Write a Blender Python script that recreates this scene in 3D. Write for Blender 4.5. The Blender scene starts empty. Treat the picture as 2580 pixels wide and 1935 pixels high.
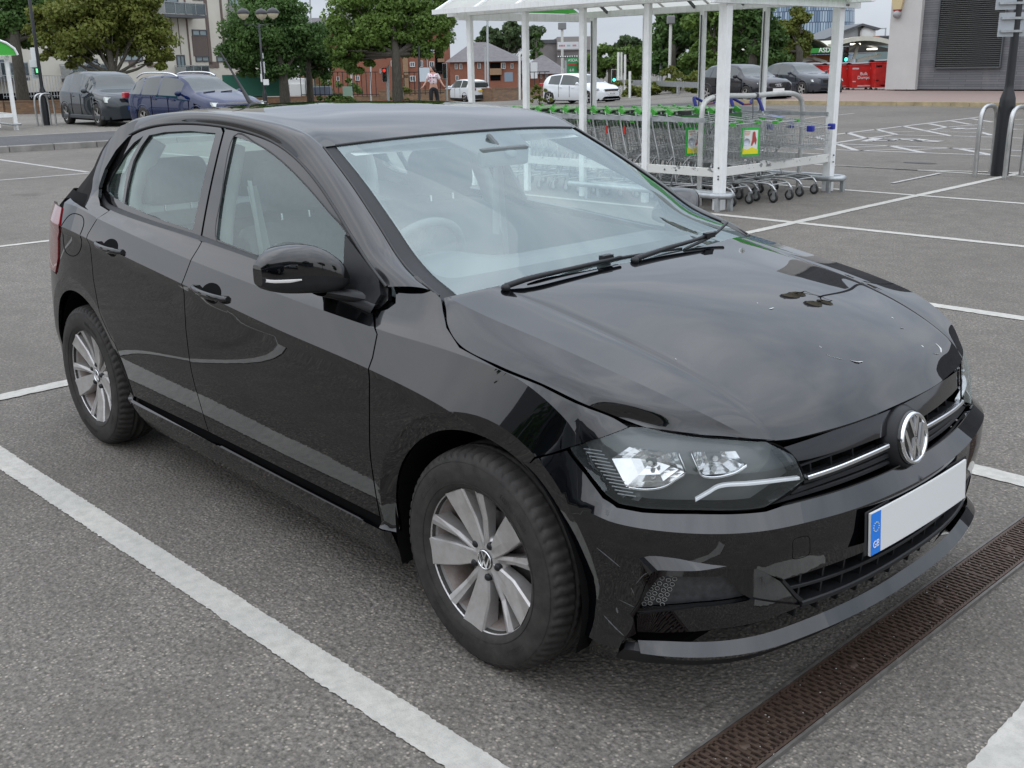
import bpy, bmesh, math, random
import numpy as np
from mathutils import Vector, Matrix
from mathutils.geometry import delaunay_2d_cdt
random.seed(7); rng = np.random.default_rng(7)
SC = bpy.context.scene; COL = SC.collection
# ------------------------------------------------------------------ camera
CAM = np.array([1.949, -2.522, 1.577])
YAW, PITCH, ROLL, HFOV = 2.3917, -0.29277, -0.01882, 2*math.atan(1290/2672.87)
f_ = np.array([math.cos(PITCH)*math.cos(YAW), math.cos(PITCH)*math.sin(YAW), math.sin(PITCH)])
r_ = np.cross(f_, [0, 0, 1]); r_ /= np.linalg.norm(r_); u_ = np.cross(r_, f_)
r2, u2 = math.cos(ROLL)*r_+math.sin(ROLL)*u_, -math.sin(ROLL)*r_+math.cos(ROLL)*u_
cd = bpy.data.cameras.new('camera'); cam = bpy.data.objects.new('camera', cd); COL.objects.link(cam)
cam.matrix_world = Matrix(((r2[0], u2[0], -f_[0], CAM[0]), (r2[1], u2[1], -f_[1], CAM[1]), (r2[2], u2[2], -f_[2], CAM[2]), (0, 0, 0, 1)))
cd.angle = HFOV; cd.clip_start = .05; cd.clip_end = 3000; SC.camera = cam
SC.render.resolution_x, SC.render.resolution_y = 1024, 768
# ------------------------------------------------------------------ world + sun
SUN_EL, SUN_AZ = math.radians(42), math.radians(160)
wd = bpy.data.worlds.new('World'); SC.world = wd; wd.use_nodes = True
N = wd.node_tree.nodes; L = wd.node_tree.links
bg = N['Background']; bg.inputs['Strength'].default_value = .1
sky = N.new('ShaderNodeTexSky'); sky.sky_type = 'NISHITA'; sky.sun_disc = False
sky.sun_elevation = SUN_EL; sky.sun_rotation = SUN_AZ
tc = N.new('ShaderNodeTexCoord'); mp = N.new('ShaderNodeMapping'); mp.inputs['Scale'].default_value = (1.0, 1.0, 2.6)
L.new(tc.outputs['Generated'], mp.inputs['Vector'])
nz = N.new('ShaderNodeTexNoise'); nz.inputs['Scale'].default_value = 2.3; nz.inputs['Detail'].default_value = 7; nz.inputs['Roughness'].default_value = .55; nz.inputs['Distortion'].default_value = .35
L.new(mp.outputs['Vector'], nz.inputs['Vector'])
cr = N.new('ShaderNodeValToRGB'); cr.color_ramp.elements[0].position = .34; cr.color_ramp.elements[0].color = (4.6, 5.15, 6.0, 1)
cr.color_ramp.elements[1].position = .70; cr.color_ramp.elements[1].color = (7.7, 8.0, 8.6, 1)
e = cr.color_ramp.elements.new(.5); e.color = (5.85, 6.4, 7.25, 1)
L.new(nz.outputs['Fac'], cr.inputs['Fac'])
# an overcast sky is brighter overhead than at the horizon
sp_ = N.new('ShaderNodeSeparateXYZ'); L.new(tc.outputs['Generated'], sp_.inputs[0])
g1 = N.new('ShaderNodeMath'); g1.operation = 'MAXIMUM'; L.new(sp_.outputs[2], g1.inputs[0]); g1.inputs[1].default_value = 0
g2 = N.new('ShaderNodeMath'); g2.operation = 'MULTIPLY_ADD'; L.new(g1.outputs[0], g2.inputs[0]); g2.inputs[1].default_value = 2.25; g2.inputs[2].default_value = .96
g3 = N.new('ShaderNodeVectorMath'); g3.operation = 'SCALE'; L.new(cr.outputs[0], g3.inputs[0]); L.new(g2.outputs[0], g3.inputs['Scale'])
mx = N.new('ShaderNodeMix'); mx.data_type = 'RGBA'; mx.inputs['Factor'].default_value = .93
L.new(sky.outputs[0], mx.inputs[6]); L.new(g3.outputs[0], mx.inputs[7]); L.new(mx.outputs[2], bg.inputs['Color'])
sl = bpy.data.lights.new('sun', 'SUN'); sl.energy = 1.0; sl.angle = math.radians(165); sl.color = (1, .93, .84)
so = bpy.data.objects.new('sun', sl); COL.objects.link(so)
# sky sun_rotation is measured from +Y clockwise; point the lamp from the same side
_sd = Vector((math.sin(SUN_AZ)*math.cos(SUN_EL), math.cos(SUN_AZ)*math.cos(SUN_EL), math.sin(SUN_EL)))
so.rotation_euler = _sd.to_track_quat('Z', 'Y').to_euler(); so.location = (0, 0, 60)
SC.view_settings.view_transform = 'Standard'; SC.view_settings.look = 'None'; SC.view_settings.exposure = 0; SC.view_settings.gamma = 1
# ------------------------------------------------------------------ materials
MATS = {}
class NT:
    def __init__(s, name):
        s.m = bpy.data.materials.new(name); s.m.use_nodes = True; s.n = s.m.node_tree.nodes; s.l = s.m.node_tree.links
        s.b = s.n['Principled BSDF']; s.out = s.n['Material Output']; MATS[name] = s.m
    def new(s, t, **k):
        x = s.n.new(t)
        for a, v in k.items():
            if a in x.inputs.keys(): x.inputs[a].default_value = v
            else: setattr(x, a, v)
        return x
    def link(s, a, b): s.l.new(a, b)
    def coord(s, kind='Object', scale=None):
        t = s.new('ShaderNodeTexCoord').outputs[kind]
        if scale:
            m = s.new('ShaderNodeMapping'); m.inputs['Scale'].default_value = scale; s.link(t, m.inputs['Vector']); t = m.outputs[0]
        return t
    def noise(s, vec, scale, detail=4, rough=.55, dist=0):
        x = s.new('ShaderNodeTexNoise'); x.inputs['Scale'].default_value = scale; x.inputs['Detail'].default_value = detail
        x.inputs['Roughness'].default_value = rough; x.inputs['Distortion'].default_value = dist; s.link(vec, x.inputs['Vector']); return x.outputs['Fac']
    def ramp(s, fac, stops, interp='LINEAR'):
        x = s.new('ShaderNodeValToRGB'); x.color_ramp.interpolation = interp; el = x.color_ramp.elements
        while len(el) < len(stops): el.new(.5)
        for e, (p, c) in zip(el, stops):
            e.position = p; e.color = tuple(c)+(1,) if not isinstance(c, (int, float)) else (c, c, c, 1)
        s.link(fac, x.inputs['Fac']); return x.outputs['Color']
    def mix(s, fac, a, b, mode='MIX'):
        x = s.new('ShaderNodeMix'); x.data_type = 'RGBA'; x.blend_type = mode
        for v, i in ((fac, 0), (a, 6), (b, 7)):
            if isinstance(v, (int, float)): x.inputs[i].default_value = v if i == 0 else (v, v, v, 1)
            elif isinstance(v, tuple): x.inputs[i].default_value = v+(1,) if len(v) == 3 else v
            else: s.link(v, x.inputs[i])
        return x.outputs[2]
    def math(s, op, a, b=0, c=0):
        x = s.new('ShaderNodeMath'); x.operation = op
        for v, i in ((a, 0), (b, 1), (c, 2)):
            if isinstance(v, (int, float)): x.inputs[i].default_value = v
            else: s.link(v, x.inputs[i])
        return x.outputs[0]
    def bump(s, h, strength=.3, dist=.01):
        x = s.new('ShaderNodeBump'); x.inputs['Strength'].default_value = strength; x.inputs['Distance'].default_value = dist
        s.link(h, x.inputs['Height']); s.link(x.outputs[0], s.b.inputs['Normal']); return x
    def set(s, **k):
        for a, v in k.items():
            a = {'base': 'Base Color', 'rough': 'Roughness', 'metal': 'Metallic', 'coat': 'Coat Weight', 'coatr': 'Coat Roughness', 'ior': 'IOR', 'spec': 'Specular IOR Level',
                 'trans': 'Transmission Weight', 'alpha': 'Alpha', 'em': 'Emission Color', 'ems': 'Emission Strength', 'coatior': 'Coat IOR', 'sub': 'Subsurface Weight'}[a]
            if isinstance(v, tuple): s.b.inputs[a].default_value = v+(1,) if len(v) == 3 else v
            elif isinstance(v, (int, float)): s.b.inputs[a].default_value = v
            else: s.link(v, s.b.inputs[a])
        return s
def mat(name, base=(.5, .5, .5), rough=.5, var=0, vscale=8, **k):
    """plain surface; var adds slight mottled variation in colour and gloss"""
    if name in MATS: return MATS[name]
    t = NT(name); t.set(base=base, rough=rough, **k)
    if var:
        n = t.noise(t.coord('Object'), vscale, 5, .6)
        lo = tuple(c*(1-var) for c in base); hi = tuple(min(1, c*(1+var)) for c in base)
        t.set(base=t.ramp(n, [(.3, lo), (.7, hi)])); t.set(rough=t.math('MULTIPLY_ADD', n, .25, rough-.12))
    return t.m
# ------------------------------------------------------------------ object helpers
def tag(o, label=None, cat=None, group=None, kind=None):
    if label: o['label'] = label
    if cat: o['category'] = cat
    if group: o['group'] = group
    if kind: o['kind'] = kind
    return o
def empty(name, loc=(0, 0, 0), rz=0, label=None, cat=None, group=None):
    o = bpy.data.objects.new(name, None); COL.objects.link(o); o.location = loc; o.rotation_euler = (0, 0, rz); o.empty_display_size = .2
    return tag(o, label, cat, group)
def ob(name, me, m=None, parent=None, world=False):
    o = bpy.data.objects.new(name, me); COL.objects.link(o)
    if m is not None:
        for x in (m if isinstance(m, (list, tuple)) else [m]): me.materials.append(x)
    if parent is not None:
        o.parent = parent
        if world: bpy.context.view_layer.update(); o.matrix_parent_inverse = parent.matrix_world.inverted()
    return o
class MB:
    """collects shapes in one mesh"""
    def __init__(s): s.v = []; s.f = []; s.sm = []; s.mi = []; s.cur = 0
    def add(s, vs, fs, smooth=False):
        b = len(s.v); s.v += [tuple(map(float, q)) for q in vs]
        for f in fs: s.f.append(tuple(b+i for i in f)); s.sm.append(smooth); s.mi.append(s.cur)
        return s
    def box(s, c, d, rz=0, M=None):
        x, y, z = d[0]/2, d[1]/2, d[2]/2; vs = []
        for a in (-x, x):
            for b in (-y, y):
                for e in (-z, z): vs.append(Vector((a, b, e)))
        R = M if M is not None else Matrix.Rotation(rz, 3, 'Z')
        vs = [R @ v+Vector(c) for v in vs]
        return s.add(vs, [(0, 1, 3, 2), (4, 6, 7, 5), (0, 4, 5, 1), (2, 3, 7, 6), (0, 2, 6, 4), (1, 5, 7, 3)])
    def bar(s, a, b, w, h=None, up=(0, 0, 1)):
        """rectangular bar a->b"""
        a, b = Vector(a), Vector(b); d = (b-a); Ln = d.length; d.normalize(); u = Vector(up)
        if abs(d.dot(u)) > .98: u = Vector((1, 0, 0))
        r = d.cross(u).normalized(); u = r.cross(d); h = h or w
        M = Matrix((r, d, u)).transposed()
        return s.box((a+b)/2, (w, Ln, h), M=M)
    def tube(s, pts, r, n=8, closed=False, caps=True):
        pts = [Vector(p) for p in pts]; rs = r if isinstance(r, (list, tuple, np.ndarray)) else [r]*len(pts)
        vs = []; fs = []; m = len(pts); prev = None
        for i, p in enumerate(pts):
            if closed: t = (pts[(i+1) % m]-pts[i-1])
            else: t = (pts[min(i+1, m-1)]-pts[max(i-1, 0)])
            t.normalize()
            if prev is None:
                u = Vector((0, 0, 1)) if abs(t.z) < .9 else Vector((1, 0, 0))
            else: u = prev
            r_ = t.cross(u).normalized(); u = r_.cross(t); prev = u
            for k in range(n):
                a = 2*math.pi*k/n; vs.append(p+(r_*math.cos(a)+u*math.sin(a))*rs[i])
        for i in range(m if closed else m-1):
            j = (i+1) % m
            for k in range(n): fs.append((i*n+k, i*n+(k+1) % n, j*n+(k+1) % n, j*n+k))
        s.add(vs, fs, True)
        if caps and not closed:
            s.add(vs[:n], [tuple(range(n))][::1]); s.add(vs[-n:], [tuple(range(n-1, -1, -1))])
        return s
    def lathe(s, prof, n=32, axis='Z', c=(0, 0, 0), smooth=True, closed=False):
        """prof [(r, h)], revolved about axis"""
        vs = []; fs = []; m = len(prof)
        for k in range(n):
            a = 2*math.pi*k/n; ca, sa = math.cos(a), math.sin(a)
            for r, h in prof:
                q = {'Z': (r*ca, r*sa, h), 'Y': (r*ca, h, r*sa), 'X': (h, r*ca, r*sa)}[axis]
                vs.append((q[0]+c[0], q[1]+c[1], q[2]+c[2]))
        for k in range(n):
            k2 = (k+1) % n
            for i in range(m if closed else m-1):
                j = (i+1) % m; fs.append((k*m+i, k2*m+i, k2*m+j, k*m+j))
        return s.add(vs, fs, smooth)
    def ball(s, c, r, n=12, sc=(1, 1, 1)):
        prof = [(r*math.sin(math.pi*i/n), -r*math.cos(math.pi*i/n)) for i in range(n+1)]
        b = len(s.v); s.lathe(prof, n*2)
        for i in range(b, len(s.v)): v = s.v[i]; s.v[i] = (v[0]*sc[0]+c[0], v[1]*sc[1]+c[1], v[2]*sc[2]+c[2])
        return s
    def prism(s, poly, a, b, axis='Z'):
        """poly of 2D points extruded a..b along axis (X: poly=(y,z), Y: (x,z), Z: (x,y))"""
        n = len(poly); F = {'Z': lambda p, h: (p[0], p[1], h), 'Y': lambda p, h: (p[0], h, p[1]), 'X': lambda p, h: (h, p[0], p[1])}[axis]
        vs = [F(p, a) for p in poly]+[F(p, b) for p in poly]
        fs = [tuple(range(n))[::-1], tuple(range(n, 2*n))]+[(i, (i+1) % n, n+(i+1) % n, n+i) for i in range(n)]
        return s.add(vs, fs)
    def grid(s, G, smooth=True, flip=False):
        G = np.asarray(G); a, b = G.shape[:2]
        fs = [(i*b+j, (i+1)*b+j, (i+1)*b+j+1, i*b+j+1) if not flip else (i*b+j, i*b+j+1, (i+1)*b+j+1, (i+1)*b+j) for i in range(a-1) for j in range(b-1)]
        return s.add(G.reshape(-1, 3), fs, smooth)
    def xf(s, M):
        M = Matrix(M); s.v = [tuple(M @ Vector(v)) for v in s.v]; return s
    def build(s, name, m=None, parent=None, fix=True, world=False, bevel=0):
        me = bpy.data.meshes.new(name); me.from_pydata(s.v, [], s.f)
        me.polygons.foreach_set('use_smooth', s.sm)
        if any(s.mi): me.polygons.foreach_set('material_index', s.mi)
        if fix:
            bm = bmesh.new(); bm.from_mesh(me); bmesh.ops.recalc_face_normals(bm, faces=bm.faces); bm.to_mesh(me); bm.free()
        me.update(); o = ob(name, me, m, parent, world)
        if bevel:
            b = o.modifiers.new('bevel', 'BEVEL'); b.width = bevel; b.segments = 2; b.limit_method = 'ANGLE'; b.angle_limit = .6
        return o
def copy_tree(o, parent=None):
    c = o.copy(); COL.objects.link(c); c.parent = parent
    if parent is not None: c.matrix_parent_inverse = o.matrix_parent_inverse.copy()
    for ch in list(o.children): copy_tree(ch, c)
    return c
def spline(P, n, closed=False, sub=24):
    """centripetal catmull through P, n samples evenly spaced by length"""
    P = np.array(P, float)
    if closed: P = np.vstack([P[-1], P, P[0], P[1]])
    else: P = np.vstack([2*P[0]-P[1], P, 2*P[-1]-P[-2]])
    out = []
    for i in range(1, len(P)-2):
        a, b, c, d = P[i-1:i+3]; ts = [0]
        for q, r in ((a, b), (b, c), (c, d)): ts.append(ts[-1]+max(1e-6, np.linalg.norm(r-q))**.5)
        t0, t1, t2, t3 = ts; t = np.linspace(t1, t2, sub, endpoint=False)[:, None]
        A1 = (t1-t)/(t1-t0)*a+(t-t0)/(t1-t0)*b; A2 = (t2-t)/(t2-t1)*b+(t-t1)/(t2-t1)*c; A3 = (t3-t)/(t3-t2)*c+(t-t2)/(t3-t2)*d
        B1 = (t2-t)/(t2-t0)*A1+(t-t0)/(t2-t0)*A2; B2 = (t3-t)/(t3-t1)*A2+(t-t1)/(t3-t1)*A3
        out.append((t2-t)/(t2-t1)*B1+(t-t1)/(t2-t1)*B2)
    out = np.vstack(out+[P[-2][None] if not closed else P[1][None]])
    s = np.r_[0, np.cumsum(np.linalg.norm(np.diff(out, axis=0), axis=1))]
    tt = np.linspace(0, s[-1], n+1 if closed else n)
    if closed: tt = tt[:-1]
    return np.stack([np.interp(tt, s, out[:, k]) for k in range(P.shape[1])], 1)
def lin(P, n):
    P = np.array(P, float); s = np.r_[0, np.cumsum(np.linalg.norm(np.diff(P, axis=0), axis=1))]; tt = np.linspace(0, s[-1], n)
    return np.stack([np.interp(tt, s, P[:, k]) for k in range(P.shape[1])], 1)
def text_mesh(name, body, size, m, parent=None, M=None, extrude=.001, align='CENTER', world=False):
    cu = bpy.data.curves.new(name, 'FONT'); cu.body = body; cu.size = size; cu.extrude = extrude; cu.align_x = align; cu.align_y = 'CENTER'
    t = bpy.data.objects.new(name, cu); COL.objects.link(t)
    dg = bpy.context.evaluated_depsgraph_get(); me = bpy.data.meshes.new_from_object(t.evaluated_get(dg)); bpy.data.objects.remove(t)
    if M is not None: me.transform(Matrix(M))
    me.materials.clear(); return ob(name, me, m, parent, world)
def frame(o, x, z):
    """matrix with local X along x, local Z along z (text lies in XY)"""
    x = Vector(x).normalized(); z = Vector(z).normalized(); y = z.cross(x).normalized(); z = x.cross(y)
    return Matrix(((x.x, y.x, z.x, o[0]), (x.y, y.y, z.y, o[1]), (x.z, y.z, z.z, o[2]), (0, 0, 0, 1)))
# ------------------------------------------------------------------ shared materials
def paint(name, base, flake=0, rough=.32, dirt=.0, ci=1.5):
    t = NT(name); t.set(base=base, rough=rough, coat=1.0, coatr=.02, spec=.0, coatior=ci)
    n = t.noise(t.coord('Object'), 26, 6, .7); t.set(coatr=t.math('MULTIPLY_ADD', n, .03, .002))
    if dirt:
        n2 = t.noise(t.coord('Object'), 7, 8, .7, .6)
        t.set(base=t.mix(t.ramp(n2, [(.45, 0), (.8, dirt)]), base, (.12, .115, .105)))
    return t.m
M_BLACK = paint('black_paint', (.0016, .0018, .0024), ci=1.74)
def _glass(name, tint, ior, film=0., filmc=(.6, .65, .65)):
    t = NT(name); n = t.n; n.remove(t.b)
    tr = t.new('ShaderNodeBsdfTransparent'); tr.inputs['Color'].default_value = tint+(1,)
    gl = t.new('ShaderNodeBsdfGlossy'); gl.inputs['Roughness'].default_value = .012; gl.inputs['Color'].default_value = (.88, .985, 1, 1)
    fr = t.new('ShaderNodeFresnel'); geo_ = t.new('ShaderNodeNewGeometry'); t.link(t.math('POWER', ior, t.math('MULTIPLY_ADD', geo_.outputs['Backfacing'], -2, 1)), fr.inputs['IOR'])
    geo = t.new('ShaderNodeNewGeometry')
    m1 = t.new('ShaderNodeMixShader'); t.link(fr.outputs[0], m1.inputs[0]); t.link(tr.outputs[0], m1.inputs[1]); t.link(gl.outputs[0], m1.inputs[2])
    last = m1
    if film:
        df = t.new('ShaderNodeBsdfDiffuse'); df.inputs['Color'].default_value = filmc+(1,)
        nz = t.noise(t.coord('Object'), 3.5, 6, .6, .4); fac = t.math('MULTIPLY', t.ramp(nz, [(.3, .45), (.75, 1.)]), film)
        m2 = t.new('ShaderNodeMixShader'); t.link(fac, m2.inputs[0]); t.link(last.outputs[0], m2.inputs[1]); t.link(df.outputs[0], m2.inputs[2]); last = m2
    t.link(last.outputs[0], t.out.inputs['Surface']); return t.m
M_WS = _glass('windscreen_glass', (.88, .95, .93), 2.3, .075, (.50, .66, .66))
M_SG = _glass('side_glass', (.80, .92, .88), 1.95, .045, (.42, .58, .52))
M_LENS = _glass('clear_lens', (.95, .96, .96), 1.7, .03)
M_CARGLASS = mat('far_car_glass', (.045, .055, .055), .05, spec=.5, ior=1.6)
M_PLAST = mat('black_plastic', (.012, .0125, .014), .45, .25, 30, spec=.35)
M_GLOSSBLK = mat('gloss_black_trim', (.006, .006, .007), .07, coat=.4)
M_RUBBER = mat('window_rubber', (.018, .018, .019), .5)
M_DARK = mat('dark_void', (.004, .004, .004), .9, spec=.1)
M_CHROME = mat('chrome', (.82, .83, .84), .08, metal=1.)
M_SATIN = mat('satin_chrome', (.75, .77, .79), .22, metal=1.)
M_INT = mat('interior_fabric', (.085, .095, .095), .85, .2, 40)
M_INTP = mat('interior_plastic', (.105, .12, .12), .6)
M_LIGHTINT = mat('pale_interior_trim', (.45, .46, .44), .7)
def _tyre():
    t = NT('tyre_rubber'); n = t.noise(t.coord('Object'), 22, 7, .7)
    t.set(base=t.ramp(n, [(.35, (.020, .0185, .0175)), (.7, (.044, .040, .036))]), rough=.72, spec=.35)
    n2 = t.noise(t.coord('Object'), 260, 2); t.bump(n2, .12, .002); return t.m
M_TYRE = _tyre()
def _alloy():
    t = NT('alloy_silver'); n = t.noise(t.coord('Object'), 14, 6, .7)
    t.set(base=t.ramp(n, [(.4, (.50, .49, .48)), (.75, (.36, .33, .31))]), rough=.32, metal=.55, coat=.35)
    return t.m
M_ALLOY = _alloy()
def _brakedust():
    t = NT('rim_barrel'); n = t.noise(t.coord('Object'), 9, 6, .7)
    t.set(base=t.ramp(n, [(.35, (.24, .18, .15)), (.7, (.42, .39, .37))]), rough=.5, metal=.4); return t.m
M_BARREL = _brakedust()
M_WPAINT = mat('white_powder_coat', (.78, .78, .76), .38, .05, 6)
M_GALV = mat('galvanised_steel', (.40, .42, .43), .42, .22, 12, metal=.6)
M_STEEL = mat('brushed_steel', (.48, .48, .47), .34, .15, 10, metal=.85)
M_RED = mat('red_plastic', (.55, .03, .02), .35)
M_BLUE = mat('blue_plastic', (.02, .03, .28), .38)
M_GREEN = mat('green_plastic', (.06, .36, .04), .38)
M_POLE = mat('black_pole_paint', (.012, .013, .016), .35)
M_WHITE = mat('white_plate', (.80, .80, .78), .4)
# ================================================================== the black hatchback
# plan outline of the lower body, rear centre -> front centre (x, |y|)
PLAN = [(-3.255,0),(-3.25,.3),(-3.21,.55),(-3.13,.70),(-3.0,.795),(-2.8,.848),(-2.55,.866),(-2.2,.872),(-1.5,.8755),(-.8,.8755),(-.3,.872),(0,.866),(.2,.857),(.38,.831),(.52,.778),(.63,.691),(.705,.58),(.757,.40),(.787,.21),(.797,0)]
def _plan():
    P = np.array(PLAN, float); P = np.vstack([[P[1][0], -P[1][1]], P, [P[-2][0], -P[-2][1]]])
    Q = spline(P, 5000, sub=300); 
    a = np.argmax(Q[:, 1] >= 0); Q = Q[a:]; b = len(Q)-1
    while Q[b, 1] < 0: b -= 1
    Q = Q[:b+1]; Q[0, 1] = 0; Q[-1, 1] = 0
    s = np.r_[0, np.cumsum(np.linalg.norm(np.diff(Q, axis=0), axis=1))]
    return Q, s-s[np.argmin(abs(Q[:, 0]))]
PC, PS = _plan(); UMIN, UMAX = PS[0], PS[-1]
_T = np.gradient(PC, axis=0); _T /= np.linalg.norm(_T, axis=1)[:, None]
PN = np.stack([-_T[:, 1], _T[:, 0]], 1)            # outward for |y| side
def x2u(x):                                        # side region: u from x
    m = PC[:, 1] > .0; i = np.argsort(PC[:, 0]); return float(np.interp(x, PC[i, 0], PS[i]))
# feature rows (z, inset) per station u: bottom, tuck, lip, ledge, low door, mid, under line, waist line, shoulder, belt, top
ST = [
(-3.89, [(.25,.06),(.30,.03),(.36,.01),(.40,.01),(.46,.0),(.56,.0),(.80,.03),(.86,.05),(.95,.07),(.99,.10),(1.05,.13)]),
(-3.25, [(.24,.06),(.29,.03),(.35,.01),(.39,.01),(.46,.0),(.60,.01),(.92,.06),(.97,.08),(1.03,.12),(1.07,.16),(1.14,.20)]),
(-2.95, [(.22,.06),(.26,.03),(.32,.012),(.35,.012),(.46,.0),(.60,.004),(.93,.042),(.975,.050),(1.05,.085),(1.09,.145),(1.16,.19)]),
(-2.55, [(.20,.06),(.24,.04),(.30,.02),(.32,.022),(.44,.010),(.62,.002),(.93,.008),(.962,.0),(1.052,.042),(1.095,.110),(1.175,.152)]),
(-2.2,  [(.185,.07),(.215,.05),(.292,.020),(.308,.032),(.42,.018),(.60,.003),(.90,.008),(.932,.0),(1.012,.040),(1.045,.088),(1.10,.125)]),
(-1.5,  [(.175,.07),(.21,.05),(.288,.020),(.304,.034),(.42,.018),(.58,.003),(.83,.008),(.866,.0),(.945,.040),(1.005,.090),(1.06,.12)]),
(-.9,   [(.165,.07),(.20,.05),(.280,.020),(.296,.034),(.41,.018),(.57,.003),(.775,.007),(.808,.0),(.903,.040),(.962,.090),(1.02,.12)]),
(-.4,   [(.155,.07),(.19,.05),(.268,.020),(.284,.034),(.40,.016),(.55,.003),(.735,.005),(.768,.002),(.872,.050),(.905,.080),(1.01,.150)]),
(-.1,   [(.15,.07),(.185,.05),(.26,.018),(.28,.028),(.39,.014),(.52,.003),(.68,.003),(.725,.006),(.858,.062),(.885,.086),(.96,.17)]),
(.1,    [(.16,.05),(.19,.035),(.25,.012),(.27,.015),(.37,.008),(.48,.0),(.60,.002),(.66,.008),(.838,.062),(.852,.082),(.90,.15)]),
(.3,    [(.165,.045),(.19,.03),(.235,.006),(.262,.008),(.35,.008),(.46,.002),(.54,.003),(.60,.012),(.760,.048),(.815,.068),(.86,.13)]),
(.45,   [(.165,.05),(.195,.03),(.228,.0),(.256,.005),(.33,.012),(.44,.006),(.51,.002),(.552,.003),(.580,.034),(.70,.050),(.79,.10)]),
(.60,   [(.165,.06),(.195,.04),(.226,.0),(.256,.026),(.32,.018),(.42,.008),(.50,.001),(.546,.002),(.577,.038),(.68,.050),(.775,.09)]),
(.85,   [(.165,.06),(.195,.04),(.228,.0),(.258,.026),(.31,.018),(.41,.010),(.48,.002),(.537,.002),(.572,.038),(.66,.050),(.75,.085)]),
(1.12,  [(.165,.06),(.20,.04),(.232,.0),(.262,.026),(.31,.016),(.40,.008),(.47,.002),(.527,.002),(.566,.038),(.65,.052),(.75,.090)]),
(1.40,  [(.165,.06),(.205,.04),(.236,.0),(.266,.026),(.31,.016),(.40,.006),(.47,.002),(.524,.002),(.564,.038),(.65,.052),(.75,.092)])]
_su = np.array([s[0] for s in ST]); _sf = np.array([s[1] for s in ST])
def _pchip_slopes(x, y):
    h = np.diff(x, axis=-1); dl = np.diff(y, axis=-1)/h; m = np.zeros_like(y)
    w1 = 2*h[..., 1:]+h[..., :-1]; w2 = h[..., 1:]+2*h[..., :-1]
    a, b = dl[..., :-1], dl[..., 1:]
    with np.errstate(divide='ignore', invalid='ignore'): mm = (w1+w2)/(w1/a+w2/b)
    m[..., 1:-1] = np.where(a*b > 0, mm, 0); m[..., 0] = dl[..., 0]; m[..., -1] = dl[..., -1]; return m
def _herm(x0, x1, y0, y1, m0, m1, x):
    h = x1-x0; t = (x-x0)/h; return (2*t**3-3*t**2+1)*y0+(t**3-2*t**2+t)*h*m0+(-2*t**3+3*t**2)*y1+(t**3-t**2)*h*m1
_ug = np.linspace(UMIN-.05, UMAX+.05, 1100); _FT = np.zeros((len(_ug), 11, 2))
for k in range(11):
    for c in range(2):
        y = _sf[:, k, c]; m = np.gradient(y, _su); m = _pchip_slopes(_su[None], y[None])[0]
        i = np.clip(np.searchsorted(_su, _ug)-1, 0, len(_su)-2)
        _FT[:, k, c] = _herm(_su[i], _su[i+1], y[i], y[i+1], m[i], m[i+1], np.clip(_ug, _su[0], _su[-1]))
_ker = np.hanning(17); _ker /= _ker.sum()
for k in range(11):
    for c in range(2): 
        a = np.pad(_FT[:, k, c], 8, 'edge'); _FT[:, k, c] = np.convolve(a, _ker, 'valid')
def feats(u):
    u = np.atleast_1d(u); j = np.clip((u-_ug[0])/(_ug[1]-_ug[0]), 0, len(_ug)-1.001); i = j.astype(int); t = (j-i)[:, None, None]
    return _FT[i]*(1-t)+_FT[i+1]*t
def fz(k, u): return feats(u)[:, k, 0]
GROUPS = [(0, 2), (2, 3), (3, 7), (7, 8), (8, 10)]
ARCH = {'f': (0., .305, .368, .420), 'r': (-2.552, .305, .385, .442)}
def inset(u, z):
    u = np.atleast_1d(np.asarray(u, float)); z = np.atleast_1d(np.asarray(z, float)); F = feats(u); Z = F[:, :, 0]; D = F[:, :, 1]; out = np.zeros(len(u))
    for a, b in GROUPS:
        x = Z[:, a:b+1]; y = D[:, a:b+1]; m = _pchip_slopes(x, y)
        lo = z >= x[:, 0] if a > 0 else np.ones(len(z), bool); hi = z < x[:, -1] if b < 10 else np.ones(len(z), bool); sel = np.where(lo & hi)[0]
        if len(sel) == 0: continue
        k = np.clip((z[sel, None] >= x[sel]).sum(1)-1, 0, b-a-1)
        zz = z[sel]; r = _herm(x[sel, k], x[sel, k+1], y[sel, k], y[sel, k+1], m[sel, k], m[sel, k+1], np.clip(zz, x[sel, 0], x[sel, -1]))
        r = np.where(zz < x[sel, 0], y[sel, 0]+(zz-x[sel, 0])*m[sel, 0], r); r = np.where(zz > x[sel, -1], y[sel, -1]+(zz-x[sel, -1])*m[sel, -1], r); out[sel] = r
    for (cx, cz, ri, ro), kk in zip(ARCH.values(), (.33, .16)):
        r = np.hypot(u-cx, z-cz); out += np.maximum(0, ro-r)*kk
    return out
def W3(u, z, d=0, side=-1):
    """wrap surface point(s); d extra inset"""
    u = np.atleast_1d(np.asarray(u, float)); z = np.atleast_1d(np.asarray(z, float))
    uu = np.clip(u, UMIN, UMAX); over = u > UMAX
    x = np.interp(uu, PS, PC[:, 0]); y = np.interp(uu, PS, PC[:, 1]); nx = np.interp(uu, PS, PN[:, 0]); ny = np.interp(uu, PS, PN[:, 1])
    if np.any(over): y = np.where(over, -(u-UMAX), y)
    dd = inset(uu, z)+d
    return np.stack([x-nx*dd, side*(y-ny*dd), z], 1)
def WN(u, z, side=-1):
    e = .003; ez = .0006; a = W3(np.asarray(u)+e, z, side=side)-W3(np.asarray(u)-e, z, side=side); b = W3(u, np.asarray(z)+ez, side=side)-W3(u, np.asarray(z)-ez, side=side)
    n = np.cross(a, b)*(-side); n /= np.linalg.norm(n, axis=1)[:, None]+1e-12; return n
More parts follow.
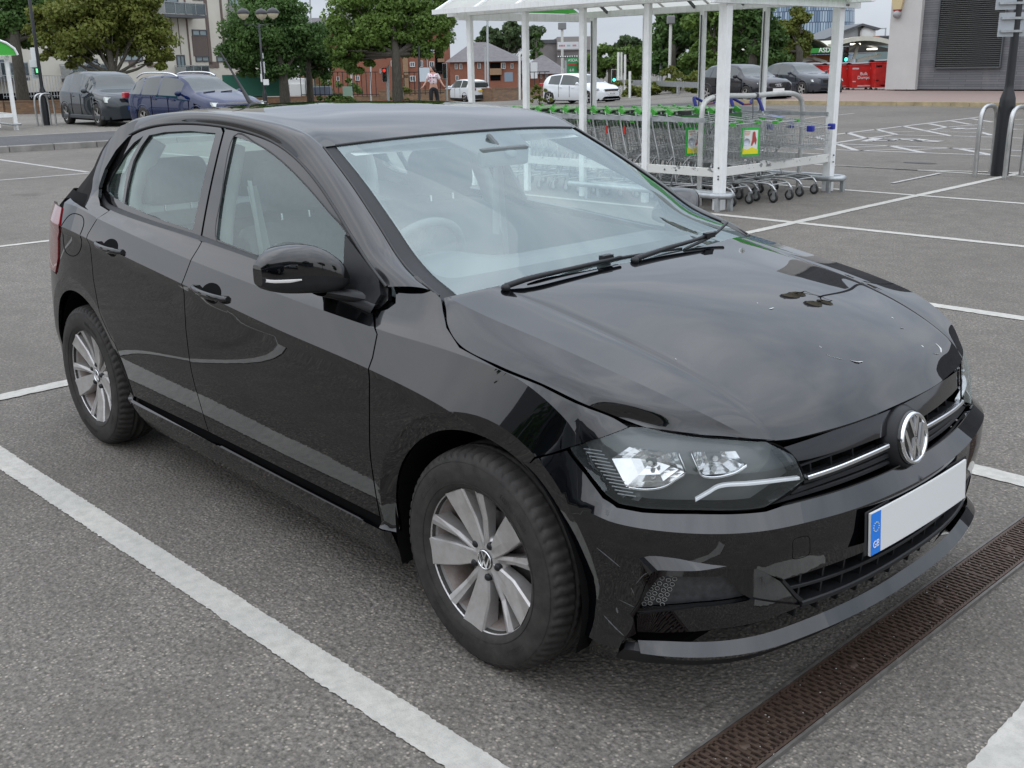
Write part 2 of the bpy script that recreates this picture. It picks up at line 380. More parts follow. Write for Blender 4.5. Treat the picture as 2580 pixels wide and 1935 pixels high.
def inside(pt, poly):
    x, y = pt; c = False; n = len(poly)
    for i in range(n):
        x1, y1 = poly[i]; x2, y2 = poly[i-1]
        if (y1 > y) != (y2 > y) and x < (x2-x1)*(y-y1)/(y2-y1)+x1: c = not c
    return c
def resamp(poly, step=.018, closed=True):
    P = [np.array(q, float) for q in poly]; out = []
    for i in range(len(P) if closed else len(P)-1):
        a, b = P[i], P[(i+1) % len(P)]; n = max(1, int(round(np.linalg.norm(b-a)/step)))
        out += [a+(b-a)*k/n for k in range(n)]
    if not closed: out.append(P[-1])
    return out
def trimmed(poly, holes=(), creases=(), step=.03, bstep=.016):
    """2D triangulation of poly minus holes -> verts2d, tris, boundary loops"""
    loops = [resamp(poly, bstep)]+[resamp(h, bstep) for h in holes]; vs = []; ed = []
    for lp in loops:
        b = len(vs); vs += [Vector(q) for q in lp]; ed += [(b+i, b+(i+1) % len(lp)) for i in range(len(lp))]
    CP_ = []
    for c in creases:
        c = resamp(c, .02, False); CP_.append(np.array(c)); b = len(vs); vs += [Vector(q) for q in c]; ed += [(b+i, b+i+1) for i in range(len(c)-1)]
    A = np.array([q for lp in loops for q in lp]); lo = A.min(0); hi = A.max(0); ny = 0; A = np.vstack([A]+CP_)
    for yy in np.arange(lo[1]+step*.5, hi[1], step*.8):
        ny += 1
        for xx in np.arange(lo[0]+step*(.5 if ny % 2 else 1.0), hi[0], step):
            if np.min(np.abs(A-[xx, yy]).max(1)) > step*.4 and inside((xx, yy), loops[0]) and not any(inside((xx, yy), h) for h in loops[1:]): vs.append(Vector((xx, yy)))
    v2, e2, f2, _, _, _ = delaunay_2d_cdt(vs, ed, [], 0, 1e-5)
    v2 = np.array([tuple(v) for v in v2]); tr = []
    for f in f2:
        c = v2[list(f)].mean(0)
        if inside(c, loops[0]) and not any(inside(c, h) for h in loops[1:]):
            a, b, d = v2[f[0]], v2[f[1]], v2[f[2]]
            if abs((b[0]-a[0])*(d[1]-a[1])-(b[1]-a[1])*(d[0]-a[0])) > 1e-9: tr.append(tuple(f))
    return v2, tr
def surf_panel(name, poly, fn, nfn, m, parent, holes=(), creases=(), flange=.014, step=.03, bstep=.016, flip=False):
    """trimmed panel on a surface: fn(a,b)->xyz, nfn->normals; edges turned inward; exact per-corner normals"""
    v2, tr = trimmed(poly, holes, creases, step, bstep)
    P = fn(v2[:, 0], v2[:, 1]); V = [tuple(q) for q in P]; F = []; NL = []
    T = np.array(tr); cen = v2[T].mean(1)
    q = (v2[T]*.72+cen[:, None]*.28).reshape(-1, 2); NN = nfn(q[:, 0], q[:, 1]).reshape(len(T), 3, 3); N0 = nfn(v2[:, 0], v2[:, 1])[T]
    near = np.zeros(len(v2), bool)
    for c in creases:
        c = np.array(resamp(c, .004, False))
        for k0 in range(0, len(v2), 400): near[k0:k0+400] |= (np.abs(v2[k0:k0+400, None]-c[None]).max(2) < .0035).any(1)
    NN = np.where(near[T][:, :, None], NN, N0)
    fnrm = np.cross(P[T[:, 1]]-P[T[:, 0]], P[T[:, 2]]-P[T[:, 0]]); ref = NN.mean(1)
    cnt = {}
    for i, f in enumerate(tr):
        o = [0, 1, 2] if fnrm[i] @ ref[i] > 0 else [0, 2, 1]
        f = tuple(f[k] for k in o); F.append(f); NL += [tuple(NN[i][k]) for k in o]
        for a in range(3):
            e = (f[a], f[(a+1) % 3]); cnt[frozenset(e)] = cnt.get(frozenset(e), []) + [e]
    if flange:
        nv = nfn(v2[:, 0], v2[:, 1]); new = {}
        for k, es in cnt.items():
            if len(es) == 1:
                a, b = es[0]; idx = []
                for j in (b, a):
                    if j not in new: new[j] = len(V); V.append(tuple(P[j]-nv[j]*flange))
                    idx.append(new[j])
                F.append((b, a, idx[1], idx[0]))
                d = np.cross(P[a]-P[b], -nv[a]); d /= np.linalg.norm(d)+1e-9
                NL += [tuple(d)]*4
    me = bpy.data.meshes.new(name); me.from_pydata(V, [], F); me.polygons.foreach_set('use_smooth', [True]*len(F)); me.update()
    if len(NL) == len(me.loops): me.normals_split_custom_set(NL)
    return ob(name, me, m, parent)
def wpanel(name, poly, m, parent, side=-1, d=0, **k):
    return surf_panel(name, poly, lambda a, b: W3(a, b, d, side), lambda a, b: WN(a, b, side), m, parent, **k)
def loft(name, curves, m, parent, nu=60, nv=5, breaks=(), mirror=False, lin_ends=False, world=True, flange=0, build=True):
    """curves: list of (k,3) arrays along u; smooth across except at break indices"""
    C = [np.asarray(c, float) for c in curves]; C = [c if len(c) == nu else spline(c, nu) for c in C]
    br = [0]+list(breaks)+[len(C)-1]; mb = MB()
    for a, b in zip(br[:-1], br[1:]):
        seg = C[a:b+1]; n = (b-a)*nv+1
        if len(seg) == 2: G = np.stack([seg[0]+(seg[1]-seg[0])*t for t in np.linspace(0, 1, n)], 1)
        else:
            S = np.stack(seg, 1); G = np.zeros((nu, n, 3)); kk = b-a
            for j, t in enumerate(np.linspace(0, kk, n)):
                i = min(int(t), kk-1); w = t-i; p1, p2 = S[:, i], S[:, i+1]
                p0 = S[:, i-1] if i > 0 else 2*p1-p2; p3 = S[:, i+2] if i+2 <= kk else 2*p2-p1
                if i == 0 and kk > 1: p0 = p1-(p2-p1)*1.0+((S[:, 2]-p2)-(p2-p1))*-.5
                if i+2 > kk and kk > 1: p3 = p2+(p2-p1)-((p2-p1)-(p1-S[:, i-1]))*-.5
                G[:, j] = .5*((2*p1)+(-p0+p2)*w+(2*p0-5*p1+4*p2-p3)*w*w+(-p0+3*p1-3*p2+p3)*w**3)
        mb.grid(G)
        if mirror: H = G.copy(); H[:, :, 1] *= -1; mb.grid(H, flip=True)
    return mb.build(name, m, parent) if build else mb
CAR = empty('parked_car', (0, 0, 0), 0, 'black five door hatchback with silver alloy wheels parked in the near bay', 'car')
def sgn(P, s): P = np.array(P, float); P[:, 1] *= s; return P
# ---- key 3D curves, right side given with |y|
HOOD_E = [(-.249,.722,.971),(-.222,.738,.946),(-.18,.755,.912),(-.10,.773,.876),(.06,.783,.850),(.20,.786,.832),(.33,.780,.806),(.41,.762,.782),(.465,.741,.760)]
HOOD_C = [(-.245,.714,.972),(-.08,.716,.944),(.105,.708,.914),(.265,.698,.884),(.425,.675,.845),(.565,.617,.788),(.648,.543,.728)]
HOOD_F = [(.465,.741,.762),(.539,.69,.748),(.621,.60,.734),(.655,.53,.721),(.672,.46,.713),(.688,.27,.710),(.70,0,.712)]
HOOD_P = [(-.20,.63,.990),(-.01,.572,.958),(.28,.53,.900),(.49,.497,.834),(.62,.477,.768),(.671,.466,.718)]
HOOD_R = [(-.249,.722,.971),(-.20,.55,.987),(-.155,.30,.992),(-.14,0,.994)]
HOOD_0 = [(-.14,0,.994),(.05,0,.975),(.30,0,.923),(.50,0,.853),(.63,0,.780),(.70,0,.716)]
WS_TOP = [(-.996,.584,1.334),(-.94,.35,1.349),(-.915,0,1.356)]
PIL_E = [(-.996,.584,1.334),(-.80,.622,1.234),(-.62,.660,1.130),(-.48,.690,1.045),(-.37,.716,1.006),(-.30,.722,.984),(-.249,.722,.964)]
def fixE(P):                                       # snap hood edge to the fender surface
    out = []
    for x, y, z in P:
        u = x2u(x); q = W3(u, z)[0]; out.append((q[0], abs(q[1]), z))
    return out
EU = [(x2u(x), z) for x, y, z in HOOD_E]           # shut line in (u,z)
HLO = [(.312,.701),(.459,.762),(.504,.765),(.602,.754),(.738,.741),(.858,.725),(.936,.682),(.964,.619),(.835,.578),(.652,.586),(.515,.584),(.452,.587),(.417,.603),(.366,.653)]
_e = fixE(HOOD_E[2:-1]); HOOD_E2 = [HOOD_E[0], HOOD_E[1]]+_e+[tuple(np.abs(W3(.500, .766)[0]))]
_f = np.abs(W3([.500,.602,.738,.850,.905,1.10,1.25,UMAX],[.766,.761,.748,.733,.722,.716,.715,.716])); _f[-1, 1] = 0
HOOD_F2 = [tuple(q) for q in _f]
for side in (-1, 1):
    # --- front wing
    gap = .0028
    wing = [(-.437+gap,.272),(-.437+gap,.30),(-.431+gap,.5),(-.417+gap,.7),(-.408+gap,.80),(-.418+gap,.86),(-.470+gap,.908),(-.427,.922),(-.406,.940),(-.420,.962),(-.455,.990),(-.37,1.016),(-.30,.989),(-.252,.968)]
    wing += [(u-.002, z-.005) for u, z in EU[1:-1]]+[(.455,.762),(.312,.704),(.262,.680),(.214,.661)]
    a0 = math.atan2(.661-.305, .214); rr = ARCH['f'][2]
    # run round the opening from the bumper seam to the rear foot
    aS = math.acos(min(1, .19/rr)); 
    arc = [(rr*math.cos(a), .305+rr*math.sin(a)) for a in np.linspace(math.radians(64), math.radians(184), 26)]
    wing += [(.196,.640)]+arc+[(-.372,.272)]
    def circ(k, r, a, b, n=40): return [(ARCH[k][0]+r*math.cos(t), .305+r*math.sin(t)) for t in np.linspace(math.radians(a), math.radians(b), n)]
    fcre = [circ('f', .42, -6, 186)]+[[(u, float(fz(k, u)[0])) for u in np.arange(-.44, .50, .02)] for k in (7, 8)]
    wpanel('front_wing', wing, M_BLACK, CAR, side, creases=fcre)
    # --- doors
    bz = lambda u: float(fz(9, u)[0])
    us = np.linspace(-.480, -1.500, 30)
    fd = [(-.437-gap,.305),(-1.478+gap,.318),(-1.500+gap,.5),(-1.514+gap,.70),(-1.508+gap,.80),(-1.494+gap,.88),(-1.490+gap,.94),(-1.492+gap, bz(-1.49)-.003)]+[(u, bz(u)) for u in us[::-1] if u > -1.475]+[(-.476-gap,.906),(-.418-gap,.86),(-.408-gap,.80),(-.417-gap,.7),(-.431-gap,.5)]
    cre = lambda a, b: [[(u, float(fz(k, u)[0])) for u in np.arange(a, b, .03)] for k in (7, 8)]
    door_f = wpanel('front_door', fd, M_BLACK, CAR, side, creases=cre(-1.6, -.38))
    ra = circ('r', .442, 1, 31, 12)
    rd = [(-1.478-gap,.318),(-2.10,.318)]+[(x+.0, z) for x, z in ra]+[(-2.205,.552),(-2.272,.63),(-2.300,.775),(-2.292,.90),(-2.30,.955),(-2.275,1.0),(-2.245,bz(-2.245))]
    rd += [(u, bz(u)) for u in np.linspace(-2.22, -1.52, 26)]+[(-1.492-gap, bz(-1.49)-.003),(-1.490-gap,.94),(-1.494-gap,.88),(-1.508-gap,.80),(-1.514-gap,.70),(-1.500-gap,.5)]
    rd[2:2+len(ra)] = [(x+.004, z) for x, z in ra]
    door_r = wpanel('rear_door', rd, M_BLACK, CAR, side, creases=cre(-2.32, -1.45))
    # --- rear quarter with D pillar and flare
    fu = [(-2.50,1.018),(-2.44,1.022),(-2.385,1.012),(-2.362,.985),(-2.39,.90),(-2.44,.862),(-2.52,.845),(-2.59,.862),(-2.585,.94),(-2.54,1.0)]
    q = [(-2.252,1.046),(-2.281,1.0),(-2.306,.955),(-2.298,.90),(-2.306,.775),(-2.278,.625),(-2.212,.545)]+[(x-.004, z) for x, z in ra[::-1]]+[(-2.105,.272),(-2.170,.272)]
    q += circ('r', .385, -4, 182, 40)+[(-2.945,.24),(-3.15,.24),(-3.24,.40),(-3.26,.56),(-3.20,.72),(-3.05,.735),(-2.757,.733),(-2.690,.812),(-2.652,.906),(-2.588,.960),(-2.580,.972),(-2.62,1.03),(-2.64,1.068),(-2.50,1.058),(-2.372,1.042),(-2.42,1.052),(-2.478,1.088),(-2.520,1.150),(-2.528,1.20),(-2.520,1.262),(-2.472,1.330),(-2.44,1.362),(-2.35,1.385),(-2.25,1.383),(-2.300,1.352),(-2.358,1.321),(-2.404,1.268),(-2.434,1.196),(-2.430,1.125),(-2.40,1.090),(-2.34,1.060)]
    qcre = [circ('r', .442, -6, 186)]+[[(u, float(fz(k, u)[0])) for u in np.arange(-3.3, -2.25, .03)] for k in (7, 8)]
    quarter = wpanel('rear_quarter', q, M_BLACK, CAR, side, creases=qcre)
    fl = MB().tube([tuple(W3(a, b, .0005, side)[0]) for a, b in spline(fu, 60, True)], .0022, 6, True); fl.build('fuel_flap_seam' if side < 0 else 'seam', M_DARK, quarter) if side < 0 else None
    # --- sill
    sill = [(-2.12,.300),(-.385,.268),(-.375,.155),(-1.2,.168),(-2.15,.186)]
    wpanel('side_sill', sill, M_BLACK, CAR, side, creases=[[(u, float(fz(k, u)[0])) for u in np.arange(-2.2, -.36, .04)] for k in (2, 3)])
    # --- tail lamp
    tl = [(-2.630,1.033),(-2.588,.966),(-2.598,.958),(-2.657,.903),(-2.695,.812),(-2.760,.742),(-3.05,.742),(-3.15,.80),(-3.15,.98),(-2.95,1.03),(-2.75,1.036)]
    t = NT('tail_lamp_red') if 'tail_lamp_red' not in MATS else None
    if t: t.set(base=(.20, .006, .010), rough=.15, coat=1.)
    wpanel('tail_lamp', tl, MATS['tail_lamp_red'], CAR, side, d=-.006)
# --- dark underlay behind all the gaps
mb = MB()
for side in (-1, 1):
    us = np.linspace(UMIN, .12, 120); G = []
    for u in us:
        top = float(fz(9, u)[0])-.01; zz = np.linspace(.2, top, 14); G.append(W3(np.full(14, u), zz, .022, side))
    G = np.array(G)
    keep = MB(); a, b = G.shape[:2]
    for i in range(a-1):
        for j in range(b-1):
            c = (us[i], G[i, j, 2])
            if any(math.hypot(c[0]-A[0], c[1]-A[1]) < A[2]+.045 for A in ARCH.values()): continue
            mb.add([G[i, j], G[i+1, j], G[i+1, j+1], G[i, j+1]], [(0, 1, 2, 3)])
    # inner arches
    for k, (cx, cz, ri, ro) in ARCH.items():
        yo, yi = side*(.835 if k == 'f' else .80), side*.58; R = ri+.004; n = 30
        A = [(cx+R*math.cos(t), cz+R*math.sin(t)) for t in np.linspace(math.radians(-20 if k == 'f' else 0), math.radians(200 if k == 'f' else 180), n)]
        mb.add([(x, yo, z) for x, z in A]+[(x, yi, z) for x, z in A], [(i, i+1, n+i+1, n+i) for i in range(n-1)])
        mb.add([(x, yi, z) for x, z in A], [tuple(range(n))])
mb.box((-1.25, 0, .22), (3.6, 1.45, .02))
mb.build('inner_shell', M_DARK, CAR, fix=False)
# --- bonnet
def H_curves():
    E = spline(HOOD_E2, 60); C_ = spline(HOOD_C, 60); P = spline(HOOD_P, 60); C0 = spline(HOOD_0, 60)
    fr = spline(HOOD_F2, 200); rr = spline([(-.249,.722,.971),(-.20,.55,.987),(-.155,.30,.992),(-.14,0,.994)], 60)
    def snap(c, y):                                # make a curve end on the front edge
        j = np.argmin(abs(fr[:, 1]-y)+(fr[:, 0] < .5)*9); d = fr[j]-c[-1]; t = np.linspace(0, 1, len(c))[:, None]; return c+d*t**2
    C_ = snap(C_, .545); P = snap(P, .478); C0 = snap(C0, 0)
    C_[0] = rr[2]; P = P+(rr[14]-P[0])*np.linspace(1, 0, 60)[:, None]**3
    EC = E*.45+C_*.55; _t = np.linspace(0, 1, 60); EC[:, 2] += .003*np.sin(_t*math.pi); EC = snap(EC, .655); EC[0] = rr[1]
    t = np.linspace(0, 1, 60)
    CP = C_*.38+P*.62; CP[:, 2] += .002-.004*t; V = C_*.12+P*.88; V[:, 2] -= .0045*np.clip(t*2.2, 0, 1); CP = snap(CP, .50); V = snap(V, .488); CP[0] = rr[8]; V[0] = rr[12]
    m1 = P*.86+C0*.14; m1[:, 2] += .004; m2 = P*.45+C0*.55; m2[:, 2] += .004+.006*np.sin(t*math.pi); m1 = snap(m1, .41); m2 = snap(m2, .215)
    for c, j in ((m1, 20), (m2, 38)): c[:] += (rr[j]-c[0])*np.linspace(1, 0, 60)[:, None]**3
    L_ = [sgn(c, -1) for c in (E, EC, C_, CP, V, P, m1, m2)]; R_ = [sgn(c, 1) for c in (m2, m1, P, V, CP, C_, EC, E)]
    return L_+[C0]+R_
HC = H_curves()
bonnet = loft('bonnet', HC, M_BLACK, CAR, 60, 6, breaks=(2, 14))
# bonnet edge turned down
mb = MB()
for e, s in ((HC[0], -1), (HC[-1], 1)):
    mb.grid(np.stack([e, e+np.array([0, -s*.010, -.016])], 1))
fe = np.array([h[-1] for h in HC]); fe = spline(fe, 120); mb.grid(np.stack([fe, fe+np.array([-.012, 0, -.014])], 1))
re_ = np.array([h[0] for h in HC]); re_ = spline(re_, 90); mb.grid(np.stack([re_, re_+np.array([.01, 0, -.012])], 1))
mb.build('bonnet_edge', M_BLACK, bonnet)
# --- cowl, windscreen, roof
cowl = MB(); a = spline(sgn(HOOD_R, -1), 40); b = a*[1, -1, 1]; R0 = np.vstack([a, b[::-1][1:]])
cowl.grid(np.stack([R0+[.02, 0, -.022], R0+[-.10, 0, -.030], R0+[-.16, 0, -.05]], 1)); cowl.build('cowl_panel', M_PLAST, CAR)
PE = spline(PIL_E, 30); PE2 = np.vstack([PE, [(-.20, .725, .930)]]); PE2 = spline(PE2, 31)
WC = []                                            # windscreen rows, top to bottom
for k, e in enumerate(PE2):
    t = k/30; c = np.array([-.915+(.855)*t, 0, 1.356-(.420)*t]); c[2] += .030*math.sin(math.pi*t); c[0] += 0.0
    yy = np.linspace(-1, 1, 33); row = []
    for y in yy:
        w = abs(y)**2.3; row.append([c[0]*(1-w)+e[0]*w, e[1]*y, c[2]*(1-w)+e[2]*w])
    WC.append(row)
WC = np.array(WC)
MB().grid(WC[:, 1:-1]*1).build('windscreen', M_WS, CAR)
WSN = np.array([.6, 0, .8])
def frit(name, rng_, m):
    f = MB()
    for (i0, i1, j0, j1) in rng_:
        f.grid(WC[i0:i1+1, j0:j1+1]-WSN*.006)
    return f.build(name, m, CAR, fix=False)
M_FRIT = mat('windscreen_frit', (.010, .011, .013), .6)
# fine interpolation for frit borders
def wsp(s, t):                                     # s 0..1 top->bottom, t -1..1
    i = s*30; a = int(min(i, 29)); w = i-a; j = (t+1)*16; b = int(min(j, 31)); v = j-b
    return (WC[a, b]*(1-w)+WC[a+1, b]*w)*(1-v)+(WC[a, b+1]*(1-w)+WC[a+1, b+1]*w)*v-WSN*.005
def fritpoly(outer, inner, f):
    o = np.array([wsp(*q) for q in outer]); i = np.array([wsp(*q) for q in inner]); f.grid(np.stack([o, i], 1))
fb = MB()
def ring(n=20):
    pts = []; out = []; s0, s1 = .045, .82; t1 = lambda s: 1-.055
    for s in np.linspace(s0+.03, s1-.06, n): out.append(((s, -.995), (s, -.925)))
    for k in range(6): a = math.pi/2*k/5; out.append(((s1-.06+.18*k/5, -.995+.0*k), (s1-.06+.06*math.sin(a), -.925+.07*(1-math.cos(a)))))
    for t in np.linspace(-.83, .83, n*2): out.append(((.995, t*1.15 if abs(t) < .8 else math.copysign(.99, t)), (s1, t)))
    right = [((a[0], -a[1]), (b[0], -b[1])) for a, b in out[:n+6]][::-1]; out += right
    top = []
    for k in range(6): a = math.pi/2*k/5; top.append(((.0+(s0+.03)*(1-k/5), .995), (s0+.03*(1-math.sin(a)), .925-.06*(1-math.cos(a)))))
    for t in np.linspace(.84, -.84, n*2): top.append(((.004, t*1.12 if abs(t) < .8 else math.copysign(.99, t)), (s0+(.0 if abs(t) > .25 else .0), t)))
    top += [((a[0], -a[1]), (b[0], -b[1])) for a, b in top[:6]][::-1]
    return out+top
rg = ring(); fritpoly([a for a, b in rg]+[rg[0][0]], [b for a, b in rg]+[rg[0][1]], fb)
G = np.array([[wsp(s, t*(1-.28*(s-.03)/.14)) for t in np.linspace(-.30, .30, 13)] for s in np.linspace(.03, .17, 5)]); fb.grid(G)
fb.build('windscreen_border', M_FRIT, CAR, fix=False)
# sensor and mirror foot behind the screen
mb = MB().lathe([(0, 0), (.022, .002), (.024, .012), (0, .014)], 20); mb.xf(frame(wsp(.19, .02)-WSN*.01, (0, 1, 0), WSN)); mb.build('rain_sensor', M_INTP, CAR)
# roof edge and DLO curves (right side)
ROOF_E = [(-.996,.584,1.334),(-1.09,.580,1.372),(-1.22,.574,1.395),(-1.40,.566,1.410),(-1.62,.558,1.421),(-1.84,.550,1.425),(-2.04,.544,1.420),(-2.30,.540,1.401),(-2.48,.538,1.378),(-2.60,.538,1.345)]
DLO = [(-2.478,1.142),(-2.474,1.196),(-2.432,1.267),(-2.378,1.318),(-2.312,1.343),(-2.208,1.364),(-2.051,1.38),(-1.882,1.386),(-1.694,1.384),(-1.549,1.377),(-1.396,1.363),(-1.257,1.342),(-1.129,1.311),(-1.01,1.27),(-.891,1.218),(-.77,1.156),(-.65,1.089),(-.539,1.029),(-.442,.983)]
def Gy(x, z): z = np.asarray(z, float); return .79-.442*(z-.93)+.010*np.clip(1-((z-1.16)/.24)**2, 0, 1)
def G3(x, z, d=0, side=-1):
    x = np.asarray(x, float); z = np.asarray(z, float); y = Gy(x, z)-d; return np.stack([x, side*y, z-d*.4], 1)
def GN(x, z, side=-1):
    z = np.asarray(z, float); dy = -.442-.02*(z-1.16)/.24**2*((abs(z-1.16) < .24)); n = np.stack([np.zeros_like(z), np.full_like(z, side*1.), -dy], 1)
    n[:, 2] = -dy; n /= np.linalg.norm(n, axis=1)[:, None]; return n
for side in (-1, 1):
    D = spline([tuple(np.array([x, Gy(x, z), z])) for x, z in DLO[::-1]], 90)[:81]     # front -> rear
    E = np.vstack([spline(PIL_E, 34)[::-1][2:], spline(ROOF_E, 56)[1:]])
    # D upper half only up to rear top; match parameter so both run pillar foot -> rear
    Dd = spline([(x, Gy(x, z), z) for x, z in DLO[::-1] if x > -2.40], 90)
    Ee = spline(E, 90)
    # re-time E to follow D in x
    off = np.interp(np.linspace(0, 1, 90), [0, .15, .42, .6, 1], [.16, .12, .0, -.03, -.22])
    ex = Dd[:, 0]+off; ex[0] = Ee[0, 0]; ex = np.minimum.accumulate(ex)
    Eo = np.stack([ex, np.interp(-ex, -Ee[:, 0], Ee[:, 1]), np.interp(-ex, -Ee[:, 0], Ee[:, 2])], 1)
    mid = lambda w, o, h: Dd*(1-w)+Eo*w+np.array([0, o, h])
    fade = 1
    M1, M2, M3 = mid(.34, .012, .007), mid(.66, .016, .011), mid(.88, .009, .008)
    loft('roof_rail', [sgn(c, -side*-1) if False else sgn(c, side) for c in (Dd, M1, M2, M3, Eo)], M_BLACK, CAR, 90, 5)
    ro = Eo

er = spline(ROOF_E, 50); c0 = spline([(-.915,0,1.356),(-1.05,0,1.388),(-1.25,0,1.418),(-1.55,0,1.438),(-1.9,0,1.442),(-2.2,0,1.434),(-2.5,0,1.405),(-2.70,0,1.365)], 50)
def rmix(w, h): c = er*(1-w)+c0*w; c[:, 2] += h; c[:, 0] = er[:, 0]*(1-w**.7)+c0[:, 0]*w**.7 if False else c[:, 0]; return c
t = np.linspace(0, 1, 50)
r1 = er.copy(); r1[:, 1] *= .90; r1[:, 2] += .013*np.sin(np.clip(t*4, 0, 1)*math.pi/2); r1[:, 0] = er[:, 0]*.97+c0[:, 0]*.03
wt = np.array(WS_TOP)
def rc(f, k):
    c = np.stack([er[:, 0]*(1-k)+c0[:, 0]*k, er[:, 1]*f, er[:, 2]*(f**2)+c0[:, 2]*(1-f**2)], 1); c[:, 2] += .006*(1-f)*0; return c
r1 = rc(.88, .22); r1[:, 2] += .004*np.clip(t*5, 0, 1); r2_ = rc(.6, .64); r3 = rc(.3, .91)
top = WC[0]
for c, f in ((r1, .88), (r2_, .6), (r3, .3)):
    j = 16+f*16; a = int(j); p = top[a]*(1-(j-a))+top[min(a+1, 32)]*(j-a); c += (p-c[0])*np.linspace(1, 0, 50)[:, None]**2
LR = [sgn(c, -1) for c in (er, r1, r2_, r3)]+[c0]+[sgn(c, 1) for c in (r3, r2_, r1, er)]
roof = loft('roof', LR, M_BLACK, CAR, 50, 6)
# dark joint between roof and screen
jt = WC[0].copy(); MB().tube([tuple(q+np.array([.004, 0, .0])) for q in jt[1:-1]], .0045, 6).build('roof_seal', M_RUBBER, CAR)
for side in (-1, 1):
    s = [tuple(q+np.array([0, side*-.004*-1*0, .001])) for q in sgn(spline(PIL_E, 40), side)][0:]
    MB().tube(s[:-1], .0035, 6).build('pillar_seal', M_RUBBER, CAR)
# ================================================================== car: side glass, front end, wheels, trim
FG = [(-1.536,1.353),(-1.36,1.333),(-1.179,1.288),(-.998,1.226),(-.824,1.156),(-.695,1.099),(-.662,1.015),(-.685,.950),(-1.111,.988),(-1.449,1.014),(-1.492,1.152)]
RG = [(-2.188,1.334),(-2.062,1.350),(-1.868,1.360),(-1.666,1.358),(-1.646,1.23),(-1.622,1.027),(-1.962,1.046),(-2.221,1.072),(-2.243,1.148),(-2.252,1.234),(-2.226,1.290)]
QG = [(-2.236,1.330),(-2.300,1.303),(-2.355,1.256),(-2.410,1.180),(-2.430,1.130),(-2.415,1.108),(-2.350,1.090),(-2.244,1.076),(-2.272,1.160),(-2.284,1.230),(-2.262,1.285)]
DLOB = [(-.430,.950),(-.47,.918),(-1.104,.968),(-1.428,.990),(-1.569,.999),(-1.947,1.016),(-2.249,1.036),(-2.386,1.052),(-2.446,1.082),(-2.470,1.108)]
def gp(name, poly, m, parent, side, d=0, **k):
    return surf_panel(name, poly, lambda a, b: G3(a, b, d, side), lambda a, b: GN(a, b, side), m, parent, **k)
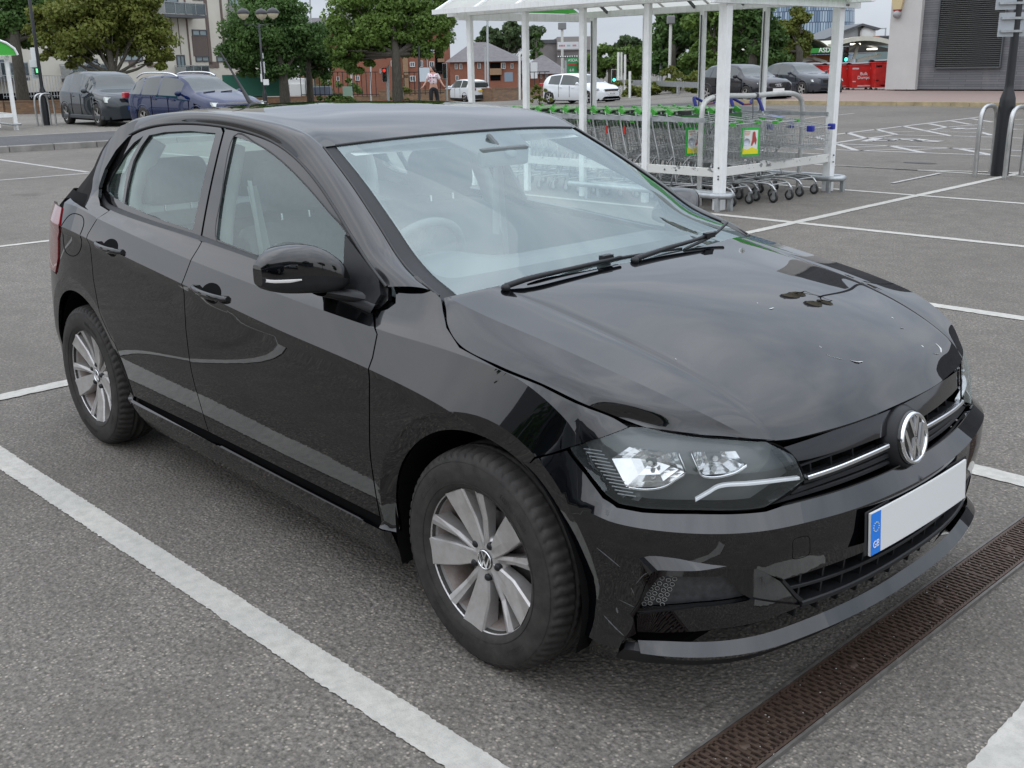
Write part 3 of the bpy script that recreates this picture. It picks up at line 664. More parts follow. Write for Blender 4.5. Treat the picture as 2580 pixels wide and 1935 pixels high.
for side in (-1, 1):
    full = [(x, z) for x, z in DLO]+DLOB
    top = [tuple(q) for q in spline(DLO, 60)]; bot = [tuple(q) for q in spline(DLOB, 50)]
    topf = [q for q in top if q[0] > -1.612]; botf = [q for q in bot if q[0] > -1.545]
    topr = [q for q in top if q[0] < -1.620]; botr = [q for q in bot if q[0] < -1.553]
    fr = gp('front_window_frame', topf+botf+[(-1.547,1.002),(-1.611,1.362)], M_GLOSSBLK, CAR, side, .006, holes=[FG], bstep=.02, step=.05)
    ex = lambda q: (q[0]-.045*min(1, max(0, (-q[0]-2.22)/.12)), q[1]-(.02 if q[1] < 1.12 else -.01)*min(1, max(0, (-q[0]-2.22)/.08)))
    rr_ = gp('rear_window_frame', [ex(q) for q in topr]+[(-1.618,1.362),(-1.554,1.002)]+[ex(q) for q in botr], M_GLOSSBLK, CAR, side, .003, holes=[RG, QG], bstep=.02, step=.05)
    gp('window', FG, M_SG, fr, side, .012, flange=0); gp('window', RG, M_SG, rr_, side, .012, flange=0); gp('quarter_window', QG, M_SG, rr_, side, .012, flange=0)
    for nm, pl in (('front_window_seal', FG), ('rear_window_seal', RG), ('rear_window_seal', QG)):
        c = spline(pl, 90, True); P = G3(c[:, 0], c[:, 1], .008, side); MB().tube([tuple(p) for p in P], .004, 6, True).build(nm, M_RUBBER, CAR)
    # rubber channel following the top of the doors, and the belt strip under the glass
    c = spline(DLO, 120); P = G3(c[:, 0], c[:, 1], .001, side); MB().tube([tuple(p) for p in P], .0055, 8).build('roof_channel_seal', M_RUBBER, CAR)
    c = spline([(-.466,.917)]+[(x, z) for x, z in DLOB[2:-1]], 80); mb = MB()
    P0 = G3(c[:, 0], c[:, 1]-.012, -.014, side); P1 = G3(c[:, 0], c[:, 1]+.012, -.006, side); P2_ = G3(c[:, 0], c[:, 1]+.020, .010, side); P3 = W3(c[:, 0], c[:, 1]-.016, .012, side)
    mb.grid(np.stack([P3, P0, P1, P2_], 1)); mb.build('belt_seal', M_PLAST, CAR)
    # body skin between belt edge of the doors and the strip
    for a, b, nm in ((-.475, -1.487, 'front_door_ledge'), (-1.493, -2.25, 'rear_door_ledge')):
        xs = np.linspace(a, b, 40); z0 = fz(9, xs); A = W3(xs, z0-.001, 0, side); zb = np.interp(-xs, -c[:, 0], c[:, 1]); B = G3(xs, zb-.006, -.004, side)
        M_ = (A+B)/2+np.array([0, side*.004, .003]); MB().grid(np.stack([A, M_, B], 1)).build(nm, M_BLACK, CAR)
    # door mirror sail
    sail = [(-.695,1.099),(-.60,1.055),(-.48,.998),(-.455,.960),(-.475,.925),(-.52,.922),(-.685,.945),(-.662,1.015)]
    gp('mirror_sail', sail, M_PLAST, CAR, side, -.004, bstep=.02)
    # door mirror: stations across y
    S = [(.795,.968,1.018,-.585),(.815,.957,1.052,-.572),(.850,.950,1.082,-.582),(.885,.952,1.094,-.603),(.920,.953,1.090,-.632),(.950,.955,1.078,-.670),(.975,.962,1.056,-.712),(.988,.975,1.034,-.745)]
    S = spline([(a, b, c_, d_) for a, b, c_, d_ in S], 22); G = []
    for y, z0, z1, xf in S:
        xb = -.775-.02*(y-.8)/.19; row = []; h = z1-z0; zc = z0+h*.42
        for k in range(28):
            a = 2*math.pi*k/28; ca, sa = math.cos(a), math.sin(a)
            x = (xf+xb)/2+(xf-xb)/2*math.copysign(abs(ca)**(.55 if ca > 0 else .30), ca)
            z = zc+(z1-zc if sa > 0 else zc-z0)*math.copysign(abs(sa)**.62, sa)
            row.append((x, side*y, z))
        G.append(row+[row[0]])
    G = np.array(G); mr = MB(); lo = MB()
    # lower part of the shell is plain plastic
    sp = 18; mr.grid(G[:, :16]); lo.grid(G[:, 15:29])
    mr.add(G[-1, :-1], [tuple(range(28))]); lo.add(G[0, :-1], [tuple(range(28))])
    mo = mr.build('door_mirror', M_BLACK, CAR); lo.build('mirror_underside', M_PLAST, mo)
    # arm
    A = [(-.66, side*.86, .957),(-.62, side*.82, .946),(-.57, side*.785, .938),(-.53, side*.745, .935)]
    arm = MB(); n = 12; rws = []
    for i, p in enumerate(spline(A, 10)):
        w = .05+.02*i/10; h = .017+.006*i/10; rws.append([(p[0]+w*math.cos(2*math.pi*k/n), p[1]-side*0, p[2]+h*math.sin(2*math.pi*k/n)) for k in range(n+1)])
    arm.grid(np.array(rws)); arm.build('mirror_arm', M_PLAST, mo)
    # indicator repeater
    ind = MB(); ys = np.linspace(.925, .984, 12)
    row = []
    for y in ys:
        s = np.array([np.interp(y, S[:, 0], S[:, k]) for k in range(4)]); zc = s[1]+(s[2]-s[1])*.335
        row.append([(s[3]+.002, side*(y), zc+.004), (s[3]+.004, side*y, zc), (s[3]-.001, side*y, zc-.006*np.interp(y, [.925, .945, .984], [.2, 1, 1]))])
    ind.grid(np.array(row)); ind.build('indicator_lens', mat('clear_indicator', (.75, .74, .72), .1, coat=1.), mo)
    MB().add([G[:, :][0][0]], []).build('x', None) if False else None
    gl = MB(); gl.add([(-.792, side*.83, .975), (-.798, side*.965, .99), (-.798, side*.955, 1.05), (-.792, side*.85, 1.07)], [(0, 1, 2, 3)]); gl.build('mirror_glass', M_CHROME, mo)
    # handles: dish + grip
    for hx, hz_, dn in ((-1.300, .862, door_f), (-2.085, .930, door_r)):
        sl_ = -.062; hn = 'front_door_handle' if hx > -1.5 else 'rear_door_handle'
        zf = lambda x: hz_+sl_*(x-hx)*(-1)*-1
        dish = [(hx+.062*math.cos(a)+.0, zf(hx)-.004+.034*math.sin(a)) for a in np.linspace(0, 2*math.pi, 28)[:-1]]
        surf_panel(hn+'_recess', dish, lambda a, b: W3(a, b, -.0012, side), lambda a, b: WN(a, b, side), M_DARK, CAR, flange=0, bstep=.03)
        n = 22; R_ = []
        for i in range(n):
            t = i/(n-1); x = hx+.112-.224*t; z = zf(x); o = .004+.030*math.sin(math.pi*t)**.55; hh = .0125*(.55+.45*math.sin(math.pi*t)**.4)
            base = W3(x, z, 0, side)[0]; row = []
            for k in range(13):
                a = 2*math.pi*k/12; row.append((base[0], base[1]+side*(o+.0075*math.cos(a)), z+hh*math.sin(a)))
            R_.append(row)
        mb = MB().grid(np.array(R_)); mb.add([R_[0][k] for k in range(12)], [tuple(range(12))]); mb.add([R_[-1][k] for k in range(12)], [tuple(range(12))])
        for e in (0, -1):
            p = R_[e][0]; 
        for xx in (hx+.095, hx-.095):
            b = W3(xx, zf(xx), 0, side)[0]; mb.box((b[0], b[1]+side*.004, b[2]), (.026, .014, .016))
        mb.build(hn, M_BLACK, CAR)
# ---- front bumper
cz = lambda u: .0
bump = [(.200,.640),(.218,.657),(.264,.676),(.306,.694),(.309,.690),(.363,.645),(.412,.596),(.449,.578),(.515,.575),(.652,.577),(.835,.569),(.92,.573),(1.1,.570),(1.25,.568),(1.40,.568)]
_fc = [(x, z) for x, z in [(ARCH['f'][2]*math.cos(t), .305+ARCH['f'][2]*math.sin(t)) for t in np.linspace(math.radians(-14), math.radians(64), 26)]]
low = [(1.40,.268),(1.1,.262),(.85,.258),(.6,.257),(.50,.262),(.478,.248),(.46,.20),(.44,.165),(.362,.165)]
bumper_poly = bump+low+_fc
FOGP = [(.503,.312),(.513,.330),(.528,.392),(.543,.427),(.568,.447),(.60,.452),(.673,.455),(.799,.440),(.84,.414),(.880,.393),(.905,.396),(1.06,.394),(1.25,.393),(1.40,.392),(1.40,.270),(1.1,.266),(.85,.262),(.6,.262),(.512,.268)]
for side in (-1, 1):
    # opening below is filled by grille, fog lamp panel and fin
    cre = [[(u, float(fz(k, u)[0])) for u in np.arange(.42, 1.399, .02)] for k in (7, 8)]+[[(u, float(fz(k, u)[0])) for u in np.arange(.36, .51, .02)] for k in (2, 3)]+[[(ARCH['f'][3]*math.cos(t), .305+ARCH['f'][3]*math.sin(t)) for t in np.linspace(-.3, 1.2, 30)]]
    ocut = [q for q in bumper_poly if q[0] < 1.39]
    P = bump+[(1.40,.394)]+FOGP[10:13][::-1]+[(.880,.395),(.84,.416),(.799,.442),(.673,.457),(.60,.454),(.568,.449),(.541,.428),(.526,.392),(.511,.330),(.502,.312),(.509,.268),(.50,.262),(.478,.248),(.46,.20),(.44,.165),(.362,.165)]+_fc
    wpanel('front_bumper', P, M_BLACK, CAR, side, creases=cre)
    # facet above the fog lamp
    tu = np.array([.512,.545,.60,.65,.72]); T0 = W3(tu, [.474,.484,.482,.472,.462], .001, side); T1 = W3([.542,.555,.60,.65,.72], [.438,.452,.456,.458,.459], -.016, side); T1[-1] = W3(.72, .459, 0, side)[0]; T2 = W3([.542,.555,.60,.65,.72], [.434,.448,.450,.452,.456], .002, side)
    MB().grid(np.stack([spline(T0, 16), spline(T1, 16)], 1), smooth=False).grid(np.stack([spline(T1, 16), spline(T2, 16)], 1), smooth=False).build('fog_lamp_brow', M_BLACK, CAR)
    # recessed gloss panel with fog lens
    wpanel('fog_lamp_surround', [(.503,.318),(.528,.392),(.543,.427),(.568,.447),(.673,.455),(.799,.440),(.84,.414),(.880,.385),(.962,.299),(.80,.355),(.656,.348),(.55,.327)], M_GLOSSBLK, CAR, side, d=.010, flange=.01, holes=[[(.512,.330),(.534,.379),(.560,.420),(.575,.427),(.721,.428),(.769,.374),(.795,.357),(.656,.350)]])
    lens = [(.512,.330),(.534,.379),(.560,.420),(.575,.427),(.721,.428),(.769,.374),(.795,.357),(.656,.350)]
    lp = wpanel('fog_lamp_panel', lens, mat('fog_panel_grey', (.035, .036, .038), .35, .4, 60), CAR, side, d=.028, flange=0)
    # perforated ring pattern
    rg_ = MB()
    for i in range(7):
        for j in range(4):
            u0 = .522+.016*j+.006*i; z0 = .335+.0145*i+.004*(j % 2)
            if inside((u0, z0), lens) and j < 4-(i > 5):
                cpt = W3(u0, z0, .026, side)[0]; nn = WN(np.array([u0]), np.array([z0]), side)[0]; Mx = frame(cpt, np.cross([0, 0, 1], nn), nn)
                t = MB().tube([(.0052*math.cos(a), .0052*math.sin(a), 0) for a in np.linspace(0, 2*math.pi, 11)[:-1]], .0011, 4, True); t.xf(Mx); rg_.add(t.v, t.f, True)
    rg_.build('perforation_rings', mat('dusty_grey', (.22, .22, .21), .6), lp)
    # fin under fog lamp
    wpanel('bumper_fin', [(.508,.318),(.55,.327),(.656,.348),(.80,.357),(.962,.299),(.90,.294),(.843,.290),(.701,.284),(.572,.272),(.511,.272)], M_BLACK, CAR, side, d=.004, flange=.012)
    # gap slot between fin and splitter
    wpanel('slot_backing', [(.50,.300),(.84,.300),(.96,.31),(.99,.40),(1.40,.40),(1.40,.262),(.85,.252),(.50,.255)], M_DARK, CAR, side, d=.055, flange=0)
    # splitter lip
    wpanel('front_splitter', [(u, float(fz(3, u)[0])-.0015) for u in np.linspace(.515, 1.399, 24)]+[(u, float(fz(2, u)[0])+.001) for u in np.linspace(1.399, .525, 24)], M_BLACK, CAR, side, d=-.004, flange=.04, bstep=.02)
    wpanel('undertray_lip', [(u, float(fz(2, u)[0])-.0005) for u in np.linspace(.505, 1.399, 24)]+[(1.399,.168),(.85,.165),(.44,.165),(.455,.19),(.478,.22)], M_PLAST, CAR, side, d=.006, flange=.02)
def wbar(name, m, parent, uz, h, dep, d0, side, n=60, slope=0):
    """bar following the wrap: uz [(u,z)], height h, from depth d0 to d0+dep"""
    c = spline(uz, n); hh = h if hasattr(h, '__len__') else [h]*len(c); 
    if len(hh) != len(c): hh = np.interp(np.linspace(0, 1, len(c)), np.linspace(0, 1, len(hh)), hh)
    hh = np.array(hh); r = .22*h if not hasattr(h, '__len__') else .002
    A = lambda dz, d: W3(c[:, 0], c[:, 1]+dz*hh, d, side)
    # ignore local inset so the bar stays smooth
    mb = MB(); f = [(-.5, d0+dep), (-.5, d0+r), (-.32, d0), (.32, d0), (.5, d0+r), (.5+slope, d0+dep)]
    mb.grid(np.stack([A(a, b) for a, b in f], 1), smooth=False)
    for e in (0, -1): mb.add([A(a, b)[e] for a, b in f], [tuple(range(6))])
    return mb.build(name, m, parent)
for side in (-1, 1):
    # lower grille: frame and slats
    wbar('lower_grille_slat', M_PLAST, CAR, [(.905,.358),(.98,.352),(1.17,.347),(1.40,.346)], .010, .045, .010, side)
    wbar('lower_grille_frame', M_PLAST, CAR, [(.955,.304),(1.10,.303),(1.25,.305),(1.40,.307)], .018, .05, .000, side)
    wbar('lower_grille_frame', M_PLAST, CAR, [(.882,.391),(.91,.360),(.935,.332),(.965,.305)], .016, .03, .004, side, 20)
    wbar('lower_grille_frame', M_PLAST, CAR, [(.89,.392),(1.10,.392),(1.40,.390)], .008, .03, .006, side)
    vb = MB()
    for u in np.arange(.955, 1.39, .078):
        for z0, z1 in ((.306, .392), (.262, .300)):
            if z1 > .35 and u < .93: continue
            a = np.array([W3(u-.003, z, d, side)[0] for d in (.018, .055) for z in (z0, z1)]); b = np.array([W3(u+.003, z, d, side)[0] for d in (.018, .055) for z in (z0, z1)])
            vb.add([a[0], a[1], a[3], a[2], b[0], b[1], b[3], b[2]], [(0, 1, 2, 3), (4, 5, 6, 7), (0, 1, 5, 4), (0, 3, 7, 4)])
    vb.build('grille_struts', M_PLAST, CAR)
    # upper grille
    zt = .712
    wpanel('grille_backing', [(.86,.585),(.905,.70),(1.40,.70),(1.40,.56),(.86,.56)], M_DARK, CAR, side, d=.075, flange=0)
    wpanel('grille_top_bar', [(.905,.700),(.93,.664),(.99,.660),(1.17,.655),(1.40,.650),(1.40,.705),(1.25,.706),(1.10,.706)], M_GLOSSBLK, CAR, side, d=.012, flange=.03)
    wbar('chrome_strip', M_SATIN, CAR, [(.974,.622),(1.08,.624),(1.20,.628),(1.30,.630)], .011, .014, -.002, side)
    wbar('grille_slat', M_PLAST, CAR, [(.955,.640),(1.05,.644),(1.20,.645),(1.40,.645)], .007, .04, .030, side)
    wbar('grille_slat', M_PLAST, CAR, [(.972,.610),(1.08,.611),(1.20,.614),(1.40,.618)], .012, .04, .010, side)
    wbar('grille_slat', M_PLAST, CAR, [(.93,.592),(1.08,.597),(1.20,.597),(1.40,.598)], .013, .05, .012, side)
    wbar('grille_slat', M_PLAST, CAR, [(.86,.578),(1.08,.578),(1.20,.578),(1.40,.578)], .012, .05, .016, side)
    gs = MB()
    for u in (1.02, 1.10, 1.19): 
        a = W3(u, .60, .05, side)[0]; b = W3(u, .665, .05, side)[0]; gs.bar(a, b, .006, .03)
    gs.build('grille_struts', M_PLAST, CAR)
    # headlamp
    hl = wpanel('headlamp', [(a, b) for a, b in HLO], M_LENS, CAR, side, d=.002, flange=.004, bstep=.02)
    M_HOUS = mat('lamp_housing', (.11, .118, .12), .25, coat=.3)
    wpanel('lamp_housing', HLO, M_HOUS, hl, side, d=.062, flange=-.036, bstep=.02)
    M_REFL = mat('lamp_reflector', (.78, .79, .80), .10, metal=1.)
    def bowl(poly, dz, name='lamp_reflector', depth=.05):
        """faceted reflector: rim polygon, stepped rings to a centre bulb hole"""
        pl = np.array(resamp(poly, .02)); c = pl.mean(0); mb = MB(); rings = []
        for f, dd in ((1, 0), (.84, .014), (.60, .030), (.34, .040), (.14, .043)):
            q = c+(pl-c)*f; rings.append(W3(q[:, 0], q[:, 1], .020+dd*depth/.05+dz, side))
        R_ = np.array(rings); R_ = np.concatenate([R_, R_[:, :1]], 1); mb.grid(R_, smooth=False); mb.build(name, M_REFL, hl)
        q = c; mb = MB(); p = W3(q[0], q[1], .045+dz, side)[0]; mb.ball(p, .007, 8); mb.build('lamp_bulb', mat('bulb_glass', (.5, .5, .48), .1, coat=1.), hl)
    bowl([(.418,.684),(.462,.716),(.594,.712),(.618,.668),(.569,.633),(.462,.622)], .0)
    bowl([(.640,.712),(.768,.708),(.790,.676),(.752,.662),(.664,.660)], .004)
    wbar('lamp_chrome_strip', M_SATIN, hl, [(.470,.621),(.520,.622),(.566,.632),(.596,.650),(.620,.668),(.602,.710)], .006, .02, .016, side)
    wbar('lamp_chrome_strip', M_SATIN, hl, [(.636,.710),(.650,.684),(.666,.660),(.752,.661),(.793,.676)], .006, .02, .016, side)
    wbar('daylight_strip', mat('light_guide', (.78, .80, .82), .15, coat=1.), hl, [(.648,.603),(.680,.619),(.713,.634),(.80,.633),(.90,.626),(.962,.619)], .008, .012, .014, side)
    for i in range(9):
        z = .60+.009*i
    sf = MB()
    for i in range(13):
        t_ = i/12; z = .604+.095*t_; u0 = .366+.065*(1-t_)-.035*t_; sf.tube([tuple(W3(u, z+.0*(u-u0), .016, side)[0]) for u in np.linspace(u0+.010, u0+.060, 5)], .0016, 4)
    sf.build('lamp_side_ribs', mat('lamp_rib_grey', (.25, .27, .28), .3), hl)
    c = spline(HLO, 110, True); MB().tube([tuple(q) for q in W3(c[:, 0], c[:, 1], .008, side)], .0028, 6, True).build('lamp_seal', M_DARK, CAR)
# tow eye cover outline
c = spline([(.895,.497),(.92,.500),(.944,.494),(.950,.470),(.951,.447),(.925,.443),(.899,.449),(.896,.470)], 40, True)
MB().tube([tuple(q) for q in W3(c[:, 0], c[:, 1], .0004, -1)], .0011, 5, True).build('tow_eye_seam', M_DARK, CAR)
# ---- number plate (blank: its characters are hidden in the photograph)
px = .812
def plate_pt(y, z, d=0): return (px-.10*y*y-.07*(z-.40)+d, y, z)
mb = MB(); g = np.array([[plate_pt(y, z) for z in (.398, .509)] for y in np.linspace(-.26, .26, 14)]); mb.grid(g)
g2 = g-np.array([.006, 0, 0]); mb.grid(np.stack([g[:, 0], g2[:, 0]], 1)); mb.grid(np.stack([g[:, 1], g2[:, 1]], 1)); mb.grid(np.stack([g[0], g2[0]], 1)); mb.grid(np.stack([g[-1], g2[-1]], 1))
plate = mb.build('number_plate', mat('plate_white', (.66, .67, .66), .35), CAR, fix=False)
mb = MB(); mb.grid(np.array([[plate_pt(y, z, .0012) for z in (.399, .508)] for y in np.linspace(-.259, -.216, 3)])); mb.build('country_band', mat('plate_blue', (.01, .19, .70), .35), plate, fix=False)
pm = frame(plate_pt(-.2375, .425, .0022), (-.05, 1, 0), (1, .05, .07))
text_mesh('country_letters', 'GB', .026, M_WHITE, plate, pm, .0004)
rng2 = random.Random(4)
st_ = MB()
for k in range(12):
    a = 2*math.pi*k/12; pm = Matrix.Translation(plate_pt(-.2375+.012*math.cos(a), .470+.012*math.sin(a), .0018)); 
    st_.ball(tuple(pm.translation), .0016, 4)
st_.build('country_stars', mat('plate_star', (.55, .62, .45), .5), plate)
MB().add([plate_pt(y, z, -.007) for y, z in ((-.275, .40), (.275, .40), (.275, .515), (-.275, .515))], [(0, 1, 2, 3)]).build('plate_plinth', M_PLAST, CAR)
# ---- badge
def roundel(name, c, R_, nrm, m_ring, m_back, parent, thick=.010, xdir=(0, 1, 0)):
    MX = frame(c, xdir, nrm); w = R_*.13
    b = MB().lathe([(0, -thick*2.2), (R_*1.04, -thick*2.2), (R_*1.03, -thick*.3), (R_*.93, 0), (0, 0)], 48); b.xf(MX); bo = b.build(name, m_back, parent)
    r = MB().lathe([(R_*.84, 0), (R_*.86, thick*.45), (R_*.95, thick*.5), (R_, 0), (R_*.99, -thick*.5)], 64); r.xf(MX); r.build(name+'_ring', m_ring, bo)
    # V above W, cut to the ring
    l = MB(); h = thick*.42; t = R_*.085
    def stroke(a, b2):
        d = Vector((b2[0]-a[0], b2[1]-a[1], 0)); n_ = Vector((-d.y, d.x, 0)).normalized()*t
        p = [Vector((a[0], a[1], 0))-n_, Vector((b2[0], b2[1], 0))-n_, Vector((b2[0], b2[1], 0))+n_, Vector((a[0], a[1], 0))+n_]
        l.add([(q.x, q.y, .0) for q in p]+[(q.x, q.y, h) for q in p], [(4, 5, 6, 7), (0, 1, 5, 4), (1, 2, 6, 5), (2, 3, 7, 6), (3, 0, 4, 7)])
    e = lambda x, y: (x*R_, y*R_)
    for s in (-1, 1):
        stroke(e(s*.30, .80), e(0, .08))                # V
        stroke(e(s*.72, .42), e(s*.27, -.74))           # outer W stroke
        stroke(e(s*.27, -.74), e(0, -.02))              # inner W stroke
    l.xf(MX); l.build(name+'_letters', m_ring, bo)
    return bo
bump_ = MB().lathe([(.0, -.05), (.092, -.05), (.086, -.022), (.077, -.006), (.072, 0), (0, 0)], 40); bump_.xf(frame((.757, 0, .630), (0, 1, 0), (.985, 0, .17))); bump_.build('badge_mount', M_PLAST, CAR)
roundel('front_badge', (.766, 0, .632), .0690, (.985, 0, .17), M_CHROME, M_GLOSSBLK, CAR)
# ---- wheels
def make_wheel():
    w = empty('wheel'); w.parent = CAR
    n = 252; prof = [(.196,-.070),(.203,-.084),(.214,-.0925),(.232,-.0965),(.255,-.0975),(.275,-.0955),(.284,-.092),(.292,-.0885)]
    tread = [(.3005,-.080),(.3050,-.070),(.3082,-.055),(.3095,-.038),(.3095,-.036),(.3020,-.0345),(.3020,-.0275),(.3098,-.026),(.3100,-.010),(.3020,-.0085),(.3020,.0)]
    half = prof+tread; full = half+[(r, -y) for r, y in half[::-1]][1:]
    V = []; F = []; m = len(full)
    for k in range(n):
        a = 2*math.pi*k/n; ph = k % 4
        for j, (r, y) in enumerate(full):
            jj = min(j, m-1-j); rr = r
            if 6 < jj <= 11 and ph == 0: rr = r-.009*(1 if jj > 7 else .5)
            if 13 <= jj < 17 and ph == 2 : rr = r-.0025
            a2 = a+(.022 if 7 < jj < 12 else 0)*(y/.07)*-1
            if jj == 4 : rr += 0
            V.append((rr*math.cos(a2), y, rr*math.sin(a2)))
    for k in range(n):
        for j in range(m-1): F.append((k*m+j, ((k+1) % n)*m+j, ((k+1) % n)*m+j+1, k*m+j+1))
    t = MB().add(V, F, True); ty = t.build('tyre', M_TYRE, w)
    # raised rings and lettering on the sidewall
    rb = MB()
    for r, y in ((.2215, -.0952), (.2805, -.0942)): rb.tube([(r*math.cos(a), y, r*math.sin(a)) for a in np.linspace(0, 2*math.pi, 121)[:-1]], .0009, 4, True)
    for a0, n_ in ((math.radians(38), 11), (math.radians(128), 9), (math.radians(225), 12), (math.radians(300), 8)):
        for i in range(n_):
            a = a0+i*.046; r0, r1 = .243, .2565; ww = .0045*(1 if i % 3 else .7)
            c, s = math.cos(a), math.sin(a)
            for kx in (-1, 1) if i % 2 else (0,): rb.bar(((r0)*c-kx*ww*s, -.0972, r0*s+kx*ww*c), (r1*c-kx*ww*s, -.0976, r1*s+kx*ww*c), .0022, .0014, (0, 1, 0))
            rb.bar((r0*c-ww*s, -.0970, r0*s+ww*c), (r0*c+ww*s, -.0970, r0*s-ww*c), .002, .0014, (0, 1, 0))
    rb.build('sidewall_marks', M_TYRE, ty)
    rim = MB().lathe([(.2085,-.0800),(.2080,-.0835),(.2045,-.0845),(.2015,-.0820),(.1985,-.0720),(.1965,-.050),(.190,-.030),(.188,.02),(.196,.07),(.206,.08)], 96, 'Y'); rm = rim.build('rim', M_ALLOY, w)
    bar_ = MB().lathe([(.1975,-.060),(.1925,-.040),(.1850,-.01),(.182,.05),(.19,.075)], 64, 'Y'); bar_.build('rim_barrel', M_BARREL, w)
    # brake disc and dark backing
    MB().lathe([(0,.030),(.187,.030)], 48, 'Y').build('wheel_backing', M_DARK, w)
    MB().lathe([(.06,-.012),(.128,-.012),(.130,-.008),(.130,.004),(.06,.004)], 48, 'Y').build('brake_disc', mat('disc_metal', (.10, .09, .085), .42, .3, 20, metal=.6), w)
    sp_ = MB()
    def P(ang, r, off, y): return (r*math.sin(ang)+off*math.cos(ang), y, r*math.cos(ang)-off*math.sin(ang))
    for k in range(5):
        a = math.radians(333+72*k)                     # clockwise from the top as seen from outside; +x is to the right seen from -y
        # wide blade: rows of (r, left, ridge, right, yL, yR, yTop)
        rows = [(.030,-.016,.002,.017,-.054,-.054,-.058),(.112,-.036,.002,.030,-.061,-.062,-.0685),(.2005,-.043,.004,.039,-.0805,-.0805,-.0845)]
        G = []
        for r, l_, rd, rt, yl, yr, yt in rows: G.append([P(a, r, l_, -.030), P(a, r, l_, yl), P(a, r, l_+.004, yl-.006), P(a, r, rd, yt), P(a, r, rt-.003, yr-.006), P(a, r, rt, yr), P(a, r, rt, -.030)])
        sp_.grid(np.array(G), smooth=False)
        a = math.radians(361+72*k); rows = [(.030,-.009,.0,.010,-.053,-.053,-.056),(.118,-.010,.001,.012,-.058,-.058,-.0635),(.2005,-.016,.001,.017,-.079,-.079,-.0838)]
        G = []
        for r, l_, rd, rt, yl, yr, yt in rows: G.append([P(a, r, l_, -.030), P(a, r, l_, yl), P(a, r, rd, yt), P(a, r, rt, yr), P(a, r, rt, -.030)])
        sp_.grid(np.array(G), smooth=False)
    sp_.lathe([(0,-.058),(.030,-.060),(.040,-.058),(.0655,-.050),(.068,-.030)], 40, 'Y')
    sp_.build('spokes', M_ALLOY, w)
    for k in range(5):
        a = math.radians(25+72*k); c = (.050*math.sin(a), 0, .050*math.cos(a))
        b = MB().lathe([(0,-.066),(.0075,-.066),(.0105,-.062),(.0118,-.050),(.0118,-.04)], 12, 'Y', c); b.build('wheel_bolt', M_PLAST, w)
    roundel('centre_cap', (0, -.0635, 0), .0285, (0, -1, 0), M_CHROME, M_GLOSSBLK, w, .004, xdir=(1, 0, 0))
    MB().tube([(-.2035, -.083, .0), (-.203, -.083, .012)], .003, 6).build('balance_weight', M_GALV, w) if False else None
    return w
wh = make_wheel(); R_T = .305
def turn_tree(o, M):
    pass
wh.location = (0, -.7575, .307)
for x, y, s in ((-2.552, -.7475, 1), (0, .7575, -1), (-2.552, .7475, -1)):
    c = copy_tree(wh, CAR); c.location = (x, y, .307)
    c.rotation_euler = (0, math.radians(-17) if s == 1 else .4, math.pi if s == -1 else 0)
# ---- wipers
for A, tip in ((((-.170,-.565,.978),(-.155,-.50,.990),(-.148,-.33,.996),(-.155,-.10,.999)), ((-.175,-.475,.992),(-.172,-.12,.9985),(-.168,.21,.989))), (((-.135,-.06,.990),(-.155,.12,.998),(-.168,.28,1.003),(-.190,.42,1.010)), ((-.150,.20,.990),(-.185,.40,1.008),(-.232,.545,1.030)))):
    mb = MB(); pts = spline(A, 16); mb.tube([tuple(p+np.array([0, 0, .012])) for p in pts], list(np.linspace(.009, .005, 17)), 6)
    c = tuple(pts[0]+np.array([0, 0, .008])); mb.ball(c, .014, 6, (1, 1, .8)); wp = mb.build('wiper_arm', M_PLAST, CAR)
    bl = MB(); b = spline(tip, 20); bl.tube([tuple(p+np.array([0, 0, .006])) for p in b], [.003]+[.005]*19+[.003], 6); bl.build('wiper_blade', M_PLAST, wp)
    mm = MB().box(tuple(b[9]+np.array([0.002, 0, .016])), (.020, .045, .016), rz=0); mm.build('wiper_clip', M_PLAST, wp)
# ---- aerial
mb = MB().tube([(-2.41,0,1.418),(-2.46,0,1.44),(-2.56,0,1.54),(-2.68,0,1.655)], [.014,.010,.005,.0035], 8); mb.lathe([(.0,.0),(.03,0),(.022,.014),(0,.02)], 16, c=(-2.415,0,1.415)); mb.build('aerial', M_PLAST, CAR)
# ---- tailgate, rear fins
tg = [np.array([(-2.60-.08*(1-(y/.56)**2),y*.95,1.33-.03*y*y), (-2.72-.08*(1-(y/.56)**2),y*1.0,1.24), (-2.86-.07*(1-(y/.56)**2),y*1.03,1.13), (-2.99-.06*(1-(y/.56)**2),y*1.06,1.01), (-3.09-.06*(1-(y/.56)**2),y*1.1,.86), (-3.14-.06*(1-(y/.56)**2),y*1.12,.65), (-3.16-.06*(1-(y/.56)**2),y*1.12,.45)]) for y in np.linspace(-.56, .56, 15)]
MB().grid(np.array(tg)[:, 2:]).build('tailgate', M_BLACK, CAR, fix=False)
MB().grid(np.array(tg)[1:-1, :3]).build('rear_window', M_SG, CAR, fix=False)
MB().grid(np.array([[(-2.52,y,1.378-.045*y*y-.03*abs(y/.5)**4), (-2.60-.06*(1-(y/.5)**2),y,1.366-.045*y*y-.035*abs(y/.5)**4), (-2.63-.08*(1-(y/.5)**2),y,1.345-.045*y*y-.03*abs(y/.5)**4), (-2.60-.06*(1-(y/.5)**2),y,1.325-.045*y*y)] for y in np.linspace(-.52, .52, 15)])).build('roof_spoiler', M_BLACK, CAR)
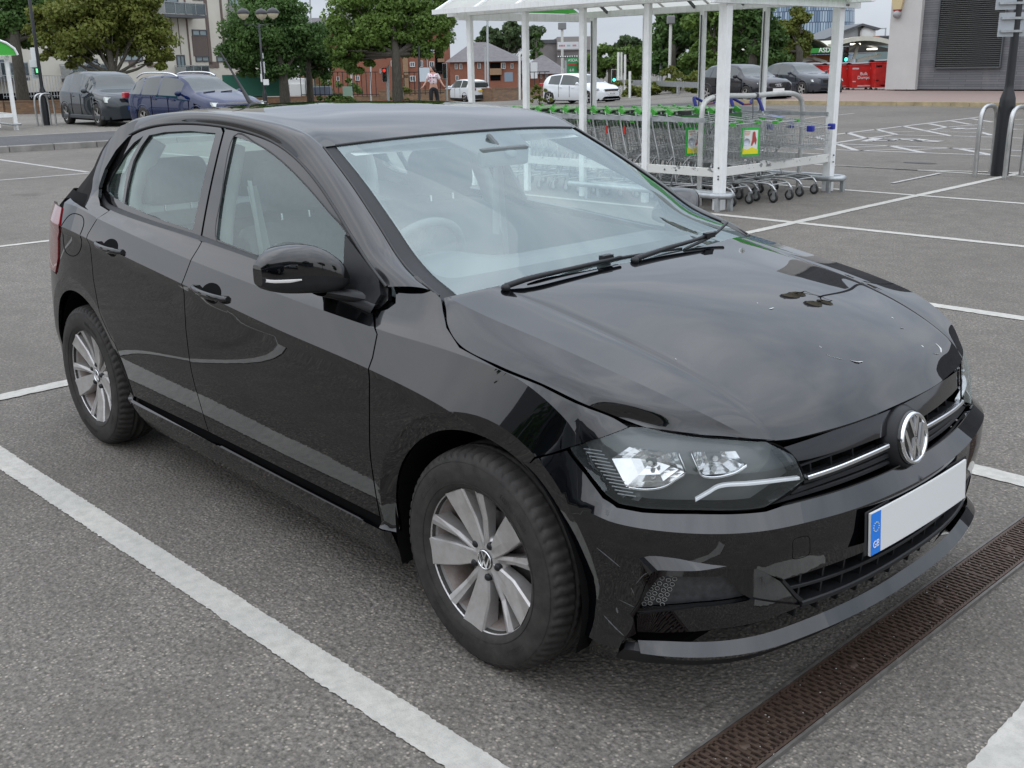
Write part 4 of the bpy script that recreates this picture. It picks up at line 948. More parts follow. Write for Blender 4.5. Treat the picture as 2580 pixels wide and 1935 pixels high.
for side in (-1, 1):
    A = W3([-2.462,-2.523,-2.530,-2.480,-2.40], [1.334,1.263,1.160,1.088,1.050], .004, side); B = sgn([(-2.55,.575,1.335),(-2.665,.60,1.265),(-2.80,.61,1.165),(-2.90,.635,1.09),(-2.96,.665,1.03)], side)
    a = spline(A, 16); b = spline(B, 16); c = b+np.array([.02, -side*.08, 0]); MB().grid(np.stack([a, a*.5+b*.5+np.array([0, side*.006, .004]), b, c], 1)).build('rear_fin', mat('fin_black', (.010, .009, .008), .8, spec=.1), CAR)
    top = W3(np.linspace(-2.38, -2.64, 8), np.linspace(1.044, 1.068, 8), 0, side); low = W3(np.linspace(-2.64, -3.4, 8), np.linspace(1.068, 1.0, 8), 0, side)
    e = np.linspace(0, 1, 8)[:, None]; in_ = sgn([(-2.96,.665,1.03)], side)[0]
    MB().grid(np.stack([low, low*.0+np.array(in_)[None]*(1-e)+np.array([-3.05, 0, 1.0])[None]*e], 1)).build('tailgate_shoulder', M_BLACK, CAR)
    MB().grid(np.stack([top, np.repeat(np.array(in_)[None], 8, 0)*(.6)+top*.4], 1)).build('rear_fin_base', M_GLOSSBLK, CAR)
# ---- interior
def seat(x, y, w=.50, rear=False):
    s = empty('seat'); s.parent = CAR
    def slab(name, prof, w_, m=M_INT):
        mb = MB(); pr = spline(prof, 26, True); G = []
        for f, i in ((-1, .86), (-.9, .96), (-.6, 1), (.6, 1), (.9, .96), (1, .86)):
            c = pr.mean(0); G.append([(c[0]+(p[0]-c[0])*i+x, y+f*w_/2, c[1]+(p[1]-c[1])*i) for p in pr]+[(c[0]+(pr[0][0]-c[0])*i+x, y+f*w_/2, c[1]+(pr[0][1]-c[1])*i)])
        mb.grid(np.array(G)); 
        for e in (0, -1): mb.add(G[e][:-1], [tuple(range(26))])
        mb.build(name, m, s)
    slab('seat_cushion', [(.28,.46),(.30,.54),(.0,.52),(-.22,.50),(-.24,.42),(.1,.40)], w)
    top = 1.02 if not rear else .99
    slab('seat_back', [(-.16,.50),(-.22,.75),(-.33,top),(-.42,top),(-.40,.75),(-.30,.45)], w*.96)
    slab('headrest', [(-.335,top+.05),(-.345,top+.20),(-.39,top+.235),(-.435,top+.19),(-.425,top+.05)], .27)
    mb = MB(); [mb.tube([(x-.375, y+q, top-.02), (x-.385, y+q, top+.08)], .006, 6) for q in (-.06, .06)]; mb.build('headrest_posts', M_CHROME, s)
seat(-1.18, -.36); seat(-1.18, .36)
for y in (-.42, 0, .42): seat(-2.02, y, .44, True)
mb = MB()
for y0, y1 in ((-.72, .72),):
    G = []
    for y in np.linspace(y0, y1, 25):
        hood_ = .055*math.exp(-((y+.36)/.19)**2); G.append([(-.22,y,.90), (-.40,y,.935), (-.60,y,.950+hood_*.6), (-.72,y,.945+hood_), (-.76,y,.90), (-.74,y,.78), (-.68,y,.60)])
    mb.grid(np.array(G))
mb.build('dashboard', M_INTP, CAR, fix=False)
sw = MB(); MXs = frame((-.83, -.36, .93), (0, 1, 0), (-.88, 0, .48)); sw.tube([(.185*math.cos(a), .185*math.sin(a), 0) for a in np.linspace(0, 2*math.pi, 41)[:-1]], .015, 8, True); sw.bar((-.18, 0, 0), (.18, 0, 0), .04, .02); sw.bar((0, 0, 0), (0, -.18, 0), .04, .02); sw.lathe([(0, .03), (.06, .025), (.075, -.01)], 20); sw.xf(MXs); sw.build('steering_wheel', M_INTP, CAR)
mb = MB(); mb.box((-.78, 0, 1.275), (.03, .22, .065), M=Matrix.Rotation(.1, 3, 'Y')); mb.bar((-.80, 0, 1.30), (-.86, 0, 1.345), .02); mb.build('rear_view_mirror', M_INTP, CAR, bevel=.012)
# pale pillar trims and belts
pb = MB()
for s in (-1, 1):
    pb.tube([tuple(p) for p in spline([(-1.56, s*.62, .55), (-1.57, s*.665, .95), (-1.62, s*.55, 1.31)], 14)], .035, 8)
    pb.tube([tuple(p) for p in spline([(-2.42, s*.60, .9), (-2.44, s*.61, 1.08), (-2.38, s*.50, 1.30)], 12)], .05, 8)
pb.build('pillar_trim', M_LIGHTINT, CAR)
pb = MB()
for s in (-1, 1): pb.add([(-1.46,s*.61,1.18),(-1.46,s*.57,1.18),(-1.42,s*.50,.55),(-1.42,s*.545,.55)], [(0, 1, 2, 3)]); pb.add([(-1.44,s*.60,1.2),(-1.47,s*.60,1.2),(-1.40,s*.58,.5),(-1.36,s*.58,.5)], [(0, 1, 2, 3)])
pb.build('seat_belt', mat('belt_grey', (.3, .32, .31), .8), CAR)
hl_ = MB(); G = np.array([[(x, y, z-.03) for y in np.linspace(-.52, .52, 5)] for x, z in zip(c0[:, 0], c0[:, 2]-.02)]); hl_.grid(G); hl_.build('headlining', M_LIGHTINT, CAR)
db = MB()
for s in (-1, 1): db.grid(np.array([[(x, s*.735, z) for z in (.3, .7, .93+.07*(-x-.5)/1.5)] for x in np.linspace(-.45, -2.6, 8)]))
db.build('door_cards', M_INTP, CAR)
MB().add([(-2.3,-.7,.95),(-2.3,.7,.95),(-2.95,.6,.97),(-2.95,-.6,.97)], [(0, 1, 2, 3)]).build('parcel_shelf', M_INTP, CAR)
# chips in the bonnet lacquer and scuffs on the bumper corner
def _pix(P):
    q = P-CAM; z = q @ f_; return 1290+2672.87*(q @ r2)/z, 967.5-2672.87*(q @ u2)/z
_HG = np.array([spline(h, 240) for h in HC]); _HG = np.concatenate([_HG[:-1]*(1-k/12)+_HG[1:]*(k/12) for k in range(12)]).reshape(-1, 3); _hx, _hy = _pix(_HG)
_uu, _zz = np.meshgrid(np.linspace(.2, 1.3, 500), np.linspace(.16, .75, 260), indexing='ij'); _WG = W3(_uu.ravel(), _zz.ravel(), -.0006, -1); _wx, _wy = _pix(_WG)
def mark(name, pts, w, hood=True, m=None):
    X, Y, G_ = (_hx, _hy, _HG) if hood else (_wx, _wy, _WG); P = []
    for x, y in pts: P.append(G_[np.argmin((X-x)**2+(Y-y)**2)]+np.array([0, 0, .0012 if hood else 0]))
    P = spline(np.array(P), max(6, 4*len(P))); n = len(P); t = np.arange(n)/(n-1); wd = w*(.25+.75*np.sin(math.pi*t)**.5)*(.6+.8*rng.random(n)); dr = np.gradient(P, axis=0); dr /= np.linalg.norm(dr, axis=1)[:, None]+1e-9
    nn = np.array([0, 0, 1.]) if hood else np.array([.7, -.7, 0]); s_ = np.cross(dr, nn); MB().grid(np.stack([P-s_*wd[:, None], P+s_*wd[:, None]], 1)).build(name, m or mat('bare_primer', (.55, .55, .55), .6), bonnet if hood else CAR, fix=False)
for p, w in (([(2083,892),(2105,900),(2126,909)], .0022), ([(2140,911),(2158,914),(2174,911)], .004), ([(2064,873),(2070,876)], .002), ([(1937,779),(1950,776)], .004), ([(1906,766),(1910,768)], .002), ([(2270,826),(2276,828)], .003), ([(2356,866),(2368,878),(2372,890)], .0022), ([(2350,893),(2366,892)], .002), ([(2323,870),(2327,873)], .002), ([(2247,800),(2252,804)], .002), ([(1702,905),(1704,906)], .002)): mark('lacquer_chip', p, w)
M_SCF = mat('scuffed_paint', (.07, .07, .07), .7)
for p, w in (([(1504,1380),(1530,1400),(1562,1428)], .0012), ([(1522,1552),(1548,1580),(1572,1602)], .0016), ([(1560,1510),(1600,1530)], .0010), ([(1440,1356),(1520,1366)], .0006), ([(1528,1284),(1532,1300)], .005), ([(1604,1470),(1622,1448),(1645,1436)], .0012), ([(1480,1410),(1530,1420)], .0006), ([(1590,1480),(1600,1500)], .001), ([(1552,1530),(1556,1545)], .002), ([(1690,1434),(1790,1436)], .0008)): mark('paint_scuff', p, w, False, M_SCF)
# ================================================================== measuring helpers and terrain
FPX = 2672.87
def ray(px, py):
    d = f_+r2*((px-1290)/FPX)-u2*((py-967.5)/FPX); return d            # d has depth 1 along the view axis
def dpt(px, py, D): return CAM+ray(px, py)*D
FH = np.array([math.cos(YAW), math.sin(YAW)]); RH = np.array([math.sin(YAW), -math.cos(YAW)])
def gz(x, y):
    """the car park is level near the camera and falls gently away on the far left"""
    dx, dy = x-CAM[0], y-CAM[1]; D = dx*FH[0]+dy*FH[1]; Lt = dx*RH[0]+dy*RH[1]
    t = min(1, max(0, (9.5-Lt)/5.5)); t = t*t*(3-2*t); s = max(0, D-36); return -.0235*min(s*s/8 if s < 4 else s-2, 60)*t
def gpt(px, py):
    d = ray(px, py); z = 0
    for _ in range(30):
        P = CAM+d*((z-CAM[2])/d[2]); z = .5*z+.5*gz(P[0], P[1])
    return np.array([P[0], P[1], gz(P[0], P[1])])
def vpl(px, py, O, ang):
    """pixel ray onto the vertical plane through O running along ang -> (s along, z)"""
    dr = np.array([math.cos(ang), math.sin(ang)]); n = np.array([-dr[1], dr[0]]); d = ray(px, py)
    t = ((O[0]-CAM[0])*n[0]+(O[1]-CAM[1])*n[1])/(d[0]*n[0]+d[1]*n[1]); P = CAM+d*t
    return (P[0]-O[0])*dr[0]+(P[1]-O[1])*dr[1], P[2]
def struct(o): o['kind'] = 'structure'; return o
# ---- asphalt
def _asphalt(name, tone, stones=1., dark=1.):
    t = NT(name); co = t.coord('Object')
    big = t.noise(co, .35, 5, .6); mid = t.noise(co, 5, 6, .65); fine = t.noise(co, 60, 3, .7)
    v = t.new('ShaderNodeTexVoronoi'); v.inputs['Scale'].default_value = 92; t.link(co, v.inputs['Vector'])
    v2 = t.new('ShaderNodeTexVoronoi'); v2.inputs['Scale'].default_value = 190; t.link(co, v2.inputs['Vector'])
    a, b, c = tone
    base = t.ramp(fine, [(.32, (a*.40, b*.40, c*.40)), (.5, (a*.86, b*.86, c*.86)), (.72, (a*1.45, b*1.43, c*1.41))])
    st = t.ramp(v.outputs['Color'], [(.42, 0), (.9, 1)]); d1 = t.ramp(v.outputs['Distance'], [(.2, 1), (.5, 0)])
    f = t.math('MULTIPLY', st, d1); base = t.mix(t.math('MULTIPLY', f, .85*stones), base, (min(1, a*2.6), min(1, b*2.5), min(1, c*2.35)))
    d2 = t.ramp(v2.outputs['Color'], [(.80, 0), (.84, 1)]); base = t.mix(t.math('MULTIPLY', d2, .5*stones), base, (a*.3, b*.3, c*.3))
    base = t.mix(t.ramp(mid, [(.35, .38), (.6, 0)]), base, (a*.45, b*.45, c*.45))
    base = t.mix(t.ramp(big, [(.36, .5), (.58, 0.)]), base, (a*.55*dark, b*.54*dark, c*.53*dark))
    # oil spots
    vo = t.new('ShaderNodeTexVoronoi'); vo.inputs['Scale'].default_value = .55; vo.inputs['Randomness'].default_value = 1; n_ = t.noise(co, 9, 4); 
    ad = t.new('ShaderNodeVectorMath'); ad.operation = 'ADD'; sc = t.new('ShaderNodeVectorMath'); sc.operation = 'SCALE'; 
    nn = t.new('ShaderNodeTexNoise'); nn.inputs['Scale'].default_value = 7; t.link(co, nn.inputs['Vector']); t.link(nn.outputs['Color'], sc.inputs[0]); sc.inputs['Scale'].default_value = .35
    t.link(co, ad.inputs[0]); t.link(sc.outputs[0], ad.inputs[1]); t.link(ad.outputs[0], vo.inputs['Vector'])
    base = t.mix(t.ramp(vo.outputs['Distance'], [(.05, .55), (.14, 0)]), base, (a*.28, b*.27, c*.27))
    t.set(base=base, rough=.88, spec=.35)
    h = t.math('ADD', t.math('MULTIPLY', fine, .6), t.math('MULTIPLY', v.outputs['Distance'], -.8)); t.bump(h, .75, .006)
    return t.m
M_ASPH = _asphalt('asphalt', (.180, .165, .146))
M_ASPH_L = _asphalt('asphalt_pale', (.228, .212, .188), .6)
M_ASPH_D = _asphalt('asphalt_dark', (.105, .105, .108), .5)
def _line():
    t = NT('road_paint'); co = t.coord('Object'); n = t.noise(co, 26, 6, .7); n2 = t.noise(co, 3, 5, .6); n3 = t.noise(co, 240, 3, .7)
    b = t.ramp(n, [(.3, (.37, .355, .32)), (.6, (.52, .50, .455))]); b = t.mix(t.ramp(n2, [(.4, .35), (.65, 0)]), b, (.36, .355, .33)); b = t.mix(t.ramp(n3, [(.28, .6), (.42, 0)]), b, (.2, .19, .18))
    t.set(base=b, rough=.8); t.bump(t.math('ADD', n3, n), .5, .004); return t.m
M_LINE = _line()
def _line_worn():
    t = NT('road_paint_worn'); co = t.coord('Object'); n = t.noise(co, 30, 6, .75)
    t.set(base=t.ramp(n, [(.36, (.27, .26, .25)), (.6, (.46, .455, .44))]), rough=.85); return t.m
M_LINEW = _line_worn()
# ground sheet on a grid so it can follow the fall of the land
def axis_(): 
    a = [-900, -400, -200]; a += list(np.arange(-120, 121, 5.)); a += [200, 400, 900]; return a
AX = axis_(); G = np.array([[(x, y, gz(x, y)) for y in AX] for x in AX])
struct(MB().grid(G, smooth=True).build('ground', M_ASPH))
def sheet(name, pts, m, h=.004, thick=0, label=None):
    """flat patch following the ground, pts [(x,y)]"""
    v2, tr = trimmed(pts, step=3., bstep=3.) if max(np.ptp([p[0] for p in pts]), np.ptp([p[1] for p in pts])) > 8 else (np.array(pts), [tuple(range(len(pts)))])
    mb = MB(); mb.add([(a, b, gz(a, b)+h) for a, b in v2], tr, True); 
    if thick:
        P = resamp(pts, 2.); n = len(P); mb.add([(a, b, gz(a, b)+h) for a, b in P]+[(a, b, gz(a, b)+h-thick) for a, b in P], [(i, (i+1) % n, n+(i+1) % n, n+i) for i in range(n)])
    o = mb.build(name, m, fix=False); 
    # make faces point up
    bm = bmesh.new(); bm.from_mesh(o.data)
    for f in bm.faces:
        if f.normal.z < -.2: f.normal_flip()
    bm.to_mesh(o.data); bm.free(); return struct(o)
def rag(a, b, w, amp=.006, step=.03, seed=0):
    """painted line with ragged, crumbling edges"""
    r = np.random.default_rng(seed); a, b = np.array(a, float), np.array(b, float); L_ = np.linalg.norm(b-a); d = (b-a)/L_; n = np.array([-d[1], d[0]]); k = max(2, int(L_/step))
    def side_():
        e = r.normal(0, 1, k+1); s = np.cumsum(r.normal(0, .35, k+1)); s -= np.linspace(s[0], s[-1], k+1); return e*amp*.55+np.clip(s, -2, 2)*amp*.6
    t = np.linspace(0, L_, k+1); s1, s2 = side_(), side_()
    return [(a+d*t[i]+n*(w/2+s1[i])) for i in range(k+1)], [(a+d*t[i]-n*(w/2+s2[i])) for i in range(k+1)]
LN = 0
def line(a, b, w=.1, m=None, amp=.004, step=.04, h=.004, name='bay_line'):
    global LN; LN += 1; A, B = rag(a, b, w, amp, step, LN); mb = MB(); n = len(A)
    mb.add([(p[0], p[1], gz(*p)+h) for p in A]+[(p[0], p[1], gz(*p)+h) for p in B], [(i, n+i, n+i+1, i+1) for i in range(n-1)])
    return struct(mb.build(name, m or M_LINE, fix=False))
def gl(px, py): p = gpt(px, py); return (p[0], p[1])
def pline(p1, p2, w=.1, **k): return line(gl(*p1), gl(*p2), w, **k)
# bay lines on the near side
cxl = lambda y: -3.63-.038*y
line((cxl(-1.2), -1.235), (1.75, -1.115), .105, amp=.0034, step=.009)
line((cxl(-6), -6), (cxl(13.2), 13.2), .10, h=.005, amp=.005, step=.03)
for k, y in enumerate((1.475, 4.18, 6.83, 9.62, 12.4)): line((cxl(y)-(5 if k > 1 else .0), y-.02), (1.2, y+.03+.01*k), .10, amp=.005, step=.03)
for y in (-3.85, -6.5): line((-8.8, y), (1.4, y), .10)
line((-8.95, -6), (-8.6, 5.2), .09)
for y in (-4, -1.2, 1.5, 4.5, 7.2, 9.9): line((-20.6, y), (-15.75, y+.02), .09, m=M_LINEW)
line((-15.85, -6), (-15.4, 9.9), .09, m=M_LINEW)
# bottom right corner line
pline((2430, 2050), (2640, 1790), .11, amp=.005, step=.015)
# ---- hatching and bays on the right, measured on the ground
def q1(x, y): return (2020+x*.2532, 260+y*.2532)
for a, b, w in [((60,345),(1800,135),.11),((130,335),(540,470),.12),((340,395),(640,350),.10),((450,295),(640,352),.12),((640,352),(940,312),.09),((740,262),(940,312),.12),((600,290),(1120,285),.08),
                ((900,315),(1420,328),.08),((1010,230),(1500,330),.12),((1270,205),(1440,240),.12),((1250,275),(1440,240),.09),((1200,270),(1480,270),.08),((1490,178),(1680,212),.12),((1440,240),(1800,212),.08),((1380,285),(1800,295),.08),
                ((1480,325),(2212,350),.10),((1690,155),(1900,190),.12),((1780,290),(1890,320),.12),((340,405),(2212,475),.10),((340,465),(2212,530),.10),((520,440),(880,425),.08),((560,475),(1000,460),.08),((900,430),(1200,492),.14),((1100,465),(1500,447),.08),((1540,450),(1880,515),.14),
                ((0,370),(220,368),.08),((0,410),(230,402),.08),((0,445),(230,465),.08),((20,155),(250,130),.08),((360,118),(520,102),.08),((2040,170),(2212,160),.08),((2040,210),(2212,215),.08),((2040,255),(2212,262),.08)]:
    pline(q1(*a), q1(*b), w, m=M_LINEW, name='hatching_line')
# wheelchair marking: long foreshortened strokes
for a, b, w in [((640,385),(760,350),.22),((660,380),(960,372),.12),((880,378),(960,360),.14),((960,360),(1200,380),.16),((820,352),(1180,358),.13),((1120,382),(1220,362),.2),((1230,378),(1385,384),.3),((1520,262),(1600,250),.22),((1600,262),(1800,255),.2),((2060,262),(2120,266),.2)]:
    pline(q1(*a), q1(*b), w, m=M_LINEW, h=.008, name='bay_symbol')
pline(q1(330, 622), q1(1200, 672), .08); pline(q1(1150, 672), q1(1850, 688), .08, h=.009)
pline(q1(900, 800), q1(1380, 700), .06, m=M_LINEW, h=.0085)
pline(q1(2050, 700), q1(2212, 690), .09, h=.0095)
# oil stain and patches
def blob(c, rx, ry, m, h, name, seed=1, n=30):
    r = random.Random(seed); P = [(c[0]+rx*math.cos(a)*(1+r.uniform(-.25, .2)), c[1]+ry*math.sin(a)*(1+r.uniform(-.25, .2))) for a in [2*math.pi*i/n for i in range(n)]]
    return sheet(name, P, m, h)
blob(gl(2316, 411), .28, .10, mat('oil_stain', (.035, .034, .034), .5), .006, 'oil_stain')
# ---- left: raised footpath with kerb, pale far road
k0, k1 = gl(-40, 388), gl(300, 368)
dk = np.array(k1)-k0; dk /= np.linalg.norm(dk); nk = np.array([-dk[1], dk[0]]); 
if nk[0] > 0: nk = -nk
KA = np.array(k0)-dk*12; KB = np.array(k0)+dk*14.8
kb = MB(); M_KERB = mat('kerb_stone', (.24, .23, .21), .85, .3, 3)
nseg = 30
for i in range(nseg):
    a = KA+(KB-KA)*i/nseg; b = KA+(KB-KA)*(i+.985)/nseg; c = (a+b)/2+nk*.075; kb.box((c[0], c[1], .03), (np.linalg.norm(b-a), .15, .20), rz=math.atan2(dk[1], dk[0]))
struct(kb.build('kerb', M_KERB, bevel=.015))
c = [KA+nk*.15, KB+nk*.15, KB+nk*3.9, KA+nk*3.9]; sheet('footpath', [tuple(q) for q in c], M_ASPH_D, .125, .12)
kb = MB(); c0_ = KA+nk*3.97; c1_ = KB+nk*3.97
kb.bar((c0_[0], c0_[1], .06), (c1_[0], c1_[1], .06), .14, .14); struct(kb.build('kerb', M_KERB))
far = [KA+nk*4.05, KB+nk*4.05, KB+nk*9+dk*10, KB+nk*70+dk*60, KA+nk*70-dk*30, KA+nk*4.05-dk*20]
sheet('road', [tuple(q) for q in far], M_ASPH_L, .006)
# middle: dark resurfaced strip seen through the shelter
def poly_px(name, P, m, h, **k): return sheet(name, [gl(*p) for p in P], m, h, **k)
poly_px('road', [(1240, 288), (1580, 262), (1800, 262), (2000, 280), (1900, 310), (1600, 305), (1300, 296)], M_ASPH_D, .012)
poly_px('road', [(1100, 262), (1400, 272), (1800, 258), (1960, 262), (1850, 243), (1500, 241), (1300, 241)], M_ASPH_L, .010)
# paved area on the right with a yellowish kerb
def _brickpave():
    t = NT('block_paving'); co = t.coord('Object'); b = t.new('ShaderNodeTexBrick'); b.inputs['Scale'].default_value = 5; b.inputs['Color1'].default_value = (.30, .20, .165, 1); b.inputs['Color2'].default_value = (.25, .18, .155, 1); b.inputs['Mortar'].default_value = (.2, .17, .15, 1); t.link(co, b.inputs['Vector'])
    n = t.noise(co, .8, 5); t.set(base=t.mix(t.ramp(n, [(.4, .4), (.6, 0)]), b.outputs['Color'], (.24, .20, .18)), rough=.85); return t.m
M_PAVE = _brickpave()
A, B = gl(1830, 262), gl(2700, 272); C_, D_ = gl(2700, 226), gl(2080, 226)
P = [A, B, (B[0]+6, B[1]+17), (B[0]-10, B[1]+30), (D_[0]-3, D_[1]+3), gl(1960, 238)]
sheet('pavement', P, M_PAVE, .13, .13)
kb = MB(); a, b = np.array(A), np.array(B); d = (b-a)/np.linalg.norm(b-a)
for i in range(20):
    p = a+(b-a)*(i+.5)/20; kb.box((p[0], p[1], .045), (np.linalg.norm(b-a)/20*.985, .16, .19), rz=math.atan2(d[1], d[0]))
struct(kb.build('kerb', mat('kerb_yellow', (.36, .29, .17), .8, .25, 3)))
# ---- drain channel with cast grating in front of the car
g0, g1_ = np.array(gl(1500, 2080)), np.array(gl(2760, 1180)); e0 = np.array(gl(1758, 2080)); 
gd = (g1_-g0)/np.linalg.norm(g1_-g0); gn = np.array([gd[1], -gd[0]]); GW = .140; LEN = np.linalg.norm(g1_-g0)+.6
GR = empty('drain_grating', (g0[0], g0[1], .004), math.atan2(gd[1], gd[0]), 'long rusty slotted iron drain grating set in the asphalt before the black car', 'drain grating')
def _rust():
    t = NT('rusty_iron'); co = t.coord('Object'); n = t.noise(co, 2.0, 4, .6); n2 = t.noise(co, 60, 5, .7)
    sep = t.new('ShaderNodeSeparateXYZ'); t.link(co, sep.inputs[0]); f = t.math('ADD', t.math('MULTIPLY', sep.outputs[0], .62), t.math('MULTIPLY', n, .5))
    rust = t.ramp(n2, [(.3, (.040, .026, .019)), (.7, (.105, .066, .047))]); grey = t.ramp(n2, [(.3, (.13, .115, .105)), (.7, (.25, .225, .21))])
    t.set(base=t.mix(t.ramp(f, [(1.02, 0), (1.55, 1)]), rust, grey), rough=.6, metal=.25); t.bump(n2, .4, .002); return t.m
M_RUST = _rust()
mb = MB(); mb.box((LEN/2-.3, -GW/2, -.028), (LEN, GW, .004)); mb.build('channel_bed', M_DARK, GR)
mb = MB()
for y in (.004, -GW-.004): mb.box((LEN/2-.3, y, .001), (LEN, .008, .014))
mb.build('channel_edge', mat('channel_iron', (.13, .12, .11), .6, .3, 30, metal=.3), GR)
NG = int(LEN/.5)+1
def grate_panel():
    mb = MB(); Lp = .494
    for y, w in ((-.008, .010), (-GW+.008, .010)): mb.box((Lp/2, y, .002), (Lp, w, .010))
    n = 26
    for i in range(n+1):
        x = Lp*i/n
        mb.box((x, -GW/2, .0035), (.0072, GW-.02, .007))
        for j in range(4):
            yy = -.026-.032*j-(.016 if i % 2 else 0)
            if i < n and yy > -GW+.02: mb.box((x+Lp/n/2, yy, .002), (Lp/n, .011, .005))
    for x in (.25,): mb.lathe([(0, .008), (.012, .008), (.016, .003), (.016, 0)], 14, c=(x, -GW/2, 0))
    return mb
g_first = None
for i in range(NG):
    if g_first is None: g_first = grate_panel().build('grating_panel', M_RUST, GR); o = g_first
    else: o = g_first.copy(); COL.objects.link(o); o.parent = GR
    o.location = (i*.5-.3, 0, .001)
# loose grit and a leaf
gr = MB(); r = random.Random(3)
def chip(mb, p, s, r):
    a = [r.uniform(.5, 1)*s for _ in range(6)]; vs = [(p[0]+a[i]*math.cos(i*1.05), p[1]+a[i]*math.sin(i*1.05), p[2]+.001) for i in range(6)]; top = (p[0], p[1], p[2]+s*.7); b = len(mb.v)
    mb.add(vs+[top], [(i, (i+1) % 6, 6) for i in range(6)])
for _ in range(900):
    x, y = r.uniform(-5, 2.2), r.uniform(-3, 2.6); chip(gr, (x, y, 0.001), r.uniform(.0015, .004), r)
for _ in range(260): 
    s, w = r.uniform(0, LEN-.4), r.uniform(.0, GW); p = g0+gd*s+gn*w; chip(gr, (p[0], p[1], .010), r.uniform(.0012, .0035), r)
g_ = gr.build('loose_grit', mat('grit', (.42, .40, .36), .8), fix=False); tag(g_, 'loose pale grit scattered over the asphalt and drain', None, None, 'stuff')
# ================================================================== trees
def _leafmat(name, a, b, c):
    t = NT(name); co = t.coord('Object'); n = t.noise(co, .55, 3, .5); n2 = t.noise(co, 5, 3, .6); oi = t.new('ShaderNodeNewGeometry').outputs['Random Per Island']
    col = t.mix(t.ramp(n, [(.38, 0), (.62, 1)]), a, b); col = t.mix(t.math('MULTIPLY', oi, .55), col, c)
    t.set(base=col, rough=.6, spec=.25); t.b.inputs['Subsurface Weight'].default_value = 0
    tr = t.new('ShaderNodeBsdfTranslucent'); t.link(col, tr.inputs['Color']); ms = t.new('ShaderNodeMixShader'); ms.inputs[0].default_value = .3
    t.link(t.b.outputs[0], ms.inputs[1]); t.link(tr.outputs[0], ms.inputs[2]); t.link(ms.outputs[0], t.out.inputs['Surface']); return t.m
M_LEAF = {'mid': _leafmat('leaves_mid', (.065, .120, .026), (.125, .205, .040), (.17, .25, .055)), 'dark': _leafmat('leaves_dark', (.042, .092, .026), (.080, .155, .038), (.11, .19, .048)),
          'olive': _leafmat('leaves_olive', (.085, .125, .022), (.15, .19, .036), (.20, .18, .045)), 'far': _leafmat('leaves_far', (.050, .085, .035), (.075, .115, .045), (.095, .135, .06))}
def _bark():
    t = NT('bark'); n = t.noise(t.coord('Object', (3, 3, .6)), 9, 6, .7); t.set(base=t.ramp(n, [(.35, (.030, .026, .020)), (.7, (.095, .085, .065))]), rough=.9); t.bump(n, .6, .03); return t.m
M_BARK = _bark()
def tree(name, base, h_trunk, blobs, m, label, cat='tree', group=None, n=6000, leaf=.2, tr_r=.2, seed=0, lean=(0, 0), density_core=True, top=None):
    """blobs: [(dx, dy, z, rx, ry, rz)] lobes of the crown relative to the base"""
    r = np.random.default_rng(seed); o = empty(name, tuple(base), 0, label, cat, group)
    V = []; F = []; vol = [b[3]*b[4]*b[5] for b in blobs]; tot = sum(v**.8 for v in vol); tw = []
    for b, v in zip(blobs, vol):
        k = int(n*v**.8/tot); nc = max(7, int(16*(v**.5))); 
        # clump centres: mostly near the lobe surface
        dirs = r.normal(size=(nc, 3)); dirs /= np.linalg.norm(dirs, axis=1)[:, None]; rad = .45+.55*r.random(nc)**.45
        cc = np.array(b[:3])+dirs*rad[:, None]*np.array(b[3:]); cs = np.min(b[3:])*(.34+.26*r.random(nc)); tw.append(cc)
        ci = r.integers(0, nc, k); d = r.normal(size=(k, 3)); d /= np.linalg.norm(d, axis=1)[:, None]; p = cc[ci]+d*(cs[ci]*(r.random(k)**.4))[:, None]*np.array([1.15, 1.15, .75])
        a = r.normal(size=(k, 3)); a /= np.linalg.norm(a, axis=1)[:, None]; nrm = d*.8+r.normal(size=(k, 3))*.7+np.array([0, 0, .35]); u = np.cross(nrm, a); u /= np.linalg.norm(u, axis=1)[:, None]; w = np.cross(nrm, u); w /= np.linalg.norm(w, axis=1)[:, None]
        s = leaf*(.55+.9*r.random(k))[:, None]
        q = np.stack([p-u*s*.5, p+w*s*.32, p+u*s*.5, p-w*s*.32], 1); i0 = len(V)*0
        V.append(q.reshape(-1, 3))
    V = np.vstack(V); K = len(V)//4; me = bpy.data.meshes.new('crown'); me.vertices.add(len(V)); me.vertices.foreach_set('co', V.ravel()); me.loops.add(len(V)); me.loops.foreach_set('vertex_index', np.arange(len(V)))
    me.polygons.add(K); me.polygons.foreach_set('loop_start', np.arange(K)*4); me.polygons.foreach_set('loop_total', np.full(K, 4)); me.update(); me.validate()
    cr_ = ob('crown', me, M_LEAF[m], o)
    mb = MB(); ctr = np.mean([b[:3] for b in blobs], axis=0); jt_ = np.array([lean[0], lean[1], h_trunk])
    top_ = np.array(top) if top else np.array([ctr[0], ctr[1], max(b[2] for b in blobs)])
    mb.tube([(0, 0, -.3), (lean[0]*.4, lean[1]*.4, h_trunk*.5), tuple(jt_), tuple((jt_+top_)/2), tuple(top_)], [tr_r*1.25, tr_r, tr_r*.85, tr_r*.5, tr_r*.12], 10)
    for b in blobs[:12]:
        e = np.array(b[:3]); m_ = (jt_+e)/2+np.array([0, 0, -.15*abs(e[2]-jt_[2])]); mb.tube([tuple(jt_), tuple(m_), tuple(e)], [tr_r*.5, tr_r*.32, tr_r*.08], 6)
    for cc in tw[:8]:
        for e in cc[::4]: mb.tube([tuple((jt_+e)/2+np.array([0, 0, .1])), tuple(e)], [tr_r*.14, tr_r*.04], 5)
    mb.build('trunk', M_BARK, o); return o
